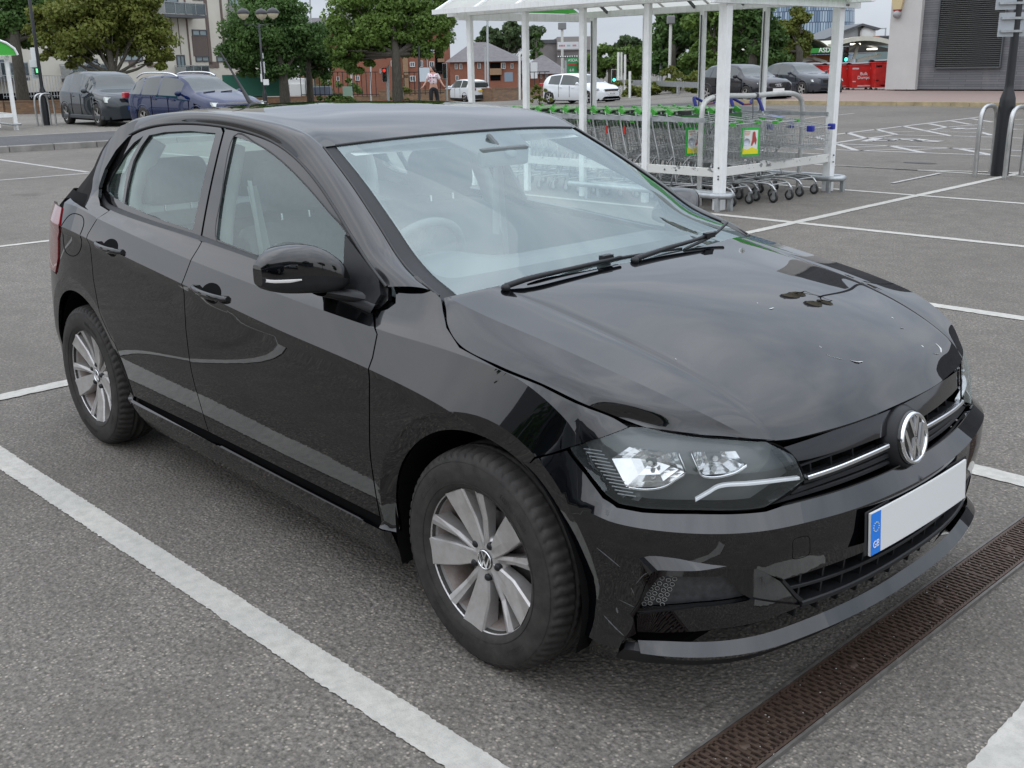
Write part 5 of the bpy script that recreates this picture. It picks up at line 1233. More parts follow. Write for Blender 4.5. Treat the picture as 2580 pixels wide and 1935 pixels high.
def lobes(px_list, D, base, dy=0):
    """crown lobes measured in the photograph: (px, py, rpx_h, rpx_v) at depth D -> offsets from the base in metres"""
    out = []
    for i, (x, y, a, b) in enumerate(px_list):
        dd = D+((i*37) % 5-2)*.25*a/FPX*D*.5; P = dpt(x, y, dd); s = D/FPX; out.append((P[0]-base[0], P[1]-base[1], P[2]-base[2], a*s, a*s*1.0, b*s))
    return out
def gbase(px, D):
    P = dpt(px, 300, D); return np.array([P[0], P[1], gz(P[0], P[1])])
b = gbase(66, 55); tree('maple_tree', b, 3.6, lobes([(30, 40, 75, 60), (90, 20, 60, 60), (-20, 80, 60, 50), (60, 95, 45, 30), (110, 70, 45, 40), (20, -30, 90, 50)], 55, b), 'dark', 'dark green tree with a bare straight trunk at the far left edge', group='trees along the car park wall', n=24000, leaf=.19, tr_r=.30, seed=1)
b = gbase(300, 50); tree('maple_tree', b, 1.7, lobes([(230, 60, 90, 70), (330, 70, 85, 60), (150, 90, 60, 45), (390, 100, 50, 50), (250, 120, 80, 30), (160, 145, 55, 28), (400, 145, 42, 26), (200, 10, 90, 50), (300, 0, 90, 50), (110, 60, 45, 40), (345, 30, 70, 50)], 50, b), 'olive', 'low spreading olive green tree with forked trunk behind the grey car', group='trees along the car park wall', n=48000, leaf=.165, tr_r=.20, seed=2)
b = gbase(722, 62); tree('maple_tree', b, 2.0, lobes([(650, 90, 75, 75), (700, 30, 60, 60), (720, 120, 60, 60), (600, 120, 45, 45), (620, 160, 40, 35), (700, 165, 50, 40), (760, 90, 50, 50), (660, 10, 55, 40), (585, 100, 30, 20)], 62, b), 'dark', 'broad dark green tree behind the tall lamp post in front of the green hoarding', group='trees along the car park wall', n=48000, leaf=.18, tr_r=.28, seed=3)
b = gbase(786, 66); tree('maple_tree', b, 2.2, lobes([(790, 110, 50, 50), (800, 160, 40, 40), (770, 140, 35, 35), (760, 80, 35, 30)], 66, b), 'dark', 'small dark green tree filling the gap between the two larger trees', group='trees along the car park wall', n=17000, leaf=.18, tr_r=.2, seed=4)
b = gbase(1005, 56); tree('maple_tree', b, 2.6, lobes([(900, 50, 60, 60), (960, 20, 70, 60), (1030, 50, 70, 60), (1080, 90, 55, 50), (1000, 110, 60, 35), (870, 120, 50, 40), (890, 150, 50, 30), (1095, 130, 40, 30), (1110, 30, 40, 40), (850, 140, 30, 22), (940, 90, 60, 50), (1120, 0, 40, 30)], 56, b), 'mid', 'tall rounded mid green tree with a pale trunk behind the walking person', group='trees along the car park wall', n=56000, leaf=.165, tr_r=.26, seed=5)
# beyond the shelter
for i, (x, D, lb, m, L_, s) in enumerate([
    (1270, 105, [(1240, 95, 30, 24), (1300, 85, 34, 30), (1340, 95, 25, 30), (1215, 108, 22, 16), (1270, 110, 40, 20)], 'far', 'distant bushy tree rising behind the roofs of the brick houses', 'tree'),
    (1352, 100, [(1352, 100, 7, 26), (1352, 130, 14, 20)], 'dark', 'narrow pointed dark conifer beside the grey gabled building', 'tree'),
    (1580, 80, [(1580, 118, 26, 24), (1600, 130, 26, 24), (1560, 130, 20, 20)], 'far', 'round topped tree standing above the hedge left of the middle post', 'tree'),
    (1540, 70, [(1530, 150, 45, 32), (1580, 165, 50, 40), (1640, 150, 40, 40), (1500, 170, 40, 30)], 'mid', 'wide bushy tree behind the green traffic light', 'tree'),
    (1690, 66, [(1700, 70, 45, 55), (1720, 130, 50, 50), (1680, 150, 40, 50), (1690, 30, 28, 40), (1740, 60, 50, 50)], 'dark', 'tall dark tree between the second and third far shelter posts', 'tree'),
    (1790, 62, [(1790, 60, 55, 50), (1800, 120, 60, 50), (1840, 170, 50, 40), (1770, 170, 50, 40)], 'mid', 'full leafy tree directly behind the dark hatchback', 'tree'),
    (1890, 58, [(1880, 60, 60, 55), (1900, 120, 60, 50), (1880, 175, 60, 40), (1940, 90, 40, 50), (1940, 150, 40, 40), (1850, 30, 50, 30)], 'dark', 'big leafy tree with small gaps behind the front far shelter post', 'tree'),
    (2005, 70, [(2000, 70, 34, 50), (1985, 110, 40, 40), (2020, 110, 24, 30), (1960, 125, 30, 25)], 'olive', 'yellow green tree standing before the blue glass tower', 'tree')]):
    b = gbase(x, D); tree('background_tree', b, 2.0, lobes(lb, D, b), m, L_, s, 'trees beyond the road', n=[8000, 1400, 5000, 10000, 12000, 12000, 15000, 9000][i], leaf=[.42, .3, .34, .26, .26, .26, .24, .26][i], tr_r=.25, seed=20+i)
# hedges behind the crash barrier
def hedge(name, p0, p1, w, h, m, label, n=2500, leaf=.16, seed=0, group=None, cat='hedge'):
    r = np.random.default_rng(seed); p0, p1 = np.array(p0, float), np.array(p1, float); L_ = np.linalg.norm((p1-p0)[:2]); d = (p1-p0)[:2]/L_; nn = np.array([-d[1], d[0]])
    c = (p0+p1)/2; bl = []; k = max(3, int(L_/(h*.9)))
    for i in range(k):
        t = (i+.5)/k; q = p0+(p1-p0)*t; hh = h*(.75+.5*r.random()); bl.append((q[0]-c[0], q[1]-c[1], q[2]-c[2]+hh*.45, L_/k*.8, w*.6, hh*.55))
    return tree(name, c, .05, bl, m, label, cat, group, n=n, leaf=leaf, tr_r=.03, seed=seed)
def px_hedge(name, x0, x1, yb, D, h, m, label, **k):
    a, b = dpt(x0, yb, D), dpt(x1, yb, D); a[2] = gz(a[0], a[1]); b[2] = gz(b[0], b[1]); return hedge(name, a, b, 1., h, m, label, **k)
px_hedge('hedge', 1550, 1612, 225, 58, .95, 'olive', 'yellowish hedge behind the barrier right of the white hatchback', n=1600, group='hedges behind the barrier')
px_hedge('hedge', 1615, 1700, 225, 56, 1.25, 'olive', 'taller yellowish hedge between the white posts and the lamp columns', n=2200, seed=3, group='hedges behind the barrier')
px_hedge('hedge', 1705, 1790, 225, 55, 1.2, 'olive', 'yellowish flowering hedge left of the dark hatchback', n=2200, seed=5, group='hedges behind the barrier')
px_hedge('bush', 790, 905, 225, 72, 1.9, 'mid', 'mixed green bush behind the dark railings under the trees', n=2600, seed=6, leaf=.2, cat='bush')
px_hedge('bush', 990, 1040, 240, 60, .9, 'olive', 'bright green low bush beside the green kiosk poster', n=900, seed=7, cat='bush')
px_hedge('bush', 1345, 1372, 235, 50, 1.0, 'olive', 'green shrub behind the low wall left of the white hatchback', n=700, seed=8, cat='bush')
# ================================================================== buildings
def bricks(name, c1, c2, mo, sc=4):
    t = NT(name); co = t.coord('Object'); mp_ = t.new('ShaderNodeMapping'); mp_.inputs['Rotation'].default_value = (math.pi/2, 0, 0); t.link(co, mp_.inputs['Vector'])
    b = t.new('ShaderNodeTexBrick'); b.inputs['Scale'].default_value = sc; b.inputs['Color1'].default_value = c1+(1,); b.inputs['Color2'].default_value = c2+(1,); b.inputs['Mortar'].default_value = mo+(1,); b.inputs['Mortar Size'].default_value = .015; t.link(mp_.outputs[0], b.inputs['Vector'])
    n = t.noise(co, .6, 5); t.set(base=t.mix(t.ramp(n, [(.35, .35), (.65, 0)]), b.outputs['Color'], tuple(q*.6 for q in c1)), rough=.85); return t.m
M_BRICK = bricks('red_brick', (.30, .105, .060), (.25, .085, .05), (.25, .18, .14))
M_BRICKT = bricks('tan_brick', (.36, .23, .13), (.30, .19, .11), (.25, .2, .15))
M_BRICKW = bricks('old_wall_brick', (.27, .16, .09), (.20, .11, .07), (.16, .13, .1), 4)
M_SLATE = mat('roof_slate', (.13, .12, .125), .7, .25, 3)
M_CREAM = mat('cream_render', (.56, .53, .46), .8, .08, .5)
M_TIMBER = (lambda: (lambda t: (t.set(base=t.ramp(t.noise(t.coord('Object', (6, 6, .3)), 3, 6, .7), [(.3, (.07, .055, .05)), (.7, (.20, .15, .13))]), rough=.8), t.m)[1])(NT('timber_cladding')))()
M_BROWN = mat('brown_panel', (.115, .088, .078), .7, .1, 2)
M_WIN = mat('window_glass', (.09, .12, .14), .08, spec=.8, coat=.5)
M_FRAME = mat('white_frame', (.72, .72, .70), .5)
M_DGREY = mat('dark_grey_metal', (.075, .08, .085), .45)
M_BALC = _glass('balcony_glass', (.45, .5, .52), 1.6, .15, (.3, .33, .35))
class Facade:
    """local frame: s along the wall, z up, d out towards the viewer"""
    def __init__(s, name, px, D, ang, label, cat='building', group=None):
        P = dpt(px, 200, D); s.O = np.array([P[0], P[1], gz(P[0], P[1])-.3]); s.ang = ang
        s.root = empty(name, tuple(s.O), ang, label, cat, group)
        s.toward = 1 if np.dot(CAM[:2]-s.O[:2], [-math.sin(ang), math.cos(ang)]) > 0 else -1
    def q(s, px, py): a, z = vpl(px, py, s.O, s.ang); return a, z-s.O[2]
    def box(s, name, s0, s1, z0, z1, d0, d1, m, parent=None, bevel=0):
        t = s.toward; mb = MB(); mb.box(((s0+s1)/2, t*(d0+d1)/2, (z0+z1)/2), (abs(s1-s0), abs(d1-d0), abs(z1-z0))); return mb.build(name, m, parent or s.root, bevel=bevel)
    def pbox(s, name, p0, p1, d0, d1, m, parent=None, ext=0):
        a, z1 = s.q(*p0); b, z0 = s.q(*p1); a2, _ = s.q(p0[0], p1[1]); return s.box(name, min(a, b), max(a, b), min(z0, z1)-ext, max(z0, z1), d0, d1, m, parent)
    def window(s, p0, p1, d=.0, bars=1, name='window', frame=None, glass=None):
        a, z1 = s.q(*p0); b, z0 = s.q(*p1); a, b = min(a, b), max(a, b); z0, z1 = min(z0, z1), max(z0, z1)
        t = s.toward; mb = MB(); w = min(.09, (b-a)*.12)
        for c, dd in (((a+w/2, z0, z1), 0), ((b-w/2, z0, z1), 0)): mb.box((c[0], t*(d+.03), (c[1]+c[2])/2), (w, .10, c[2]-c[1]))
        for zc in (z0+w/2, z1-w/2): mb.box(((a+b)/2, t*(d+.03), zc), (b-a-2*w, .10, w))
        for i in range(bars): x = a+(b-a)*(i+1)/(bars+1); mb.box((x, t*(d+.03), (z0+z1)/2), (w*.7, .09, z1-z0-2*w))
        f = mb.build(name, frame or M_FRAME, s.root); g = MB().box(((a+b)/2, t*(d+.01), (z0+z1)/2), (b-a-2*w, .03, z1-z0-2*w)); g.build('pane', glass or M_WIN, f); return f
# -- apartment block with timber strips
F1 = Facade('apartment_building', 300, 82, math.radians(110), 'cream apartment block with vertical timber strips and glass balconies behind the left trees')
a0 = F1.q(-260, 0)[0]; a1 = F1.q(640, 0)[0]; lo, hi = min(a0, a1), max(a0, a1)
F1.box('wall', lo, hi, -2, 18, -12, 0, M_CREAM)
def c3(x, y): return (300+x*.1808, y*.1808)
for p0, p1, m, nm in [((1165,-90),(1300,900),M_TIMBER,'timber_strip'),((1385,-90),(1490,770),M_TIMBER,'timber_strip'),((890,-90),(1010,925),M_TIMBER,'timber_strip'),((810,240),(860,760),M_TIMBER,'timber_strip'),((715,240),(745,560),M_TIMBER,'timber_strip'),((640,240),(690,500),M_TIMBER,'timber_strip'),
    ((1010,500),(1240,780),M_BROWN,'brown_panel'),((1250,860),(1390,945),M_TIMBER,'timber_strip'),((1475,860),(1555,945),M_TIMBER,'timber_strip'),((130,850),(225,935),M_TIMBER,'timber_strip'),((390,860),(480,935),M_TIMBER,'timber_strip'),((1010,-90),(1165,10),M_DGREY,'grey_panel')]:
    F1.pbox(nm, c3(*p0), c3(*p1), 0.002, .06, m)
for p0, p1 in [((1010,410),(1225,505)),((1060,780),(1255,860)),((1350,780),(1560,865)),((1430,430),(1560,510)),((790,765),(930,1010)),((480,-60),(820,40)),((0,740),(330,850)),((1510,-60),(1690,90))]: F1.window(c3(*p0), c3(*p1), .0, 1, frame=M_DGREY, glass=mat('pale_window', (.22, .28, .29), .1, coat=.6))
def balcony(p0, p1, dep=1.5):
    a, z1 = F1.q(*p0); b, z0 = F1.q(*p1); a, b = min(a, b), max(a, b); t = F1.toward
    o = F1.box('balcony', a, b, z0-.22, z0, .002, dep, M_DGREY); F1.box('balcony_glass', a, b, z0+.06, z1, dep-.05, dep-.03, M_BALC, o)
    mb = MB(); n = max(3, int((b-a)/1.0)); [mb.box((a+(b-a)*i/n, t*(dep-.02), (z0+z1)/2+.03), (.05, .05, z1-z0)) for i in range(n+1)]; mb.box(((a+b)/2, t*(dep-.02), z1+.04), (b-a, .06, .05))
    for e in (a, b): mb.box((e, t*dep/2, z1+.04), (.05, dep, .05)); mb.box((e, t*dep/2, (z0+z1)/2), (.02, dep-.1, z1-z0-.1))
    mb.build('railing', M_GALV, o)
balcony(c3(430, 40), c3(1020, 225)); balcony(c3(1490, 90), c3(1700, 240)); balcony(c3(770, 925), c3(1110, 1020), 1.2)
balcony((150, 164), (262, 195), 1.2); balcony((-30, 160), (45, 195), 1.2)
F1.window((215, 148), (250, 192), 0, 1, frame=M_DGREY); F1.window((-20, 145), (20, 195), 0, 1, frame=M_DGREY)
F1.box('plinth', lo, hi, -2, F1.q(100, 232)[1], .002, .5, M_DARK)
# railings in front of the block
def railing(name, p0, p1, h, label, sp=.25, m=None, group=None, r=.012):
    p0, p1 = np.array(p0, float), np.array(p1, float); d = p1-p0; L_ = np.linalg.norm(d[:2]); ang = math.atan2(d[1], d[0]); o = empty(name, tuple(p0), ang, label, 'railing', group)
    mb = MB(); mb.bar((0, 0, h), (L_, 0, h+d[2]), .04); mb.bar((0, 0, .12), (L_, 0, .12+d[2]), .04); mb.build('rails', m or M_POLE, o)
    pk = MB(); n = int(L_/sp); [pk.bar((i*sp, 0, .0+d[2]*i/n), (i*sp, 0, h+d[2]*i/n), r*2) for i in range(n+1)]; x = pk.build('pickets', m or M_POLE, o); return o
railing('railing', dpt(10, 248, 62), dpt(165, 246, 66), 1.3, 'grey railings under the apartment block behind the small trolley shelter', .22, M_GALV)
# -- brick flats
F2 = Facade('brick_flats', 900, 95, math.radians(60), 'three storey red brick flats with white windows behind the tallest tree')
def c4(x, y): return (700+x*.217, y*.217)
a0, zt = F2.q(*c4(200, 205)); a1, _ = F2.q(*c4(1560, 600))
l2 = F2.q(*c4(520, 700))[0]; r2_f = F2.q(*c4(2000, 600))[0]; lo, hi = min(l2, r2_f), max(l2, r2_f)
zc = F2.q(*c4(1200, 560))[1]
F2.box('wall', lo, hi, -2, zt-1.2, -10, 0, M_BRICK)
for p0, p1 in [((1215,620),(1255,665)),((1310,705),(1350,770)),((1530,880),(1600,945)),((1530,720),(1590,775)),((1755,555),(1815,625)),((1755,715),(1815,780)),((1640,540),(1675,610)),((1645,705),(1685,775)),((500,870),(560,945)),((680,890),(715,940)),((1180,800),(1200,850)),((900,880),(950,935))]: F2.window(c4(*p0), c4(*p1), .0, 1)
for p0, p1 in [((1440,590),(1520,1050)),((1850,680),(1930,720)),((1440,870),(1530,905))]: F2.pbox('tan_panel', c4(*p0), c4(*p1), .003, .25, M_BRICKT)
F2.pbox('stair_opening', c4(1820, 540), c4(1925, 860), -.3, .05, M_DARK); F2.pbox('drain_pipe', c4(1718, 480), c4(1742, 780), .003, .12, M_GALV)
zz = zt-1.2; mb = MB(); t = F2.toward; mb.add([(lo-.4, t*.5, zz), (hi+.4, t*.5, zz), (hi+.4, -t*10.4, zz), (lo-.4, -t*10.4, zz), (lo+2.5, -t*5, zz+2.6), (hi-2.5, -t*5, zz+2.6)], [(0, 1, 5, 4), (1, 2, 5), (2, 3, 4, 5), (3, 0, 4)]); mb.build('roof', M_SLATE, F2.root)
F3 = Facade('brick_house', 760, 100, math.radians(50), 'brick gabled building whose slate roof shows between the trees')
a, z = F3.q(*c4(200, 200)); b, _ = F3.q(*c4(700, 205)); lo, hi = min(a, b), max(a, b); t = F3.toward
F3.box('wall', lo, hi+5, -2, z-2.2, -9, 0, M_BRICKT); mb = MB(); zz = z-2.2; mb.add([(lo-.3, t*.4, zz), (hi+5.3, t*.4, zz), (hi+5.3, -t*4.5, zz+2.3), (lo-.3, -t*4.5, zz+2.3), (lo-.3, -t*9.4, zz), (hi+5.3, -t*9.4, zz)], [(0, 1, 2, 3), (3, 2, 5, 4), (0, 3, 4), (1, 5, 2)]); mb.build('roof', M_SLATE, F3.root)
# -- terraced houses seen through the shelter
def c5(x, y): return (1100+x*.31646, y*.31646)
F4 = Facade('terraced_house', 1200, 92, math.radians(42), 'red brick house with hipped slate roof seen through the left shelter bays')
a = F4.q(*c5(105, 495))[0]; b = F4.q(*c5(640, 495))[0]; lo, hi = min(a, b), max(a, b); ze = F4.q(*c5(300, 492))[1]; zr = F4.q(*c5(400, 405))[1]; t = F4.toward
F4.box('wall', lo, hi, -2, ze, -8, 0, M_BRICK); mb = MB(); mb.add([(lo-.4, t*.4, ze), (hi+.4, t*.4, ze), (hi+.4, -t*8.4, ze), (lo-.4, -t*8.4, ze), (lo+1.5, -t*4, zr+.8), (hi-3, -t*4, zr+.8)], [(0, 1, 5, 4), (1, 2, 5), (2, 3, 4, 5), (3, 0, 4)]); mb.build('roof', M_SLATE, F4.root)
for p0, p1 in [((145,508),(168,550)),((180,508),(205,550)),((325,500),(352,545)),((515,500),(548,548)),((590,505),(612,545)),((150,600),(175,640))]: F4.window(c5(*p0), c5(*p1), 0, 1)
F4.pbox('entrance_recess', c5(425, 500), c5(510, 640), -.2, .05, M_DARK); F4.pbox('tan_panel', c5(425, 545), c5(520, 595), .003, .3, M_BRICKT)
F5 = Facade('terraced_house', 1370, 96, math.radians(42), 'low slate roofed brick house left of the white hatchback')
a = F5.q(*c5(640, 590))[0]; b = F5.q(*c5(1010, 590))[0]; lo, hi = min(a, b), max(a, b); ze = F5.q(*c5(850, 588))[1]; zr = F5.q(*c5(850, 500))[1]; t = F5.toward
F5.box('wall', lo, hi, -2, ze, -8, 0, M_BRICK); mb = MB(); mb.add([(lo-.4, t*.4, ze), (hi+.4, t*.4, ze), (hi+.4, -t*8.4, ze), (lo-.4, -t*8.4, ze), (lo+2, -t*4, zr+.7), (hi-2, -t*4, zr+.7)], [(0, 1, 5, 4), (1, 2, 5), (2, 3, 4, 5), (3, 0, 4)]); mb.build('roof', M_SLATE, F5.root)
for p0, p1 in [((825,595),(840,625)),((865,595),(888,620))]: F5.window(c5(*p0), c5(*p1), 0, 1)
F6 = Facade('grey_hall', 1420, 125, math.radians(47), 'tall windowless grey building with stepped roof behind the fuel price sign')
a = F6.q(*c5(800, 345))[0]; b = F6.q(*c5(955, 345))[0]; c_ = F6.q(*c5(1225, 345))[0]; z1 = F6.q(*c5(860, 345))[1]; z2 = F6.q(*c5(1050, 300))[1]; M_HALL = mat('grey_hall_wall', (.17, .155, .15), .85, .3, .4)
F6.box('wall', min(a, b), max(a, b), -2, z1, -14, 0, M_HALL); F6.box('wall', min(b, c_), max(b, c_), -2, z2, -14, .3, M_HALL); F6.box('parapet', min(a, b), max(a, b), z1, z1+.4, -14, .2, M_DGREY); F6.box('parapet', min(b, c_), max(b, c_), z2-1.4, z2+.1, .302, .5, mat('grey_fascia', (.27, .25, .24), .7))
# -- blue glass tower
P = dpt(2020, 150, 330); TW = empty('glass_tower', (P[0], P[1], -1), 0, 'round blue glass office tower rising behind the petrol station', 'tower')
t = NT('tower_glass'); co = t.coord('Object'); sp = t.new('ShaderNodeSeparateXYZ'); t.link(co, sp.inputs[0]); an = t.math('ARCTAN2', sp.outputs[1], sp.outputs[0]); cb = t.new('ShaderNodeCombineXYZ'); t.link(t.math('MULTIPLY', an, 18.), cb.inputs[0]); t.link(sp.outputs[2], cb.inputs[1])
bk = t.new('ShaderNodeTexBrick'); bk.inputs['Scale'].default_value = 1.; bk.inputs['Brick Width'].default_value = .95; bk.inputs['Row Height'].default_value = 3.2; bk.inputs['Mortar Size'].default_value = .14; bk.offset = .5
for k_, c_ in (('Color1', (.10, .17, .26, 1)), ('Color2', (.36, .46, .54, 1)), ('Mortar', (.035, .065, .12, 1))): bk.inputs[k_].default_value = c_
t.link(cb.outputs[0], bk.inputs['Vector']); t.set(base=bk.outputs['Color'], rough=.25, coat=.4)
R1 = (2180-1945)*.5/FPX*330*1.02
MB().lathe([(R1*1.08, 0), (R1, 16), (R1*.98, 30), (R1, 60), (0, 60)], 64).build('tower_shell', t.m, TW)
# -- supermarket wall on the right
O1 = gpt(2235, 235.5); ang = math.atan2(*(np.array(gpt(2579, 237.5))-O1)[[1, 0]]); dv = np.array([math.cos(ang), math.sin(ang)])
ST_ = empty('store_building', tuple(O1), ang, 'grey clad supermarket block with a cream end slab and a large louvred vent', 'building')
def sq(px, py): a, z = vpl(px, py, O1, ang); return a, z-O1[2]
tS = 1 if np.dot(CAM[:2]-O1[:2], [-dv[1], dv[0]]) > 0 else -1
def sbox(name, s0, s1, z0, z1, d0, d1, m, par=None, bev=0): return MB().box(((s0+s1)/2, tS*(d0+d1)/2, (z0+z1)/2), (abs(s1-s0), abs(d1-d0), abs(z1-z0))).build(name, m, par or ST_, bevel=bev)
def r5(x, y): return (2180+x*.1808, y*.1808)
se = sq(*r5(725, 1240))[0]; zb = sq(*r5(500, 1245))[1]
M_SLAB = mat('cream_slab', (.52, .505, .485), .75, .08, 1)
t = NT('grey_brick_cladding'); co = t.coord('Object'); bk = t.new('ShaderNodeTexBrick'); mp2 = t.new('ShaderNodeMapping'); mp2.inputs['Rotation'].default_value = (math.pi/2, 0, 0); t.link(co, mp2.inputs[0]); bk.inputs['Scale'].default_value = 1; bk.inputs['Brick Width'].default_value = 1.4; bk.inputs['Row Height'].default_value = .10; bk.inputs['Mortar Size'].default_value = .009
for k_, c_ in (('Color1', (.120, .122, .132, 1)), ('Color2', (.165, .165, .175, 1)), ('Mortar', (.075, .077, .083, 1))): bk.inputs[k_].default_value = c_
t.link(mp2.outputs[0], bk.inputs['Vector']); n_ = t.noise(t.coord('Object', (1.2, 1, .4)), 1.6, 6, .7); t.set(base=t.mix(t.ramp(n_, [(.5, 0), (.75, .35)]), bk.outputs['Color'], (.26, .25, .235)), rough=.75); M_CLAD = t.m
sbox('end_slab', 0, se, zb, 14, -14, .25, M_SLAB)
sbox('wall', se, se+30, zb, 13.5, -14, 0, M_CLAD); sbox('plinth', .3, se+30, -.1, zb, -13.5, -.12, M_DARK)
v0 = sq(*r5(975, 950)); v1 = sq(*r5(1890, 930)); v2_ = sq(*r5(1035, 20)); v3 = sq(*r5(1790, 0)); s0, s1 = v0[0], v1[0]; z0, z1 = v0[1], v2_[1]+.15
vent = sbox('vent_backing', s0, s1, z0, z1, .003, .02, mat('vent_dark', (.016, .017, .016), .6)); nl = 36; M_LOUV = mat('louvre_metal', (.085, .088, .085), .5)
for i in range(nl):
    z = z0+(z1-z0)*(i+.5)/nl; o_ = MB().box(((s0+s1)/2, tS*.075, z), (s1-s0-.06, .09, .018), M=Matrix.Rotation(tS*-.55, 3, 'X')).build('louvre', M_LOUV, vent)
fm = MB(); [fm.box((x, tS*.06, (z0+z1)/2), (.05, .14, z1-z0)) for x in (s0, s1)]; fm.box(((s0+s1)/2, tS*.06, z0), (s1-s0, .14, .05)); fm.build('vent_frame', M_DGREY, vent)
a, z = sq(*r5(505, 60)); al = empty('alarm_box', (0, 0, 0)); al.parent = ST_; MB().prism([(a-.28, z+.28), (a+.28, z+.28), (a+.18, z-.22), (a-.18, z-.22)], tS*.26, tS*.42, 'Y').build('alarm_case', mat('alarm_yellow', (.55, .45, .25), .5), al); MB().prism([(a-.18, z-.22), (a+.18, z-.22), (a+.08, z-.36), (a-.08, z-.36)], tS*.26, tS*.42, 'Y').build('alarm_lamp', mat('alarm_red', (.25, .02, .02), .4), al)
a, z = sq(*r5(497, 205)); MB().ball((a, tS*.38, z), .17, 8).build('dome_camera', mat('camera_grey', (.3, .3, .3), .3), ST_)
# -- petrol station canopy
CN = Facade('petrol_canopy', 2040, 88, math.radians(52), 'arched petrol station canopy with a green edge behind the red bins', 'canopy')
def c6(x, y): return (2000+x*.1356, 40+y*.1356)
def cn(x, y): return CN.q(*c6(x, y))
aL, zg = cn(-130, 700); aR, _ = cn(1770, 700); t = CN.toward; s0, s1 = aL, aR; zt = cn(200, 420)[1]; ztr = cn(1300, 420)[1]; zed = cn(0, 620)[1]
M_CANW = mat('canopy_white', (.56, .54, .46), .6, .1, 2); M_CANG = mat('canopy_green', (.03, .26, .035), .4)
def arch_sheet(s0, s1, zb_, zt_, d0, d1, n=16):
    top = []; bot = []
    for i in range(n+1):
        u = i/n; z = zb_+(zt_-zb_)*(1-(2*u-1)**2); s = s0+(s1-s0)*u; top.append([(s, t*d0, z), (s, t*d1, z)])
    return np.array(top)
mid = cn(720, 0)[0]
G1 = arch_sheet(s0, mid, zed, zt, 0, -14); MB().grid(G1).grid(G1-np.array([0, 0, .35])).build('roof_vault', M_CANW, CN.root)
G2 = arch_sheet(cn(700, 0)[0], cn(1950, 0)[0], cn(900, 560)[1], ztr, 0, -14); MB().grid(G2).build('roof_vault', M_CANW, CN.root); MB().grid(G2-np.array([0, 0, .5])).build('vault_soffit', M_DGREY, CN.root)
mb = MB()
for i in range(len(G2)-1): mb.bar(tuple(G2[i, 0]), tuple(G2[i+1, 0]), .5, .35)
mb.build('vault_edge', M_CANW, CN.root)
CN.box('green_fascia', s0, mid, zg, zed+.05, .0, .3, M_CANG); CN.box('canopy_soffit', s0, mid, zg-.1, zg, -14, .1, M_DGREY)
a, z = cn(575, 640); T_ = text_mesh('shop_letters', 'ASDA', .52, mat('sign_white', (.8, .82, .78), .5), CN.root, Matrix.Translation((a, t*.36, z)) @ (Matrix.Rotation(math.pi, 4, 'Z') if t > 0 else Matrix.Identity(4)) @ Matrix.Rotation(math.pi/2, 4, 'X'), .05)
for x in (430, 1180):
    a, _ = cn(x, 700); o_ = MB().box((a, -t*3, zg/2), (.35, .35, zg)).build('column', M_GALV, CN.root)
br_ = MB()
for a, b in [((0, 740), (420, 800)), ((0, 880), (420, 800)), ((430, 780), (690, 860)), ((1030, 660), (1290, 510)), ((1200, 800), (1290, 510)), ((1000, 760), (1170, 840)), ((1260, 830), (1700, 720))]:
    p, q_ = cn(*a), cn(*b); br_.bar((p[0], -t*1, p[1]), (q_[0], -t*1, q_[1]), .22)
br_.build('braces', mat('brace_cream', (.42, .40, .34), .6), CN.root)
for x, y in ((1325, 515), (1640, 610), (1025, 655)):
    a, z = cn(x, y); t2_ = NT('lit_lamp') if 'lit_lamp' not in MATS else None
    if t2_: t2_.set(em=(1, .93, .78), ems=3.)
    MB().box((a, -t*2, z), (.7, .5, .12)).build('canopy_light', MATS['lit_lamp'], CN.root)
a, z = cn(1350, 780); CN.box('kiosk', cn(1210, 0)[0], cn(1480, 0)[0], 0, cn(1300, 700)[1], -13, -9, mat('kiosk_orange', (.50, .17, .05), .6)); CN.box('kiosk', cn(1490, 0)[0], cn(1760, 0)[0], 0, cn(1300, 700)[1], -13, -9, mat('kiosk_glass', (.16, .24, .22), .2))
# building behind the canopy
F7 = Facade('gabled_office', 2150, 130, math.radians(50), 'pale grey building with a folded pitched roof above the petrol canopy')
def pz(x, y): return F7.q(*c6(x, y))
t = F7.toward; mb = MB(); W_ = [pz(930, 270), pz(1190, 190), pz(1190, 700), pz(930, 700)]; mb.prism(W_, -t*.0, -t*8, 'Y'); mb.build('wall', mat('pale_cladding', (.42, .45, .46), .6), F7.root)
mb = MB(); mb.prism([pz(1190, 190), pz(1500, 270), pz(1500, 700), pz(1190, 700)], t*.02, -t*8, 'Y'); mb.build('wall', mat('grey_cladding', (.20, .205, .21), .6), F7.root)
mb = MB(); mb.prism([pz(520, 430), pz(925, 255), pz(1225, 145), pz(1575, 238), pz(1500, 275), pz(1225, 185), pz(925, 300), pz(560, 450)], t*1, -t*9, 'Y'); mb.build('roof', M_DGREY, F7.root)
mb = MB(); mb.prism([pz(560, 440), pz(940, 290), pz(940, 700), pz(560, 700)], -t*.5, -t*8, 'Y'); mb.build('wall', mat('buff_cladding', (.34, .33, .32), .6), F7.root)
mb = MB(); mb.prism([pz(1000, 395), pz(1560, 372), pz(1560, 415), pz(1000, 440)], t*.6, t*.1, 'Y'); mb.build('red_band', mat('terracotta_band', (.36, .13, .07), .6), F7.root)
mb = MB(); mb.prism([pz(1250, 290), pz(1310, 290), pz(1310, 365), pz(1250, 365)], t*.1, t*.03, 'Y'); mb.build('window', M_BROWN, F7.root); a, z = pz(1355, 335); MB().ball((a, t*.3, z), 1.0, 8, (1, .4, 1)).build('satellite_dish', M_FRAME, F7.root)
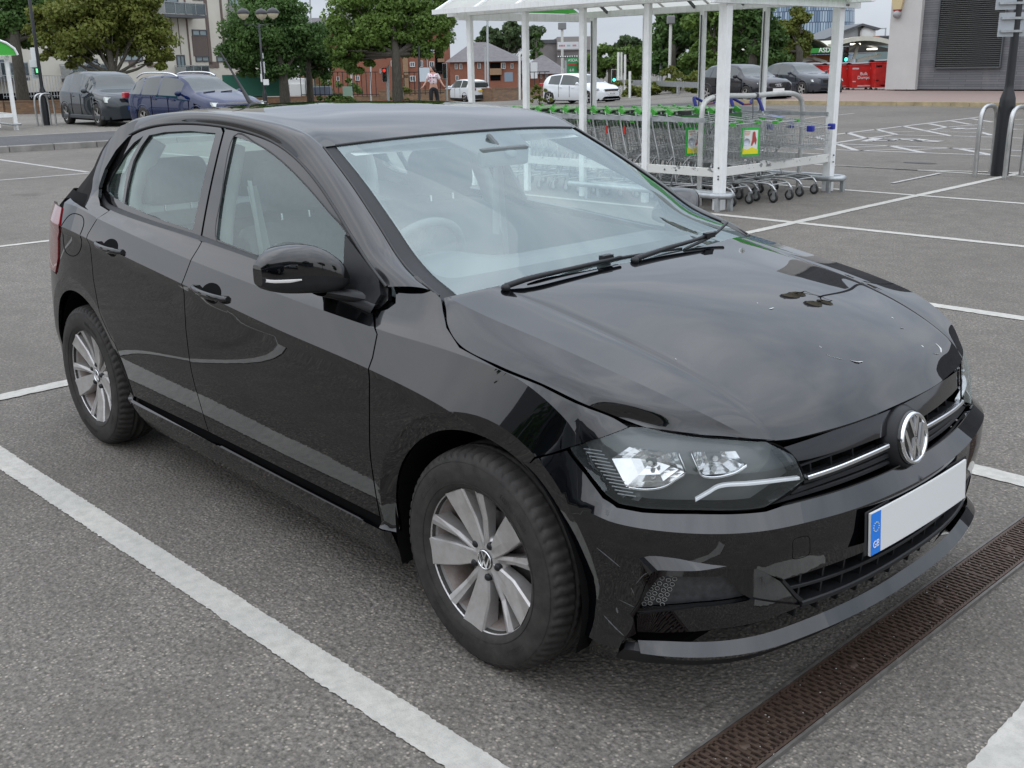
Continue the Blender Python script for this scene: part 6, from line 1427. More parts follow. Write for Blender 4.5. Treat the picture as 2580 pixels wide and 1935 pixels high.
F8 = Facade('glass_office', 2240, 150, math.radians(50), 'low green glass office roofline beside the cream slab'); a = F8.q(*c6(1560, 380))[0]; b = F8.q(*c6(1850, 380))[0]
F8.box('wall', min(a, b), max(a, b)+6, 0, F8.q(*c6(1650, 400))[1], -8, 0, mat('office_glass', (.16, .22, .22), .25)); F8.box('roof', min(a, b), max(a, b)+6, F8.q(*c6(1650, 400))[1], F8.q(*c6(1650, 370))[1], -8, .6, M_DGREY)
cg = MB(); a, z = F8.q(*c6(1600, 300)); [cg.bar((a+dx, F8.toward*-2, z-2.2), (a+dx, F8.toward*-2, z+.6), .15) for dx in (-1.6, 0, 1.6)]; [cg.bar((a-1.6, F8.toward*-2, zz), (a+1.6, F8.toward*-2, zz), .15) for zz in (z-1.2, z+.5)]; cg.build('roof_cage', M_GALV, F8.root)
# green hoarding, white kiosk
def panel_box(name, p0, p1, D, m, label, cat, thick=.15, ang=None, parts=None):
    A_, B_ = dpt(*p0, D), dpt(p1[0], p0[1], D); zt_ = A_[2]; zb_ = dpt(*p1, D)[2]; c = (A_+B_)/2; ang = math.atan2(*(B_-A_)[[1, 0]]); w = np.linalg.norm((B_-A_)[:2])
    o = MB().box((0, 0, (zt_-zb_)/2), (w, thick, zt_-zb_)).build(name, m); o.location = (c[0], c[1], zb_); o.rotation_euler = (0, 0, ang); tag(o, label, cat); return o
panel_box('hoarding', (560, 189), (716, 242), 64, mat('green_hoarding', (.015, .13, .085), .55, .1, 1), 'plain dark green site hoarding under the trees behind the lamp post', 'hoarding')
kk = panel_box('white_kiosk', (727, 198), (770, 212), 72, M_FRAME, 'white van shaped kiosk partly hidden under the dark trees', 'kiosk', 2); panel_box('white_cabinet', (733, 212), (769, 240), 71.5, M_FRAME, 'white lower cabinet with a dark opening under the trees', 'kiosk', 1.)
panel_box('grey_container', (783, 219), (832, 240), 70, mat('blue_grey_box', (.13, .155, .20), .6), 'blue grey container behind the low wall under the trees', 'container', 1.5)
panel_box('green_poster', (863, 218), (887, 242), 66, mat('poster_green_white', (.30, .42, .33), .6), 'pale green and white poster board on the railings', 'poster', .06)
railing('railing', dpt(760, 243, 68), dpt(955, 243, 68), 1.5, 'dark railings running under the trees above the low wall', .3, r=.02)
railing('railing', dpt(1020, 241, 62), dpt(1120, 238, 62), 1.3, 'dark railings behind the walking person', .3, r=.02)
railing('railing', dpt(1320, 238, 60), dpt(1385, 236, 60), 1.2, 'dark railings between the shelter post and the white hatchback', .3, r=.02)
# ================================================================== trolley shelter
SH = empty('trolley_shelter', (-7.07, 8.27, 0), 0, 'large white framed trolley shelter with translucent pitched roof and flaking bottom rail', 'shelter')
def wb(name, m, mb, par=SH, **k): return mb.build(name, m, par, world=True, **k)
t = NT('flaking_white_paint'); co = t.coord('Object'); n = t.noise(co, 9, 7, .75); sp = t.new('ShaderNodeSeparateXYZ'); t.link(co, sp.inputs[0])
f = t.math('ADD', n, t.math('MULTIPLY', t.math('GREATER_THAN', sp.outputs[2], .405), .06)); t.set(base=t.mix(t.ramp(f, [(.63, 0), (.645, 1)]), (.66, .655, .62), (.22, .22, .215)), rough=.5); M_FLAKE = t.m
t = NT('post_white'); co = t.coord('Object'); n = t.noise(co, 5, 7, .7); n2 = t.noise(t.coord('Object', (1, 1, .15)), 30, 4); t.set(base=t.mix(t.ramp(n2, [(.5, 0), (.8, .35)]), t.ramp(n, [(.3, (.74, .75, .74)), (.6, (.84, .85, .84))]), (.5, .48, .43)), rough=.45); M_POST = t.m
t = NT('roof_sheet'); t.set(base=(.72, .72, .68), rough=.5); tr = t.new('ShaderNodeBsdfTranslucent'); tr.inputs['Color'].default_value = (.8, .8, .74, 1); ms = t.new('ShaderNodeMixShader'); ms.inputs[0].default_value = .5; t.link(t.b.outputs[0], ms.inputs[1]); t.link(tr.outputs[0], ms.inputs[2]); t.link(ms.outputs[0], t.out.inputs['Surface']); M_ROOFS = t.m
XN = [-5.05, -6.10, -7.09, -8.07, -9.12]; XF = [-5.07, -6.08, -7.05, -8.02, -9.0]; YN, YF = 7.15, 9.42
for i, x in enumerate(XN):
    w = .105 if i == 0 else .078
    wb('post', M_POST, MB().box((x, YN, 1.10), (w, w if i == 0 else .06, 2.20)), bevel=.006)
for i, x in enumerate(XF):
    w = .105 if i == 0 else .07; m = MB().box((x, YF, 1.10), (w, w, 2.20)); wb('post', M_POST, m, bevel=.006)
for x in XF[1:]: 
    wb('post_channel', M_DGREY, MB().box((x, YF-.042, 1.10), (.012, .012, 2.1)))
for y in (YN, YF): wb('eaves_beam', M_POST, MB().box((-7.09, y, 2.235), (4.9, .07, .085)), bevel=.005)
wb('end_beam', M_POST, MB().box((-4.99, 8.28, 2.19), (.05, 2.9, .10)), bevel=.005); wb('end_beam', M_POST, MB().box((-9.17, 8.28, 2.19), (.05, 2.6, .10)))
# roof: shallow gable
ridge = 2.95; ov = .38; rf = MB()
for s, y0 in ((-1, YN-ov+.1), (1, YF+ov)): rf.add([(-4.85, y0, 2.25), (-9.5, y0, 2.25), (-9.5, 8.285, ridge), (-4.85, 8.285, ridge)], [(0, 1, 2, 3)])
wb('roof_sheet', M_ROOFS, rf, fix=False)
for k, x in enumerate(np.linspace(-4.87, -9.48, 7)):
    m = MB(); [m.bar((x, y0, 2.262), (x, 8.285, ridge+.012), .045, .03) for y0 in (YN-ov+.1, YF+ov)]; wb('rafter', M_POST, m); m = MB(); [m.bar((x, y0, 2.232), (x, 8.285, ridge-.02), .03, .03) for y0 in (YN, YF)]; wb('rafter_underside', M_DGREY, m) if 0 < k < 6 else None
for y0 in (YN-ov+.1, YF+ov): wb('gutter_edge', M_POST, MB().bar((-4.83, y0, 2.25), (-9.52, y0, 2.25), .05, .06))
gb = MB(); gb.add([(-9.46, YN-.1, 2.27), (-9.46, YF+.2, 2.27), (-9.46, 8.285, 2.9)], [(0, 1, 2)]); gb.add([(-9.49, YN-.1, 2.27), (-9.49, YF+.2, 2.27), (-9.49, 8.285, 2.9)], [(0, 1, 2)]); wb('green_gable', mat('gable_green', (.05, .42, .04), .4), gb, fix=False)
gb = MB(); gb.add([(-4.88, YN-.1, 2.24), (-4.88, YF+.3, 2.24), (-4.88, 8.285, 2.9)], [(0, 1, 2)]); wb('green_gable', MATS['gable_green'], gb, fix=False)
# rails
wb('bottom_rail', M_FLAKE, MB().box((-7.08, YN, .40), (3.98, .03, .095)), bevel=.004)
wb('bottom_rail', M_FLAKE, MB().box((-5.06, 8.285, .405), (.03, 2.16, .095)), bevel=.004)
wb('bottom_rail', M_FLAKE, MB().box((-7.08, YF, .40), (3.98, .03, .09)), bevel=.004)
wb('middle_rail', M_GALV, MB().box((-7.3, YN+.05, .95), (4.0, .02, .05))); wb('middle_rail', M_GALV, MB().box((-7.08, YF-.06, .93), (3.98, .02, .045)))
def bolts(pts, ax='y'):
    for p in pts: wb('bolt', M_DGREY, MB().ball(p, .011, 4))
bolts([(-5.64, YN-.02, .40), (-5.80, YN-.02, .40)]); bolts([(-5.03, YN-.056, z) for z in (.46, .37, .34)]); bolts([(-4.96, YF+dy, z) for dy in (-.02, .02) for z in (2.17, 2.22)]); bolts([(-5.0, YF-.02, .44), (-5.0, YF-.02, .36)])
def bumper_rail(x0, x1, yc, w):
    m = MB(); z = .165; r = w; P = [(x0, yc-r, z)]+[(x1, yc-r, z)]+[(x1+r*math.sin(a), yc-r*math.cos(a), z) for a in np.linspace(.2, math.pi-.2, 10)]+[(x1, yc+r, z), (x0, yc+r, z)]
    m.tube(P, .033, 10); o = wb('bumper_rail', M_GALV, m)
    lg = MB()
    for x, y in ((x1+.02, yc-r), (x1+r*.8, yc+r*.4), (x0+.3, yc-r), (x0+.3, yc+r)): lg.box((x, y, .08), (.045, .045, .16))
    wb('bumper_leg', M_GALV, lg)
bumper_rail(-7.2, -5.0, YN-.02, .105); bumper_rail(-7.4, -5.0, YF, .13)
hp = spline([(-5.46, 7.34, 0), (-5.46, 7.34, 1.0), (-5.46, 7.37, 1.12), (-5.46, 7.50, 1.175), (-5.46, 8.3, 1.175), (-5.46, 9.18, 1.165), (-5.46, 9.33, 1.10), (-5.46, 9.38, .95), (-5.46, 9.38, 0)], 60)
wb('hoop_barrier', mat('worn_tube', (.55, .55, .53), .35, .15, 8, metal=.3), MB().tube([tuple(p) for p in hp], .030, 12))
wb('hanging_chain', M_DGREY, MB().tube([(-5.46, 8.30, 1.15), (-5.43, 8.28, .98), (-5.40, 8.22, .78)], .006, 5)); wb('hanging_chain', M_DGREY, MB().tube([(-5.46, 7.62, 1.15), (-5.45, 7.58, .9), (-5.5, 7.5, .72)], .006, 5))
for y in (7.56, 8.36): wb('chain_clamp', M_DGREY, MB().tube([(-5.46, y-.02, 1.175), (-5.46, y+.02, 1.175)], .037, 12))
# ================================================================== trolleys
M_WIRE = mat('zinc_wire', (.50, .51, .51), .30, .1, 20, metal=.75)
def make_trolley(kind):
    """front points to +x, handle at x = 0"""
    deep = kind == 'deep'; T = empty('shopping_trolley')
    Ln, W0, W1 = (.86, .28, .22) if deep else (.98, .30, .235); zt0, zt1 = (.98, .90) if deep else (.93, .80); zb0, zb1 = (.52, .46) if deep else (.60, .56); rake = .16 if deep else .05
    m = MB(); r = .0026
    def side(x): t = x/Ln; return W0+(W1-W0)*t
    def zt(x): return zt0+(zt1-zt0)*x/Ln
    def zb(x): return zb0+(zb1-zb0)*x/Ln
    def edge(pts, rr=r, n=4): m.tube(pts, rr, n, caps=False)
    for s in (-1, 1):
        for k in (0, .33, .66, 1):
            f = [(x+(rake*(1-k) if deep else 0)*(1-x/Ln)*1.0+.02*(1-k), s*(side(x)-.035*(1-k)), zb(x)+(zt(x)-zb(x))*k) for x in (0.04, Ln-.02)]; edge(f, r*1.25)
        for x in np.arange(.05, Ln-.02, .056 if deep else .034): edge([(x+(rake if deep else .02)*(1-x/Ln)+.02, s*(side(x)-.035), zb(x)), (x, s*side(x), zt(x))])
        edge([(0, s*W0, zt0), (Ln, s*W1, zt1)], .006, 6)
    for y in np.linspace(-.20, .20, 11): edge([(rake+.06, y, zb0), (Ln-.03, y*.85, zb1)])
    for y in np.linspace(-W1+.02, W1-.02, 13): edge([(Ln-.03, y*.85, zb1), (Ln, y, zt1)])
    for k in (.0, .33, .66): edge([(Ln-.03+.03*k, -(W1-.03*(1-k)), zb1+(zt1-zb1)*k), (Ln-.03+.03*k, W1-.03*(1-k), zb1+(zt1-zb1)*k)])
    for x in np.arange(.2, Ln-.05, .12): edge([(x+.05, -side(x)+.04, zb(x)), (x+.05, side(x)-.04, zb(x))])
    edge([(Ln, -W1, zt1), (Ln, W1, zt1)], .006, 6)
    for k in np.linspace(0, 1, 6): edge([(rake*(1-k)+.02, -W0+.02, zb0+(zt0-zb0)*k), (rake*(1-k)+.02, W0-.02, zb0+(zt0-zb0)*k)])
    m.build('basket', M_WIRE, T)
    fr = MB(); rr = .0115
    for s in (-1, 1):
        fr.tube([tuple(p) for p in spline([(-.03, s*W0, zt0+.03), (.03, s*W0, .75), (.10, s*.27, .45), (.05, s*.265, .22), (.02, s*.26, .15)], 14)], rr, 8)
        fr.tube([tuple(p) for p in spline([(.02, s*.26, .16), (.25, s*.25, .20), (.60, s*.21, .22), (.80, s*.17, .20), (.86, s*.165, .14)], 16)], rr, 8)
        fr.tube([tuple(p) for p in spline([(.12, s*.26, .25), (.22, s*.24, .46), (.30, s*.22, .54)], 8)], rr, 8)
        fr.tube([(.34, s*.235, .21), (.24, s*.22, .52), (.36, s*.22, .55)], rr*.8, 6)
    for x, w, z in ((.25, .25, .20), (.55, .215, .22), (.80, .17, .20), (.12, .26, .25)): fr.tube([(x, -w, z), (x, w, z)], rr*.7, 6)
    fr.build('chassis', M_WIRE, T)
    for x, s in ((.02, -1), (.02, 1), (.86, -1), (.86, 1)):
        y = s*(.26 if x < .5 else .165); c = empty('castor'); c.parent = T
        f = MB(); f.tube([(x, y, .15), (x, y, .125)], .014, 8); f.box((x-.012, y-.018, .085), (.035, .003, .08)); f.box((x-.012, y+.018, .085), (.035, .003, .08)); f.box((x-.008, y, .126), (.04, .038, .006)); f.build('fork', M_WIRE, c)
        w = MB().lathe([(.012, -.013), (.050, -.013), (.0575, -.008), (.0575, .008), (.050, .013), (.012, .013)], 20, 'Y', (x-.02, y, .0585)); w.build('castor_wheel', mat('castor_rubber', (.02, .02, .02), .6), c)
        w = MB().lathe([(0, -.0145), (.03, -.0145), (.034, -.0135)], 14, 'Y', (x-.02, y, .0585)); w.lathe([(0, .0145), (.03, .0145), (.034, .0135)], 14, 'Y', (x-.02, y, .0585)); w.build('castor_hub', mat('hub_grey', (.25, .25, .25), .5), c)
    if deep:
        h = MB().tube([(-.04, -W0+.04, zt0+.045), (-.04, W0-.04, zt0+.045)], .014, 8); h.build('handle', mat('handle_pale_green', (.33, .50, .28), .4), T)
        e = MB()
        for s in (-1, 1): e.add([(-.07, s*W0, zt0+.02), (.03, s*W0, zt0+.0), (.05, s*W0, zt0+.035), (-.02, s*W0, zt0+.075), (-.07, s*(W0-.035), zt0+.02), (.03, s*(W0-.035), zt0+.0), (.05, s*(W0-.035), zt0+.035), (-.02, s*(W0-.035), zt0+.075)], [(0, 1, 2, 3), (4, 5, 6, 7), (0, 1, 5, 4), (1, 2, 6, 5), (2, 3, 7, 6), (3, 0, 4, 7)])
        e.build('handle_end', M_GREEN, T)
        c = MB().box((.03, -.02, zt0+.02), (.10, .13, .05)); c.build('coin_lock', mat('lock_black', (.03, .03, .03), .4), T); c = MB().box((.0, .06, zt0+.03), (.05, .05, .03)); c.build('lock_cap', mat('lock_brown', (.25, .07, .04), .4), T)
        s_ = MB().box((.12, 0, zt0-.08), (.012, .36, .16)); s_.build('child_seat_flap', mat('flap_dark_green', (.04, .16, .04), .5), T)
        b = MB()
        for s in (-1, 1): b.box((Ln-.01, s*W1, zt1), (.06, .035, .035))
        b.build('corner_buffer', M_GREEN, T)
    else:
        hd = MB()
        for s in (-1, 1): hd.tube([tuple(p) for p in spline([(-.02, s*.30, .96), (-.09, s*.295, 1.10), (-.115, s*.27, 1.135), (-.10, s*.16, 1.10), (-.06, s*.08, 1.055)], 14)], [.022]*6+[.017]*9, 8)
        hd.build('handle', M_BLUE, T); MB().tube([(-.06, -.09, 1.052), (-.06, .09, 1.052)], .012, 8).build('handle_strip', mat('strip_maroon', (.25, .04, .06), .4), T)
        MB().add([(.22, -.13, .925), (.22, .13, .925), (.42, .13, .905), (.42, -.13, .905)], [(0, 1, 2, 3)]).build('leaflet_panel', mat('panel_blue', (.06, .10, .34), .35), T)
        b = MB()
        for s in (-1, 1): b.box((Ln-.005, s*W1, zt1), (.08, .06, .07))
        b.build('corner_buffer', M_BLUE, T, bevel=.012)
        wr = MB(); [wr.tube([(x, -side(x), zt(x)), (x, side(x), zt(x))], .0026, 4) for x in np.arange(.1, .9, .09)]; [wr.tube([(.05, y, zt0), (.92, y*.85, zt1)], .0026, 4) for y in (-.2, -.1, 0, .1, .2)]; wr.build('tray_wires', M_WIRE, T)
    return T
tA = make_trolley('deep'); GA = 'trolleys nested along the near side of the shelter'; GB = 'trolleys nested in the middle of the shelter'
def put(t_, x, y, rz=0, label=None, group=None): t_.location = (x, y, 0); t_.rotation_euler = (0, 0, rz); tag(t_, label, 'shopping trolley', group); return t_
NA = 13; NB = 6
put(tA, -5.93, 7.62, 0, 'front green handled wire trolley of the near nest, behind the bright advert panel', GA)
mid_lab = 'green handled wire trolley nested inside the near row of trolleys'
for k in range(1, NA): put(copy_tree(tA), -5.93-.235*k, 7.62+.012*((k*7) % 3-1), .01*((k*5) % 3-1), mid_lab if k < NA-1 else 'rearmost green handled trolley of the near nest beside the left shelter posts', GA)
for k in range(NB): put(copy_tree(tA), -5.78-.235*k, 8.20, -.01*((k*3) % 3-1), 'front green handled trolley of the middle nest, between the hoop legs' if k == 0 else 'green handled wire trolley nested inside the middle row of trolleys', GB)
for o in bpy.data.objects:
    if o.get('label') in (mid_lab, 'green handled wire trolley nested inside the middle row of trolleys'): pass
# advert panels hang on the front baskets
def advert(x, y, z, rz, root, lab):
    P_ = MB().box((0, 0, 0), (.010, .225, .315)); o = P_.build('advert_panel', mat('advert_green', (.03, .40, .06), .35)); o.location = (x, y, z); o.rotation_euler = (0, 0, rz); tag(o, lab, 'advert panel')
    MB().box((.006, 0, .0), (.003, .175, .255)).build('poster', mat('poster_white', (.70, .72, .68), .4), o)
    MB().add([(.009, -.095, -.133), (.009, .095, -.133), (.009, .095, -.085), (.009, .02, -.060), (.009, -.04, -.085), (.009, -.095, -.065)], [(0, 1, 2, 3, 4, 5)]).build('yellow_band', mat('poster_yellow', (.72, .66, .02), .4), o, fix=False)
    # a plain red figure shape on the poster
    bl = MB(); bl.add([(.010, .022, .10), (.010, .040, .115), (.010, .056, .10), (.010, .060, .06), (.010, .075, .02), (.010, .065, -.035), (.010, .045, .0), (.010, .02, -.045), (.010, .005, -.04), (.010, .018, .02), (.010, .020, .06)], [tuple(range(11))]); bl.build('poster_shape', mat('poster_red', (.38, .06, .05), .4), o, fix=False)
    tx = MB(); [tx.box((.0095, -.045+.006*(k % 2), .115-.018*k), (.001, .075-.01*k, .007)) for k in range(3)]; tx.build('poster_lines', mat('poster_orange', (.60, .20, .10), .4), o)
    tx = MB().lathe([(0, .0), (.040, .0), (.040, .001)], 20, 'X', (.0092, -.045, .0)); tx.build('poster_disc', mat('poster_grey', (.50, .53, .60), .4), o)
    return o
advert(-5.055, 7.70, .70, -.5, None, 'green framed advert panel with a red shape and yellow band on the front near trolley')
advert(-5.62, 7.44, .70, -.5, None, 'second green framed advert panel partly behind the hoop leg')
tB = make_trolley('flat'); put(tB, -5.86, 8.86, .02, 'shallow wire trolley with dark blue handle and blue corner buffers', None)
put(copy_tree(tB), -6.42, 8.86, .02, 'second shallow wire trolley nested behind the blue handled one', None)
for nm, x in (('red_tag', -6.58), ('red_tag', -6.86)): tag(MB().box((x, 7.33, .80), (.03, .012, .09)).build(nm, M_RED), 'small red tag hanging on the near trolley basket, %s' % ('right one of the pair' if x > -6.7 else 'left one of the pair'), 'tag')
# ================================================================== far cars
def car(name, label, L_, W_, Hh, prof, belt, loc, head, m, wb_=2.6, wr=.31, front=.85, win=None, roof_rails=False, low=None, rim='alloy_silver', group=None, rear_face=False):
    """prof: [(x from rear 0..1, z top, kind)] ; kind h hood, s screen, r roof, w rear window, b boot"""
    R_ = empty(name, (loc[0], loc[1], gz(loc[0], loc[1])), head, label, 'car', group)
    xs = np.unique(np.concatenate([np.linspace(0, 1, 60), [p[0] for p in prof]])); pz_ = np.array([(p[0], p[1]) for p in prof]); hw = W_/2
    sm = spline(pz_, 200); body = MB(); gl_ = {'windscreen': MB(), 'rear_window': MB(), 'side': MB()}
    x2 = lambda t: -(front)+0+(t-1)*L_+2*front if False else t*L_-(L_-front)          # x=0 at the front axle
    bz = lambda t: float(np.interp(t, [b[0] for b in belt], [b[1] for b in belt])); rows = []
    A_ = [(0., ), (-wb_, )]
    for t in xs:
        zt = float(np.interp(t, sm[:, 0], sm[:, 1])); b = bz(t); x = x2(t)
        e = min(t, 1-t)*L_; pl_ = 1-.42*math.exp(-(e/.16)**1.3) if e < .8 else 1-.42*math.exp(-(e/.16)**1.3)
        w = hw*pl_; gh = max(0, zt-b); q = min(1, gh/.35); rw = w*(1-.27*q)
        zs = .20+.08*(1-pl_)
        row = [(x, w*.93, zs), (x, w*.985, .34), (x, w, .55), (x, w*.99, b-.12 if b-.12 > .58 else .6), (x, w*(.955), min(b, zt-.02)), (x, rw*(.98) if q > .1 else w*.88, b+(zt-.065-b)*1.0 if q > .1 else min(b+.01, zt-.01)), (x, rw*.86 if q > .1 else w*.78, zt-.012), (x, rw*.5, zt+.004), (x, 0, zt+.010)]
        rows.append(row)
    kind = lambda t: next((prof[i][2] for i in range(len(prof)-1) if prof[i][0] <= t <= prof[i+1][0]), 'r')
    wx = [c for c in (0., -wb_)]
    pill = win or [(.16, .30), (.32, .50), (.525, .70)]
    for i in range(len(xs)-1):
        tm = (xs[i]+xs[i+1])/2; xm = x2(tm); k = kind(tm)
        for j in range(8):
            for s in (-1, 1):
                a, b2, c, d = [np.array(rows[u][v])*[1, s, 1] for u, v in ((i, j), (i+1, j), (i+1, j+1), (i, j+1))]
                cz_ = (a[2]+b2[2]+c[2]+d[2])/4
                if j < 4 and any(math.hypot(xm-cx, cz_-wr) < wr+.045 for cx in wx): continue
                tgt = body
                if j == 4 and (c[2]-b2[2]) > .12 and any(p[0] <= tm <= p[1] for p in pill): tgt = gl_['side']
                if j >= 6 and k == 's': tgt = gl_['windscreen']
                if j >= 6 and k == 'w': tgt = gl_['rear_window']
                tgt.add([a, b2, c, d], [(0, 1, 2, 3)], True)
    for e in (0, -1):
        P = [tuple(p) for p in rows[e]]; Q = [(p[0], -p[1], p[2]) for p in rows[e]][::-1]; body.add(P+Q[1:], [tuple(range(len(P)+len(Q)-1))])
    bo = body.build('body', m, R_, fix=True)
    bm = bmesh.new(); bm.from_mesh(bo.data); bmesh.ops.remove_doubles(bm, verts=bm.verts, dist=.0005); bmesh.ops.recalc_face_normals(bm, faces=bm.faces); bm.to_mesh(bo.data); bm.free()
    for k, v in gl_.items():
        if not v.v: continue
        if k != 'side': v.build(k, M_CARGLASS, R_)
        else:
            for p in pill:
                for s in (-1, 1):
                    mm = MB()
                    for f in v.f:
                        q4 = [v.v[i] for i in f]; xm = sum(a[0] for a in q4)/4; ym = sum(a[1] for a in q4)/4
                        if x2(p[0]) <= xm <= x2(p[1]) and ym*s > 0: mm.add(q4, [(0, 1, 2, 3)], True)
                    if mm.v: mm.build('side_window', M_CARGLASS, R_)
    # underside, sill and arches
    un = MB().box((x2(.5), 0, .22), (L_*.92, W_*.86, .12)); un.build('underbody', M_DARK, R_)
    for cx in wx:
        for s in (-1, 1):
            w = empty('wheel', (cx, s*(hw-.10), wr)); w.parent = R_
            MB().lathe([(wr*.64, -.10), (wr*.93, -.105), (wr, -.085), (wr, .085), (wr*.93, .1)], 28, 'Y').build('tyre', M_TYRE, w); 
            rm_ = MB(); 
            for sd in (-1, 1):
                yb = sd*.088; rm_.lathe([(wr*.62, yb*1.12), (wr*.66, yb*1.12), (wr*.66, yb*.9), (wr*.60, yb*.8)], 28, 'Y')
                for q in range(5):
                    a = 2*math.pi*q/5; ca, sa = math.cos(a), math.sin(a)
                    rm_.add([(wr*.1*ca-.035*sa, yb, wr*.1*sa+.035*ca), (wr*.62*ca-.03*sa, yb*1.1, wr*.62*sa+.03*ca), (wr*.62*ca+.03*sa, yb*1.1, wr*.62*sa-.03*ca), (wr*.1*ca+.035*sa, yb, wr*.1*sa-.035*ca)], [(0, 1, 2, 3)])
                rm_.lathe([(0, yb*1.02), (wr*.2, yb)], 12, 'Y')
            rm_.build('rim', M_ALLOY, w, fix=False); MB().lathe([(0, 0), (wr*.64, 0)], 24, 'Y').build('wheel_backing', M_DARK, w)
            ar = MB(); ar.tube([(cx+(wr+.05)*math.cos(a), s*(hw*.985), wr+(wr+.05)*math.sin(a)) for a in np.linspace(-.35, math.pi+.35, 22)], .022, 6); ar.build('wheel_arch', low or m, R_)
            ln = MB().lathe([(wr+.055, s*(hw-.32)), (wr+.055, s*(hw-.03))], 28, 'Y', (cx, 0, wr)); ln.lathe([(0, s*(hw-.32)), (wr+.055, s*(hw-.32))], 28, 'Y', (cx, 0, wr)); 
            ln.v = [(a, b, max(.2, c)) for a, b, c in ln.v]; ln.build('arch_liner', M_DARK, R_, fix=False)
    if low: MB().box((x2(.5), 0, .27), (L_*.80, W_*1.0, .13)).build('side_cladding', low, R_, bevel=.03)
    for s in (-1, 1):
        xm = x2(.665); z = bz(.66)+.06; mi = MB().ball((xm, s*(hw+.09), z+.02), .1, 6, (.7, 1.0, .75)); mi.bar((xm, s*(hw-.05), z-.03), (xm, s*(hw+.05), z), .05); mi.build('door_mirror', m if not low or name != 'x' else m, R_)
        for tt in (.40, .60): MB().box((x2(tt)-.12, s*(hw+.004), bz(tt)-.11), (.17, .03, .025)).build('door_handle', m, R_, bevel=.006)
        dl = MB(); 
        for tt in (.335, .515, .73):
            for z0, z1 in ((.34, bz(tt)-.02),): dl.box((x2(tt), s*(hw*1.0), (z0+z1)/2), (.012, .012, z1-z0))
        dl.build('door_gap', M_DARK, R_)
    return R_, x2, hw, bz
def face(x, pts, m, name, par, dx=.02):
    """flat piece on the nose or tail, pts (y, z)"""
    mb = MB(); mb.prism(pts, x-dx, x+dx, 'X'); return mb.build(name, m, par, bevel=.008)
P_GREY = paint('far_grey_paint', (.035, .042, .048), rough=.4); P_BLUEC = paint('far_blue_paint', (.005, .014, .062)); P_WHITE = paint('far_white_paint', (.72, .74, .76)); P_DGREY = paint('far_dark_grey_paint', (.018, .018, .022)); P_SLATE = paint('far_slate_paint', (.04, .045, .054))
M_HEAD = mat('far_headlamp', (.62, .66, .62), .12, coat=1.); M_TAIL = mat('far_tail_lamp', (.42, .02, .03), .2, coat=1.)
M_BLKP = mat('far_black_trim', (.015, .015, .016), .4)
def plate_on(x, z, par, col, txt=None, w=.52, sgn_=1):
    o = MB().box((x, 0, z), (.02, w, .11)).build('number_plate', col, par)
    if txt: text_mesh('plate_characters', txt, .085, M_BLKP, o, frame((x+sgn_*.013, .02, z), (0, sgn_, 0), (sgn_, 0, 0)), .001)
    return o
def lamps(par, x, y, z, w, h, m=M_HEAD, name='headlight', rake=.10):
    for s in (-1, 1):
        mb = MB(); mb.add([(x, s*(y-w/2), z-h/2), (x-rake, s*(y+w/2), z-h*.3), (x-rake*1.6, s*(y+w/2), z+h/2), (x-.03, s*(y-w/2), z+h*.25), (x-.25, s*(y-w/2), z-h/2), (x-.25, s*(y+w/2), z-h*.3), (x-.25, s*(y+w/2), z+h/2), (x-.25, s*(y-w/2), z+h*.25)], [(0, 1, 2, 3), (3, 2, 6, 7), (1, 5, 6, 2), (0, 4, 5, 1), (0, 3, 7, 4)]); mb.build(name, m, par)
def lamps_rear(par, x, y, z, w, h):
    for s in (-1, 1):
        mb = MB().box((x+.06, s*y, z), (.16, w, h)); mb.build('tail_light', M_TAIL, par, bevel=.02)
# grey crossover on the left
p = gpt(256, 319); d_ = 0
R_, x2, hw, bz = car('parked_car', 'grey crossover with a chrome V grille parked beside the brick wall on the left', 4.31, 1.78, 1.60, [(0, .95, 'b'), (.015, 1.05, 'w'), (.10, 1.48, 'r'), (.22, 1.585, 'r'), (.45, 1.60, 'r'), (.585, 1.50, 's'), (.735, 1.07, 'h'), (.90, .95, 'h'), (.97, .83, 'h'), (1, .60, 'h')], [(0, 1.03), (.5, .97), (.75, .95), (1, .70)], (p[0]+.02, p[1]+.80), math.radians(-2), P_GREY, 2.63, .335, .86, [(.10, .27), (.29, .48), (.50, .70)], low=mat('grey_cladding_plastic', (.05, .055, .06), .5), group='cars in the far bays')
lamps(R_, .74, .66, .77, .34, .20); gr_ = face(.80, [(-.42, .70), (.42, .70), (.46, .82), (-.46, .82)], M_BLKP, 'grille', R_); mb = MB(); [mb.bar((.835, s*.36, .83), (.855, s*.10, .64), .035) for s in (-1, 1)]; mb.bar((.855, -.1, .64), (.855, .1, .64), .03); mb.tube([(.86, .10*math.cos(a), .745+.10*math.sin(a)) for a in np.linspace(0, 6.28, 20)[:-1]], .014, 5, True); mb.build('grille_chrome', M_CHROME, gr_)
face(.83, [(-.40, .32), (.40, .32), (.44, .45), (-.44, .45)], M_BLKP, 'lower_grille', R_); plate_on(.86, .53, R_, M_WHITE, 'AA10', sgn_=1); MB().box((.864, -.235, .53), (.02, .05, .108)).build('plate_band', mat('far_plate_blue', (.02, .08, .4), .4), R_)
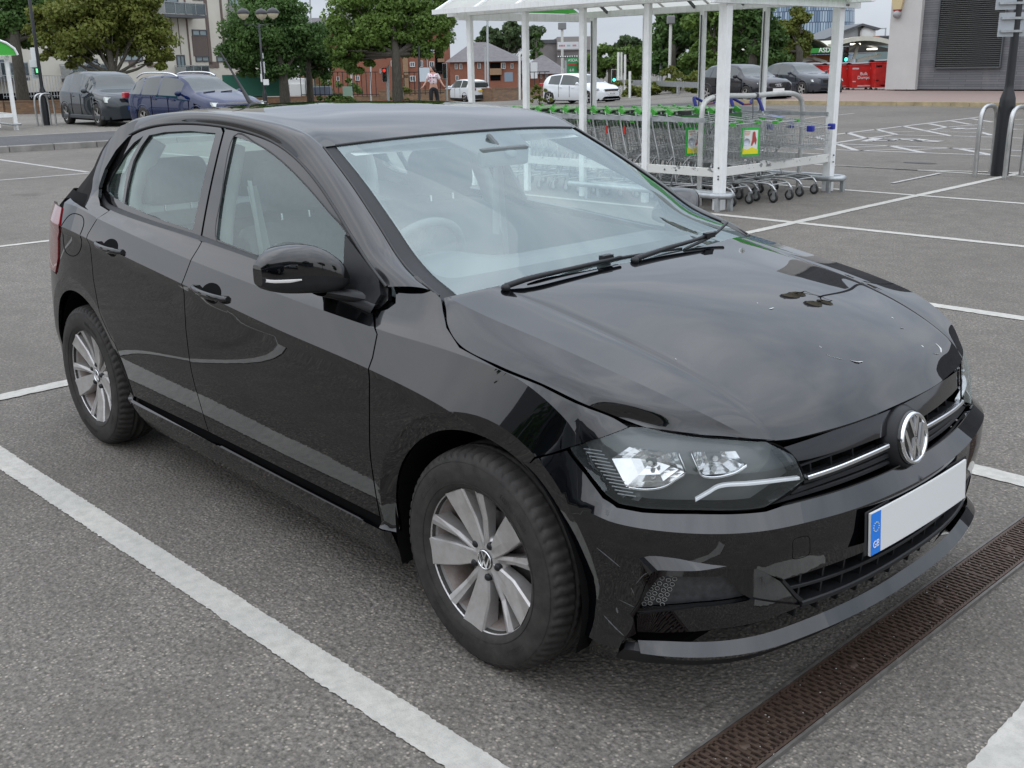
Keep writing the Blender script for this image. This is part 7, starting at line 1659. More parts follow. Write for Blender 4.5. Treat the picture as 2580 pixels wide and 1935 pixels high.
# blue estate
p = gpt(372, 327); hd = math.radians(6); cx = p[0]+2.6*math.cos(hd)-.80*math.sin(hd); cy = p[1]+2.6*math.sin(hd)+.80*math.cos(hd)
R_, x2, hw, bz = car('parked_car', 'dark blue estate car with silver roof rails just beyond the black car roof', 4.56, 1.76, 1.475, [(0, .88, 'b'), (.02, 1.0, 'w'), (.12, 1.38, 'r'), (.25, 1.455, 'r'), (.45, 1.475, 'r'), (.57, 1.41, 's'), (.75, 1.02, 'h'), (.90, .86, 'h'), (.97, .74, 'h'), (1, .55, 'h')], [(0, .98), (.5, .93), (.75, .90), (1, .62)], (cx, cy), hd, P_BLUEC, 2.6, .315, .90, [(.06, .20), (.215, .385), (.41, .62)], group='cars in the far bays')
for s in (-1, 1): MB().tube([tuple(q) for q in spline([(x2(.10), s*.60, 1.40), (x2(.16), s*.60, 1.50), (x2(.35), s*.62, 1.53), (x2(.5), s*.60, 1.49), (x2(.55), s*.59, 1.42)], 20)], .022, 6).build('roof_rail', M_SATIN, R_)
lamps(R_, .80, .60, .70, .40, .13); MB().bar((.86, -.75, .735), (.86, .75, .735), .03, .03).build('chrome_bar', M_CHROME, R_); lamps_rear(R_, x2(0), .70, .93, .30, .16)
wl_ = MB(); [wl_.tube([(x2(.77), y0, 1.01), (x2(.755), y0+.4, 1.035)], .012, 5) for y0 in (-.5, .05)]; wl_.build('wiper', M_BLKP, R_)
# white hatchback
p = gpt(1386, 264); hd = math.radians(0); cx = p[0]+2.54*math.cos(hd)-.80*math.sin(hd); cy = p[1]+2.54*math.sin(hd)+.80*math.cos(hd)
R_, x2, hw, bz = car('moving_car', 'white hatchback with black lower grille crossing behind the shelter', 4.06, 1.765, 1.43, [(0, .86, 'b'), (.02, .98, 'w'), (.10, 1.33, 'r'), (.25, 1.42, 'r'), (.45, 1.43, 'r'), (.58, 1.35, 's'), (.76, 1.0, 'h'), (.92, .86, 'h'), (.98, .74, 'h'), (1, .55, 'h')], [(0, .98), (.3, .92), (.75, .88), (1, .62)], (cx, cy), hd, P_WHITE, 2.54, .315, .82, [(.155, .345), (.36, .66)])
lamps(R_, .72, .68, .70, .34, .10, mat('far_dark_lamp', (.12, .13, .14), .1, coat=1.)); face(.80, [(-.45, .62), (.45, .62), (.50, .71), (-.50, .71)], M_BLKP, 'grille', R_); MB().box((.84, 0, .67), (.02, 1.0, .012)).build('grille_chrome', M_CHROME, R_); face(.80, [(-.68, .24), (.68, .24), (.50, .38), (-.50, .38)], M_BLKP, 'lower_grille', R_); plate_on(.835, .50, R_, M_WHITE, 'BV21 OSG'); lamps_rear(R_, x2(0)+.02, .74, .92, .24, .14)
# white crossover driving away
p = gpt(1174, 257); hd = math.radians(168); bx, by = p[0], p[1]; cx = bx+2.65*math.cos(hd)+.78*math.sin(hd); cy = by+2.65*math.sin(hd)-.78*math.cos(hd)
R_, x2, hw, bz = car('moving_car', 'white crossover with black lower body seen from behind near the walking person', 4.38, 1.81, 1.59, [(0, .90, 'b'), (.015, 1.05, 'w'), (.085, 1.46, 'r'), (.20, 1.57, 'r'), (.45, 1.59, 'r'), (.60, 1.48, 's'), (.76, 1.12, 'h'), (.92, 1.0, 'h'), (.98, .86, 'h'), (1, .6, 'h')], [(0, 1.08), (.3, 1.04), (.75, 1.0), (1, .72)], (cx, cy), hd, P_WHITE, 2.65, .335, .88, [(.14, .32), (.34, .66)], low=M_BLKP)
xr = x2(0); face(xr+.03, [(-.60, 1.10), (.60, 1.10), (.52, 1.38), (-.52, 1.38)], M_CARGLASS, 'rear_glass', R_, .06); face(xr-.02, [(-.80, .28), (.80, .28), (.80, .55), (-.80, .55)], M_BLKP, 'rear_bumper', R_, .06); plate_on(xr-.05, .82, R_, mat('plate_yellow', (.62, .42, .04), .4)); lamps_rear(R_, xr-.02, .62, .93, .42, .15)
# dark hatchback and slate saloon on the right
p = gpt(1785, 256.5); hd = math.radians(-19); cx = p[0]+2.58*math.cos(hd)-.78*math.sin(hd); cy = p[1]+2.58*math.sin(hd)+.78*math.cos(hd)
R_, x2, hw, bz = car('parked_car', 'dark grey hatchback with silver wheels behind the shelter hoop', 4.29, 1.77, 1.42, [(0, .85, 'b'), (.03, .98, 'w'), (.13, 1.33, 'r'), (.28, 1.41, 'r'), (.45, 1.42, 'r'), (.57, 1.34, 's'), (.73, .98, 'h'), (.90, .86, 'h'), (.97, .74, 'h'), (1, .55, 'h')], [(0, .95), (.3, .92), (.75, .88), (1, .62)], (cx, cy), hd, P_DGREY, 2.58, .315, .86, [(.09, .22), (.24, .41), (.43, .63)], group='dark cars parked by the paved area')
lamps(R_, .74, .60, .66, .36, .15); face(.83, [(-.30, .38), (.30, .38), (.40, .72), (-.40, .72)], M_BLKP, 'grille', R_); mb = MB(); [mb.tube([(.865, y0+.045*math.cos(a), .64+.045*math.sin(a)) for a in np.linspace(0, 6.28, 14)[:-1]], .008, 4, True) for y0 in (-.10, -.035, .035, .10)]; mb.build('ring_badge', M_CHROME, R_); plate_on(.865, .47, R_, M_WHITE)
p = gpt(2024, 243.5); hd = math.radians(-19); cx = p[0]-.78*math.sin(hd); cy = p[1]+.78*math.cos(hd)
R_, x2, hw, bz = car('parked_car', 'slate grey saloon with dark wheels between the two right hand shelter posts', 4.63, 1.81, 1.43, [(0, .82, 'b'), (.04, 1.02, 'b'), (.15, 1.06, 'w'), (.27, 1.36, 'r'), (.40, 1.43, 'r'), (.50, 1.42, 'r'), (.58, 1.34, 's'), (.73, 1.0, 'h'), (.92, .86, 'h'), (.98, .72, 'h'), (1, .5, 'h')], [(0, .98), (.3, .95), (.75, .90), (1, .62)], (cx, cy), hd, P_SLATE, 2.81, .32, .80, [(.20, .30), (.31, .44), (.46, .64)], group='dark cars parked by the paved area')
lamps(R_, .70, .66, .66, .34, .11); face(.76, [(-.36, .55), (.36, .55), (.38, .70), (-.38, .70)], M_BLKP, 'grille', R_); face(.78, [(-.60, .26), (.60, .26), (.55, .36), (-.55, .36)], M_BLKP, 'lower_grille', R_)
# ================================================================== bins
def make_bin():
    B_ = empty('wheelie_bin'); t = NT('bin_red') if 'bin_red' not in MATS else None
    if t: n = t.noise(t.coord('Object'), 3, 5); t.set(base=t.ramp(n, [(.3, (.42, .012, .012)), (.7, (.58, .025, .02))]), rough=.4)
    m = MATS['bin_red']; mb = MB(); a = [(-.49, -.40), (.49, -.40), (.49, .40), (-.49, .40)]; b = [(-.57, -.48), (.57, -.48), (.57, .48), (-.57, .48)]
    mb.add([(x, y, .17) for x, y in a]+[(x, y, 1.18) for x, y in b], [(0, 1, 2, 3), (4, 5, 6, 7), (0, 1, 5, 4), (1, 2, 6, 5), (2, 3, 7, 6), (3, 0, 4, 7)]); mb.build('bin_body', m, B_, bevel=.03)
    MB().box((0, 0, 1.19), (1.19, 1.02, .05)).build('bin_rim', m, B_, bevel=.01)
    ld = MB(); G = np.array([[(x, y, 1.22+.10*math.cos(y/.6*1.3)+.015*math.sin(x*4)) for y in np.linspace(-.5, .5, 9)] for x in np.linspace(-.59, .59, 7)]); ld.grid(G).grid(G-np.array([0, 0, .04])); ld.build('bin_lid', mat('bin_lid_grey', (.17, .16, .16), .5), B_, fix=False)
    for z, w in ((.92, .0), (.48, .0)): pass
    lb = MB(); [lb.box((x, -.535+.0*z, z), (w, .01, h)) for x, z, w, h in ((-.40, 1.04, .30, .07), (.42, 1.04, .26, .07), (.05, .26, .6, .06), (-.42, .46, .16, .05))]; lb.v = [(x, -(.40+(z-.17)/1.01*.08)-.012 if y < -.53 else -(.40+(z-.17)/1.01*.08), z) for x, y, z in lb.v]; lb.build('bin_label', mat('label_pale', (.62, .48, .48), .5), B_)
    for x in (-.42, .42):
        for y in (-.36, .36): MB().lathe([(0, -.02), (.08, -.02), (.08, .02), (0, .02)], 14, 'Y', (x, y, .08)).build('bin_wheel', M_BLKP, B_)
    return B_
bn = make_bin(); pb = gpt(2196, 239); pa = gpt(2141, 238); v = (pb-pa)[:2]; ang = math.atan2(v[1], v[0]); 
ang = math.radians(47); rdir = np.array([math.cos(ang), math.sin(ang)])
labs = ['red wheelie bin with white two line lettering in the middle of the row', 'tallest red wheelie bin beside the cream slab', 'red wheelie bin half hidden behind the front shelter post', 'red wheelie bin just left of the front shelter post', 'leftmost red wheelie bin beyond the slate saloon']
for i, (px, lab) in enumerate(zip((2165, 2222, 2105, 2062, 2030), labs)):
    b_ = bn if i == 0 else copy_tree(bn); p = gpt(px, 233.0) if i < 3 else gpt(px, 231); b_.location = (p[0], p[1], .05); b_.rotation_euler = (0, 0, ang); tag(b_, lab, 'wheelie bin', 'red bins beside the store')
    if i == 1: b_.scale = (1, 1, 1.09)
    if i == 0:
        for k, tx in enumerate(('BIFFA', 'Biffa') if False else ('Biffa',)): pass
for b_, tx in ((bn, ('Bulk', 'Dumps')),):
    for k, w in enumerate(tx): text_mesh('bin_lettering', w, .20, mat('label_white', (.75, .72, .72), .5), b_, frame((0, -.475+.012*k, .80-.17*k), (1, 0, 0), (0, -1, .1)), .003)
# ================================================================== lamp posts with guard hoops
M_LAMPW = mat('lamp_glass', (.62, .56, .42), .35)
def globe_lamp(par, p, s=1.0):
    g = empty('lantern', p); g.parent = par
    MB().lathe([(.02, -.32*s), (.05, -.30*s), (.07, -.27*s), (.17*s, -.20*s), (.235*s, -.06*s), (.25*s, 0)], 24).build('lamp_globe', M_LAMPW, g)
    MB().lathe([(.265*s, -.02*s), (.265*s, 0), (.25*s, .10*s), (.17*s, .20*s), (.06*s, .25*s), (.03*s, .30*s), (0, .30*s)], 24).build('lamp_hood', M_POLE, g)
    MB().lathe([(.015, -.55*s), (.03, -.34*s), (.055, -.32*s)], 12).build('lamp_stem', M_POLE, g)
def lamp_post(loc, h, label, lean=0, arms=(20, 140, 260), s=1., group='black lamp posts with globe lanterns'):
    o = empty('lamp_post', loc, 0, label, 'lamp post', group)
    MB().lathe([(.115, 0), (.108, .9), (.10, .98), (.098, 1.02), (.060, 1.14), (.055, 1.2), (.050, 2.5), (.040, h), (0, h)], 24).build('pole', M_POLE, o)
    for a in arms:
        a = math.radians(a); e = (.62*s*math.cos(a), .62*s*math.sin(a)); MB().tube([tuple(q) for q in spline([(0, 0, h-.25), (e[0]*.5, e[1]*.5, h-.05), (e[0], e[1], h-.05)], 10)], .022, 6).build('arm', M_POLE, o); globe_lamp(o, (e[0], e[1], h+.50*s), s)
    return o
def hoop(p0, p1, h, label, r=.030, group='steel guard hoops round the lamp posts'):
    p0, p1 = np.array(p0, float), np.array(p1, float); c = (p0+p1)/2; a, b = p0-c, p1-c; v = (b-a); k = .10/np.linalg.norm(v)
    P = [(a[0], a[1], -.05), (a[0], a[1], h*.75), (a[0]+v[0]*k*.4, a[1]+v[1]*k*.4, h*.93), (a[0]+v[0]*k*1.5, a[1]+v[1]*k*1.5, h), (b[0]-v[0]*k*1.5, b[1]-v[1]*k*1.5, h), (b[0]-v[0]*k*.4, b[1]-v[1]*k*.4, h*.93), (b[0], b[1], h*.75), (b[0], b[1], -.05)]
    o = MB().tube([tuple(q) for q in spline(P, 44)], r, 12).build('guard_hoop', M_STEEL); o.location = (c[0], c[1], gz(c[0], c[1])); return tag(o, label, 'guard hoop', group)
LP = (-4.20, 12.36, 0); lpR = lamp_post(LP, 6.3, 'black lamp post with the backs of two signs in the near right bay', arms=(75, 165, 310, 230))
hoop((-4.40, 12.05), (-4.43, 12.62), .91, 'left one of the two worn steel hoops at the right hand lamp post'); hoop((-3.97, 11.98), (-4.01, 12.60), .90, 'right one of the worn steel hoops at the right lamp post, with a bent leg')
# signs on it (backs seen)
M_SBACK = mat('sign_back', (.36, .38, .40), .45, .1, 4); SA = math.radians(43)
def sign_back(name, cx_px, cy_px, w, h, lab, y=12.27):
    d = ray(cx_px, cy_px); t = (y-CAM[1])/d[1]; P = CAM+d*t; o = MB().box((0, 0, 0), (w, .006, h)).build(name, M_SBACK, bevel=.002); o.location = (P[0], P[1]+.02, P[2]); o.rotation_euler = (0, 0, SA); tag(o, lab, 'sign', 'signs clamped to the right hand lamp post')
    for z in (-h*.27, h*.27): MB().box((0, -.02, z), (w*.82, .03, .03)).build('clamp_bar', M_GALV, o)
    return o
sign_back('sign_plate', 2548, 62, .35, .30, 'smaller pale sign back clamped low on the right hand lamp post'); sign_back('sign_plate', 2555, -12, .46, .35, 'larger pale sign back cut by the top edge on the right hand lamp post')
pl_ = gpt(119, 316); lpL = lamp_post((pl_[0], pl_[1], 0), 6.6, 'black lamp post with white signs beside the left steel hoops', arms=(30, 150, 270))
hoop(gpt(96, 318)[:2], gpt(129, 316)[:2], .95, 'left one of the two steel hoops at the left lamp post'); hoop(gpt(109, 319)[:2], gpt(142, 316)[:2], .95, 'right one of the two steel hoops at the left lamp post')
def px_sign(name, x0, y0, x1, y1, D, m, lab, cat='sign', th=.03, grp=None):
    A_ = dpt(x0, y0, D); B_ = dpt(x1, y1, D); c = (A_+B_)/2; w = abs(x1-x0)*D/FPX; h = abs(y1-y0)*D/FPX; o = MB().box((0, 0, 0), (w, th, h)).build(name, m, bevel=.004 if min(w, h) > .1 else 0); o.location = tuple(c); o.rotation_euler = (0, 0, YAW-math.pi/2); return tag(o, lab, cat, grp)
DL = 33.2; M_SIGNW = mat('sign_face_white', (.68, .70, .70), .45)
s1_ = px_sign('sign_plate', 79, 121, 97, 170, DL-.2, M_SIGNW, 'tall white sign on the left lamp post', grp='signs on the left lamp post'); px_sign('sign_plate', 75, 151, 98, 169, DL-.35, M_SIGNW, 'wide rounded white sign below the tall one on the left lamp post', grp='signs on the left lamp post')
s3_ = px_sign('sign_plate', 80, 168, 98, 197, DL-.25, mat('sign_pale_blue', (.45, .52, .56), .5), 'pale notice with small rows of text on the left lamp post', grp='signs on the left lamp post')
tl_ = MB(); [tl_.box((.0, -.017, .12-.05*i), (.14, .003, .012)) for i in range(6)]; tl_.build('notice_lines', M_DGREY, s3_)
px_sign('green_light_box', 88, 171, 98, 188, DL-.45, mat('box_dark', (.02, .04, .03), .4), 'small dark box with a lit green symbol on the left lamp post', 'sign box', .12)
M_GLOWG = NT('lit_green'); M_GLOWG.set(base=(.02, .3, .1), em=(.25, 1, .45), ems=1.2); px_sign('green_symbol', 91, 173, 95, 183, DL-.55, M_GLOWG.m, 'lit green figure on the small dark box of the left lamp post', 'symbol', .02)
# middle lamp post with camera and boxes
pm_ = dpt(667, 240, 52); lm_ = lamp_post((pm_[0], pm_[1], gz(pm_[0], pm_[1])), 5.0, 'black lamp post with white camera boxes in front of the green hoarding', arms=(47, 227, 137), s=1.15)
zz = dpt(640, 10, 52)[2]
lm_.scale = (1, 1, (zz-.1)/5.6)
for x0, y0, x1, y1, lab in ((657, 134, 663, 147, 'white camera bracket on the middle lamp post'), (657, 156, 667, 184, 'tall white box on the middle lamp post'), (657, 186, 666, 206, 'lower white box on the middle lamp post'), (664, 200, 677, 214, 'small grey plate beside the boxes of the middle lamp post')): px_sign('camera_box', x0, y0, x1, y1, 51.8, M_SIGNW, lab, 'camera box', .12, 'boxes on the middle lamp post')
# ================================================================== walls
def brick_wall(name, P, h, label, m=M_BRICKW, cop=True):
    o = empty(name, (P[0][0], P[0][1], 0), 0, label, 'wall'); mb = MB(); cp = MB()
    for a, b in zip(P[:-1], P[1:]):
        a, b = np.array(a, float), np.array(b, float); L_ = np.linalg.norm(b-a); d = (b-a)/L_; n = np.array([-d[1], d[0]])*.12; z0, z1 = gz(*a), gz(*b); n_ = 6
        for i in range(n_):
            p, q = a+(b-a)*i/n_, a+(b-a)*(i+1)/n_; zp, zq = z0+(z1-z0)*i/n_, z0+(z1-z0)*(i+1)/n_; V = []
            for e, z in ((p, zp), (q, zq)): V += [(e[0]-n[0], e[1]-n[1], z-.3), (e[0]+n[0], e[1]+n[1], z-.3), (e[0]+n[0], e[1]+n[1], z+h), (e[0]-n[0], e[1]-n[1], z+h)]
            mb.add(V, [(0, 1, 5, 4), (1, 2, 6, 5), (2, 3, 7, 6), (3, 0, 4, 7), (0, 1, 2, 3), (4, 5, 6, 7)])
            cp.bar((p[0], p[1], zp+h+.03), (q[0], q[1], zq+h+.03), .30, .06)
    mb.build('wall_body', m, o, world=True); cp.build('coping', m if not cop else M_BRICKW, o, world=True); return o
t = NT('wall_brick_front'); co = t.coord('Object'); sp = t.new('ShaderNodeSeparateXYZ'); t.link(co, sp.inputs[0]); cb = t.new('ShaderNodeCombineXYZ'); t.link(t.math('ADD', sp.outputs[0], sp.outputs[1]), cb.inputs[0]); t.link(sp.outputs[2], cb.inputs[1])
bk = t.new('ShaderNodeTexBrick'); bk.inputs['Scale'].default_value = 1; bk.inputs['Brick Width'].default_value = .30; bk.inputs['Row Height'].default_value = .085; bk.inputs['Mortar Size'].default_value = .010
for k_, c_ in (('Color1', (.33, .18, .09, 1)), ('Color2', (.19, .10, .06, 1)), ('Mortar', (.20, .16, .12, 1))): bk.inputs[k_].default_value = c_
t.link(cb.outputs[0], bk.inputs['Vector']); n = t.noise(co, 1.5, 6); t.set(base=t.mix(t.ramp(n, [(.35, .5), (.65, 0)]), bk.outputs['Color'], (.15, .12, .08)), rough=.9); M_WB = t.m
brick_wall('brick_wall', [gpt(-60, 290)[:2], gpt(15, 289)[:2], gpt(215, 284)[:2]], .62, 'low brick wall along the left edge behind the grey crossover', M_WB)
brick_wall('brick_wall', [gpt(640, 262)[:2], gpt(960, 259)[:2]], .52, 'long low brick wall behind the roof of the black car', M_WB)
brick_wall('brick_wall', [gpt(958, 259)[:2], gpt(1240, 256)[:2], gpt(1375, 250)[:2]], .86, 'taller mossy stone wall running behind the person and the white crossover', M_WB)
# crash barrier
A_, B_ = gpt(1550, 241), gpt(1790, 243.5); br = empty('crash_barrier', (A_[0], A_[1], 0), 0, 'low grey steel crash barrier in front of the yellow hedges', 'barrier')
MB().bar((A_[0], A_[1], .45), (B_[0], B_[1], .48), .06, .26).build('barrier_beam', M_GALV, br, world=True)
for k in range(5): q = A_+(B_-A_)*(k+.1)/4.3; MB().box((q[0], q[1], .22), (.12, .12, .45)).build('barrier_post', M_GALV, br, world=True)
# ================================================================== small left shelters
def small_shelter(px_, D, label, w, L_, ht, ang, posts=3, flip=1):
    P = gpt(*px_) if D is None else dpt(px_[0], px_[1], D); z = gz(P[0], P[1]); o = empty('trolley_shelter', (P[0], P[1], z), ang, label, 'shelter')
    for i in range(posts):
        for y in (0, flip*w): MB().box((-L_*i/(posts-1), y, ht/2), (.10, .10, ht)).build('post', M_POST, o)
    w *= flip
    for y in (0, w): MB().box((-L_/2, y, ht), (L_+.3, .08, .10)).build('eaves_beam', M_POST, o)
    n = 10; G = np.array([[(x, w/2-(w/2+.25*flip)*math.cos(math.pi*i/n), ht+.06+.55*math.sin(math.pi*i/n)) for i in range(n+1)] for x in (.3, -L_-.3)]); MB().grid(G).build('roof_sheet', M_ROOFS, o, fix=False)
    E = [tuple(q) for q in G[0]]; mb = MB(); mb.prism([(q[1], q[2]) for q in E], .26, .30, 'X'); mb.build('green_gable', MATS['gable_green'], o); mb = MB(); mb.tube([(.31, q[1], q[2]) for q in E], .035, 5); mb.build('roof_edge', M_POST, o)
    MB().box((-L_/2, 0, .42), (L_, .04, .10)).build('bottom_rail', M_POST, o); MB().box((0, w/2, .42), (.04, abs(w), .10)).build('bottom_rail', M_POST, o)
    MB().tube([(-L_*.4, -.12, .17), (.12, -.12, .17), (.16, .1, .17), (.0, .14, .17)], .03, 8).build('bumper_rail', M_GALV, o); MB().box((.12, -.05, .08), (.04, .04, .16)).build('bumper_leg', M_GALV, o)
    return o
small_shelter((42, 328), None, 'white trolley shelter with green gable cut by the left edge', 2.2, 4, 2.02, math.radians(-5), 3, -1)
small_shelter((122, 256), None, 'small distant trolley shelter with an arched green gable behind the left tree', 4.2, 5.0, 2.1, math.radians(20), 4)
# ================================================================== traffic lights, poles, signs
M_GREYPOLE = mat('grey_pole', (.36, .38, .38), .5); M_WPOLE = mat('white_pole', (.62, .62, .58), .5)
def px_pole(x, y0, y1, D, r, m, label, cat='pole', group=None, x1=None, name='pole'):
    B0 = dpt(x1 if x1 is not None else x, y1, D); T0 = dpt(x, y0, D); zb_ = min(B0[2], gz(B0[0], B0[1])); o = MB().tube([(0, 0, 0), (T0[0]-B0[0], T0[1]-B0[1], T0[2]-zb_)], r, 8).build(name, m); o.location = (B0[0], B0[1], zb_); return tag(o, label, cat, group)
def traffic_light(x0, y0, x1, y1, D, lit, label, face_=True):
    c = dpt((x0+x1)/2, (y0+y1)/2, D); w = (x1-x0)*D/FPX; h = (y1-y0)*D/FPX; o = empty('traffic_light', tuple(c), YAW-math.pi/2, label, 'traffic light', 'traffic lights at the car park exit')
    MB().box((0, 0, 0), (w, .05, h)).build('backboard', mat('backboard_white', (.6, .62, .6), .5), o); MB().box((0, -.08, 0), (w*.80, .14, h*.94)).build('signal_head', M_BLKP, o)
    for k, (nm, cc, ec) in enumerate((('red_lamp', (.12, .02, .02), (1, .05, .03)), ('amber_lamp', (.08, .05, .01), None), ('green_lamp', (.01, .06, .05), (.1, 1, .75)))):
        z = h*(.30-.30*k); l = MB().lathe([(0, 0), (h*.12, 0)], 18, 'Y', (0, -.165, z)); on = (k == 0 and lit == 'red') or (k == 2 and lit == 'green')
        if on: t_ = NT('lit_'+nm) if 'lit_'+nm not in MATS else None
        if on and t_: t_.set(base=cc, em=ec, ems=2.5 if lit == 'green' else .9)
        l.build(nm, MATS['lit_'+nm] if on else mat('off_'+nm, cc, .2), o); MB().lathe([(h*.13, 0), (h*.13, -.16)], 18, 'Y', (0, -.16, z)).build('visor', M_BLKP, o)
    MB().tube([(w*.35, .06, h*.5), (w*.35, .06, -(c[2]-gz(c[0], c[1])))], .05, 8).build('signal_post', M_GREYPOLE, o); return o
traffic_light(963, 171, 976, 206, 58, 'red', 'traffic light showing red left of the tall tree trunk'); traffic_light(1115, 160, 1126, 198, 60, None, 'unlit traffic light behind the walking person'); traffic_light(1540, 175, 1553, 207, 60, 'green', 'traffic light showing green between the middle shelter posts')
traffic_light(2122, 117, 2137, 157, 62, 'green', 'dark traffic light with a faint green lamp right of the front far shelter post')
px_sign('direction_sign', 1057, 171, 1083, 205, 55, mat('direction_face', (.50, .56, .60), .5), 'pale direction sign on a dark post behind the walking person'); px_pole(1056, 116, 245, 55.2, .06, M_POLE, 'dark slim post carrying the pale direction sign')
for x, y0, y1, D, r, m, lab in [(780, -20, 60, 98, .07, M_GREYPOLE, 'thin grey mast rising above the slate roof in the tree gap'), (1228, 40, 195, 78, .08, M_GREYPOLE, 'tall thin grey mast rising behind the left shelter bay'), (1222, 118, 195, 84, .06, M_GREYPOLE, 'shorter grey mast beside the tall one in the left shelter bay'), (1309, 130, 228, 76, .08, M_WPOLE, 'short pale pole left of the second near shelter post'), (1666, 50, 205, 66, .10, M_GREYPOLE, 'tall grey lamp column left of the floodlight pole'), (1604, 128, 210, 78, .06, M_GREYPOLE, 'thin green grey pole among the trees'),
    (1558, 132, 216, 62, .075, M_WPOLE, 'first of three white flag poles beside the green traffic light'), (1566, 132, 186, 64, .06, M_WPOLE, 'short second of three white flag poles beside the green traffic light'), (1575, 138, 212, 62, .07, M_WPOLE, 'third of three white flag poles beside the green traffic light'), (1587, 180, 226, 56, .07, M_WPOLE, 'short thick white post right of the flag poles'), (1657, 138, 205, 70, .07, M_WPOLE, 'pale lamp post with a short arm left of the grey column'), (885, 160, 215, 80, .08, M_WPOLE, 'pale pole in front of the brick flats, middle one'), (826, 155, 215, 80, .09, M_WPOLE, 'pale pole in front of the brick flats, leftmost one'), (934, 160, 240, 80, .06, M_GREYPOLE, 'pale pole in front of the brick flats, rightmost one'), (978, 165, 238, 57.5, .06, M_GREYPOLE, 'grey signal post beside the red traffic light'), (1998, 85, 180, 75, .09, M_GREYPOLE, 'grey lamp column in front of the petrol canopy')]: px_pole(x, y0, y1, D, r, m, lab, 'pole')
def flood(x, y0, y1, D, lab, hw_):
    P = dpt(x, y1, D); T0 = dpt(x, y0, D); zb_ = gz(P[0], P[1]); o = empty('floodlight_pole', (P[0], P[1], zb_), YAW-math.pi/2, lab, 'floodlight pole'); h = T0[2]-zb_
    MB().tube([(0, 0, 0), (0, 0, h)], .09, 8).build('pole', M_WPOLE, o); MB().box((0, 0, h+.18), (hw_, .5, .45)).build('floodlight_head', mat('flood_grey', (.20, .20, .20), .5), o, bevel=.05); return o
flood(1417, 74, 228, 74, 'white floodlight pole behind the white banner sign', .55); flood(1686, 60, 225, 62, 'white floodlight pole just behind the roof edge of the shelter', .42)
bs = px_sign('banner_sign', 1405, 106, 1458, 123, 72, mat('banner_white', (.66, .66, .68), .5), 'long white banner sign with faint red and teal logos on the pole', th=.2)
for dx, w, m in ((-.42, .40, mat('logo_red', (.45, .12, .16), .5)), (.03, .22, mat('logo_teal', (.2, .38, .38), .5)), (.42, .26, MATS['logo_red'])):
    mm = MB(); [mm.box((dx*1.0+(k-1.5)*w*.25, -.105, -.01), (w*.17, .01, .11)) for k in range(4)]; mm.build('logo_blocks', m, bs)
D_ = 70; fs = px_sign('price_sign', 1428, 146, 1457, 190, D_, mat('price_green', (.03, .24, .08), .5), 'green fuel price sign with white letters behind the white hatchback', th=.3)
text_mesh('sign_letters', 'ASDA', .25, MATS['sign_white'], fs, frame((0, -.16, .40), (1, 0, 0), (0, -1, 0)), .01); MB().box((0, -.16, .12), (.62, .02, .12)).build('red_strip', mat('strip_red', (.40, .04, .03), .5), fs); text_mesh('price_digits', '6.0', .24, MATS['sign_white'], fs, frame((-.06, -.16, -.22), (1, 0, 0), (0, -1, 0)), .01)
MB().box((-.45, .05, -.1), (.14, .25, 1.0)).build('sign_side', M_GALV, fs)
fl = px_sign('festoon_bar', 1404, 142, 1456, 145, D_+1, M_DGREY, 'dark bar with a row of white bulbs above the fuel price sign', 'festoon', th=.1); mm = MB(); [mm.ball((-.62+.155*k, -.08, .03), .045, 5) for k in range(9)]; mm.build('bulbs', MATS['sign_white'], fl)
px_sign('white_board', 1337, 158, 1354, 197, 62, M_SIGNW, 'plain white board behind the second near shelter post'); px_sign('blue_poster', 1271, 183, 1292, 205, 60, mat('poster_blue', (.22, .29, .36), .4), 'blue grey notice board behind the white crossover')
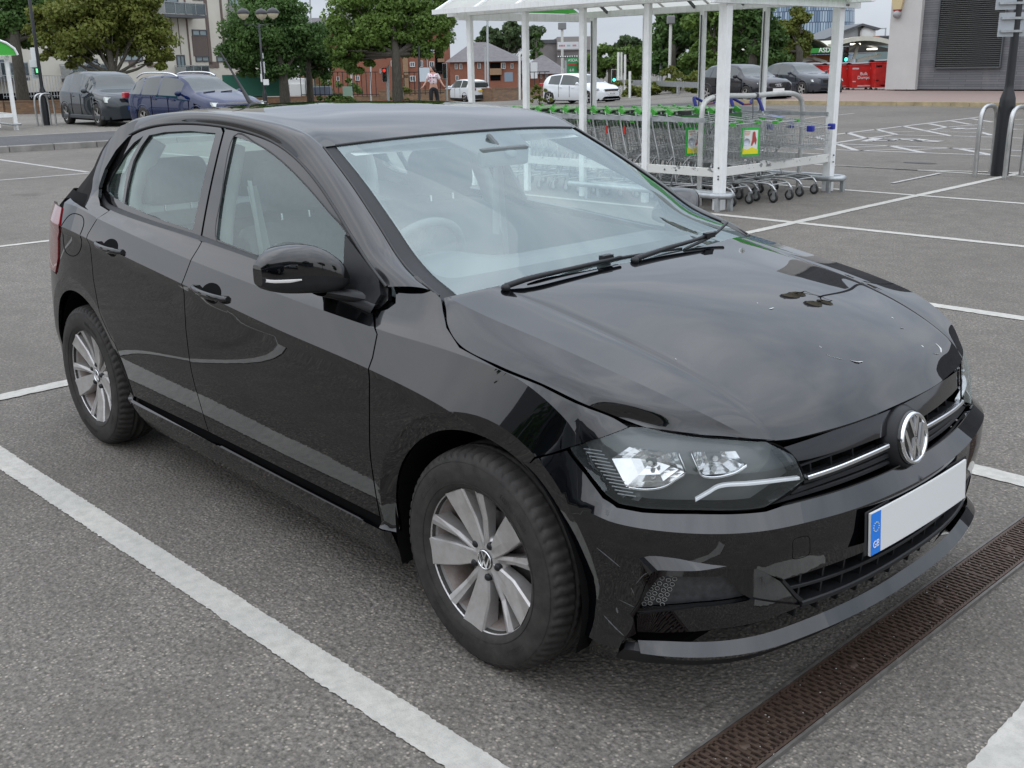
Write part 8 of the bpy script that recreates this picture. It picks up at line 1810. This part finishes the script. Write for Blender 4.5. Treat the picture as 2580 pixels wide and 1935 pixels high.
# ================================================================== person
def person():
    D = 42.5; B_ = gpt(1096, 278); P = dpt(1094, 270, D); g = gz(P[0], P[1]); o = empty('person', (P[0], P[1], g), 0, 'person walking away in a pink and white patterned shirt and black trousers', 'person'); H = 1.66
    # local: +x image right, +y away from the camera
    o.rotation_euler = (0, 0, YAW-math.pi/2)
    def skin(name, V, E, R_, m, par):
        me = bpy.data.meshes.new(name); me.from_pydata(V, E, []); ob_ = ob(name, me, m, par); s = ob_.modifiers.new('skin', 'SKIN'); s.use_smooth_shade = True
        for v, r in zip(me.skin_vertices[0].data, R_): v.radius = (r, r) if not isinstance(r, tuple) else r
        me.skin_vertices[0].data[0].use_root = True; q = ob_.modifiers.new('sub', 'SUBSURF'); q.levels = q.render_levels = 2; return ob_
    M_SKIN = mat('skin', (.48, .27, .20), .55); M_TROUS = mat('black_trousers', (.010, .010, .012), .8); M_HAIR = mat('dark_hair', (.02, .010, .009), .6)
    V = [(0, 0, .93), (0, 0, 1.12), (0, 0, 1.30), (0, 0, 1.40), (-.01, 0, 1.47), (-.02, .0, 1.53),
         (-.09, 0, .88), (-.11, -.05, .50), (-.10, .10, .10), (-.12, .02, .05), (.09, 0, .88), (.13, .10, .50), (.17, .05, .10), (.16, -.04, .05),
         (-.16, 0, 1.36), (-.26, .02, 1.15), (-.38, -.04, .96), (-.43, -.06, .90), (.16, 0, 1.36), (.27, .03, 1.16), (.38, -.02, .98), (.43, -.04, .92)]
    E = [(0, 1), (1, 2), (2, 3), (3, 4), (4, 5), (0, 6), (6, 7), (7, 8), (8, 9), (0, 10), (10, 11), (11, 12), (12, 13), (3, 14), (14, 15), (15, 16), (16, 17), (3, 18), (18, 19), (19, 20), (20, 21)]
    R_ = [.13, .115, .13, .09, .05, .05, .09, .058, .04, .035, .09, .058, .04, .035, .06, .042, .032, .022, .06, .042, .032, .022]
    b = skin('body', V, E, R_, M_SKIN, o)
    hd_ = MB().ball((-.03, 0, 1.575), .095, 10, (.88, 1.0, 1.18)); hd_.ball((-.118, -.02, 1.57), .018, 5); hd_.ball((-.10, -.045, 1.60), .012, 4); hd_.build('head', M_SKIN, o)
    hr = MB().ball((0, .01, 1.605), .105, 10, (.95, 1.0, 1.05)); hr.ball((.085, .03, 1.52), .055, 8, (.9, .9, 1.5)); hr.build('hair', M_HAIR, o)
    MB().ball((.075, -.02, 1.58), .02, 5).build('hair_clip', mat('clip_pink', (.7, .35, .45), .4), o)
    for s, (x, y, z) in ((-1, (-.43, -.06, .90)), (1, (.43, -.04, .92))):
        h = MB().ball((x+s*.015, y, z-.01), .034, 6, (1.2, .6, 1)); [h.tube([(x+s*.03, y+dy, z-.01), (x+s*.065, y+dy, z-.03-.006*i), (x+s*.085, y+dy*1.1, z-.052)], .0085, 5) for i, dy in enumerate((-.026, -.009, .009, .026))]; h.tube([(x+s*.01, y-.03, z), (x+s*.04, y-.05, z-.005)], .010, 5); h.build('hand', M_SKIN, b)
    skin('trousers', [(0, 0, .97), (0, 0, .90), (-.09, 0, .84), (-.11, -.05, .50), (-.10, .10, .10), (.09, 0, .84), (.13, .10, .50), (.17, .05, .10)], [(0, 1), (1, 2), (2, 3), (3, 4), (1, 5), (5, 6), (6, 7)], [.155, .15, .115, .085, .075, .115, .085, .075], M_TROUS, o)
    t = NT('patterned_shirt'); v = t.new('ShaderNodeTexVoronoi'); v.inputs['Scale'].default_value = 9.5; v.inputs['Randomness'].default_value = .35; t.link(t.coord('Object', (1, .6, .95)), v.inputs['Vector'])
    t.set(base=t.ramp(v.outputs['Distance'], [(.0, (.20, .04, .09)), (.18, (.50, .20, .28)), (.30, (.55, .22, .32)), (.36, (.68, .60, .62))]), rough=.8)
    skin('shirt', [(0, 0, .98), (0, 0, 1.15), (0, 0, 1.30), (0, 0, 1.41), (-.15, 0, 1.37), (-.25, .02, 1.18), (.15, 0, 1.37), (.26, .03, 1.18)], [(0, 1), (1, 2), (2, 3), (3, 4), (4, 5), (3, 6), (6, 7)], [.175, .155, .165, .085, .085, .07, .085, .07], t.m, o)
    for x, y in ((-.11, .06), (.165, 0)): MB().ball((x, y-.03, .045), .06, 8, (.75, 1.9, .7)).build('shoe', M_BLKP, o)
person()
# ================================================================== things the car reflects, behind and beside the camera
Fb = empty('store_building', (4, -38, 0), 0, 'long low supermarket frontage with a dark canopy behind the viewer', 'building')
MB().box((0, -6, 3.2), (70, 12, 6.4)).build('wall', mat('store_wall', (.22, .22, .22), .8), Fb); MB().box((0, .6, 3.3), (70, 2.2, .5)).build('canopy', M_DGREY, Fb)
for k in range(9): MB().box((-30+7.4*k, .05, 1.5), (5.8, .1, 2.6)).build('window', M_WIN, Fb)
for k, (x, y, hd, m, lab) in enumerate([(-3.0, -9.2, 180, P_SLATE, 'grey hatchback parked two rows to the right of the black car'), (1.6, -14.6, 178, P_WHITE, 'white hatchback parked behind the viewer'), (-6.6, -14.8, 2, P_DGREY, 'dark hatchback parked across the lane to the right')]):
    R_, x2, hw, bz = car('parked_car', lab, 4.1, 1.77, 1.45, [(0, .86, 'b'), (.02, .98, 'w'), (.10, 1.33, 'r'), (.25, 1.43, 'r'), (.45, 1.45, 'r'), (.58, 1.36, 's'), (.76, 1.0, 'h'), (.92, .86, 'h'), (.98, .74, 'h'), (1, .55, 'h')], [(0, .98), (.3, .93), (.75, .9), (1, .62)], (x, y), math.radians(hd), m, 2.55, .31, .82, [(.155, .345), (.36, .66)], group='cars behind the viewer')
for k, (x, y) in enumerate([(-22, -26), (-12, -30), (18, -27), (30, -20), (34, -6), (-34, -20)]):
    tree('background_tree', (x, y, 0), 2.4, [(0, 0, 4.8, 3, 3, 2.3), (1.4, .6, 4.0, 2, 2, 1.6), (-1.5, -.4, 4.2, 2, 2, 1.7)], 'dark', ['leafy tree far behind the viewer on the left', 'leafy tree beside the store frontage', 'leafy tree behind the viewer on the right', 'leafy tree at the right rear corner of the car park', 'leafy tree at the right edge of the car park', 'leafy tree at the far left rear'][k], n=1800, leaf=.45, seed=60+k, group='trees behind the viewer')
# end
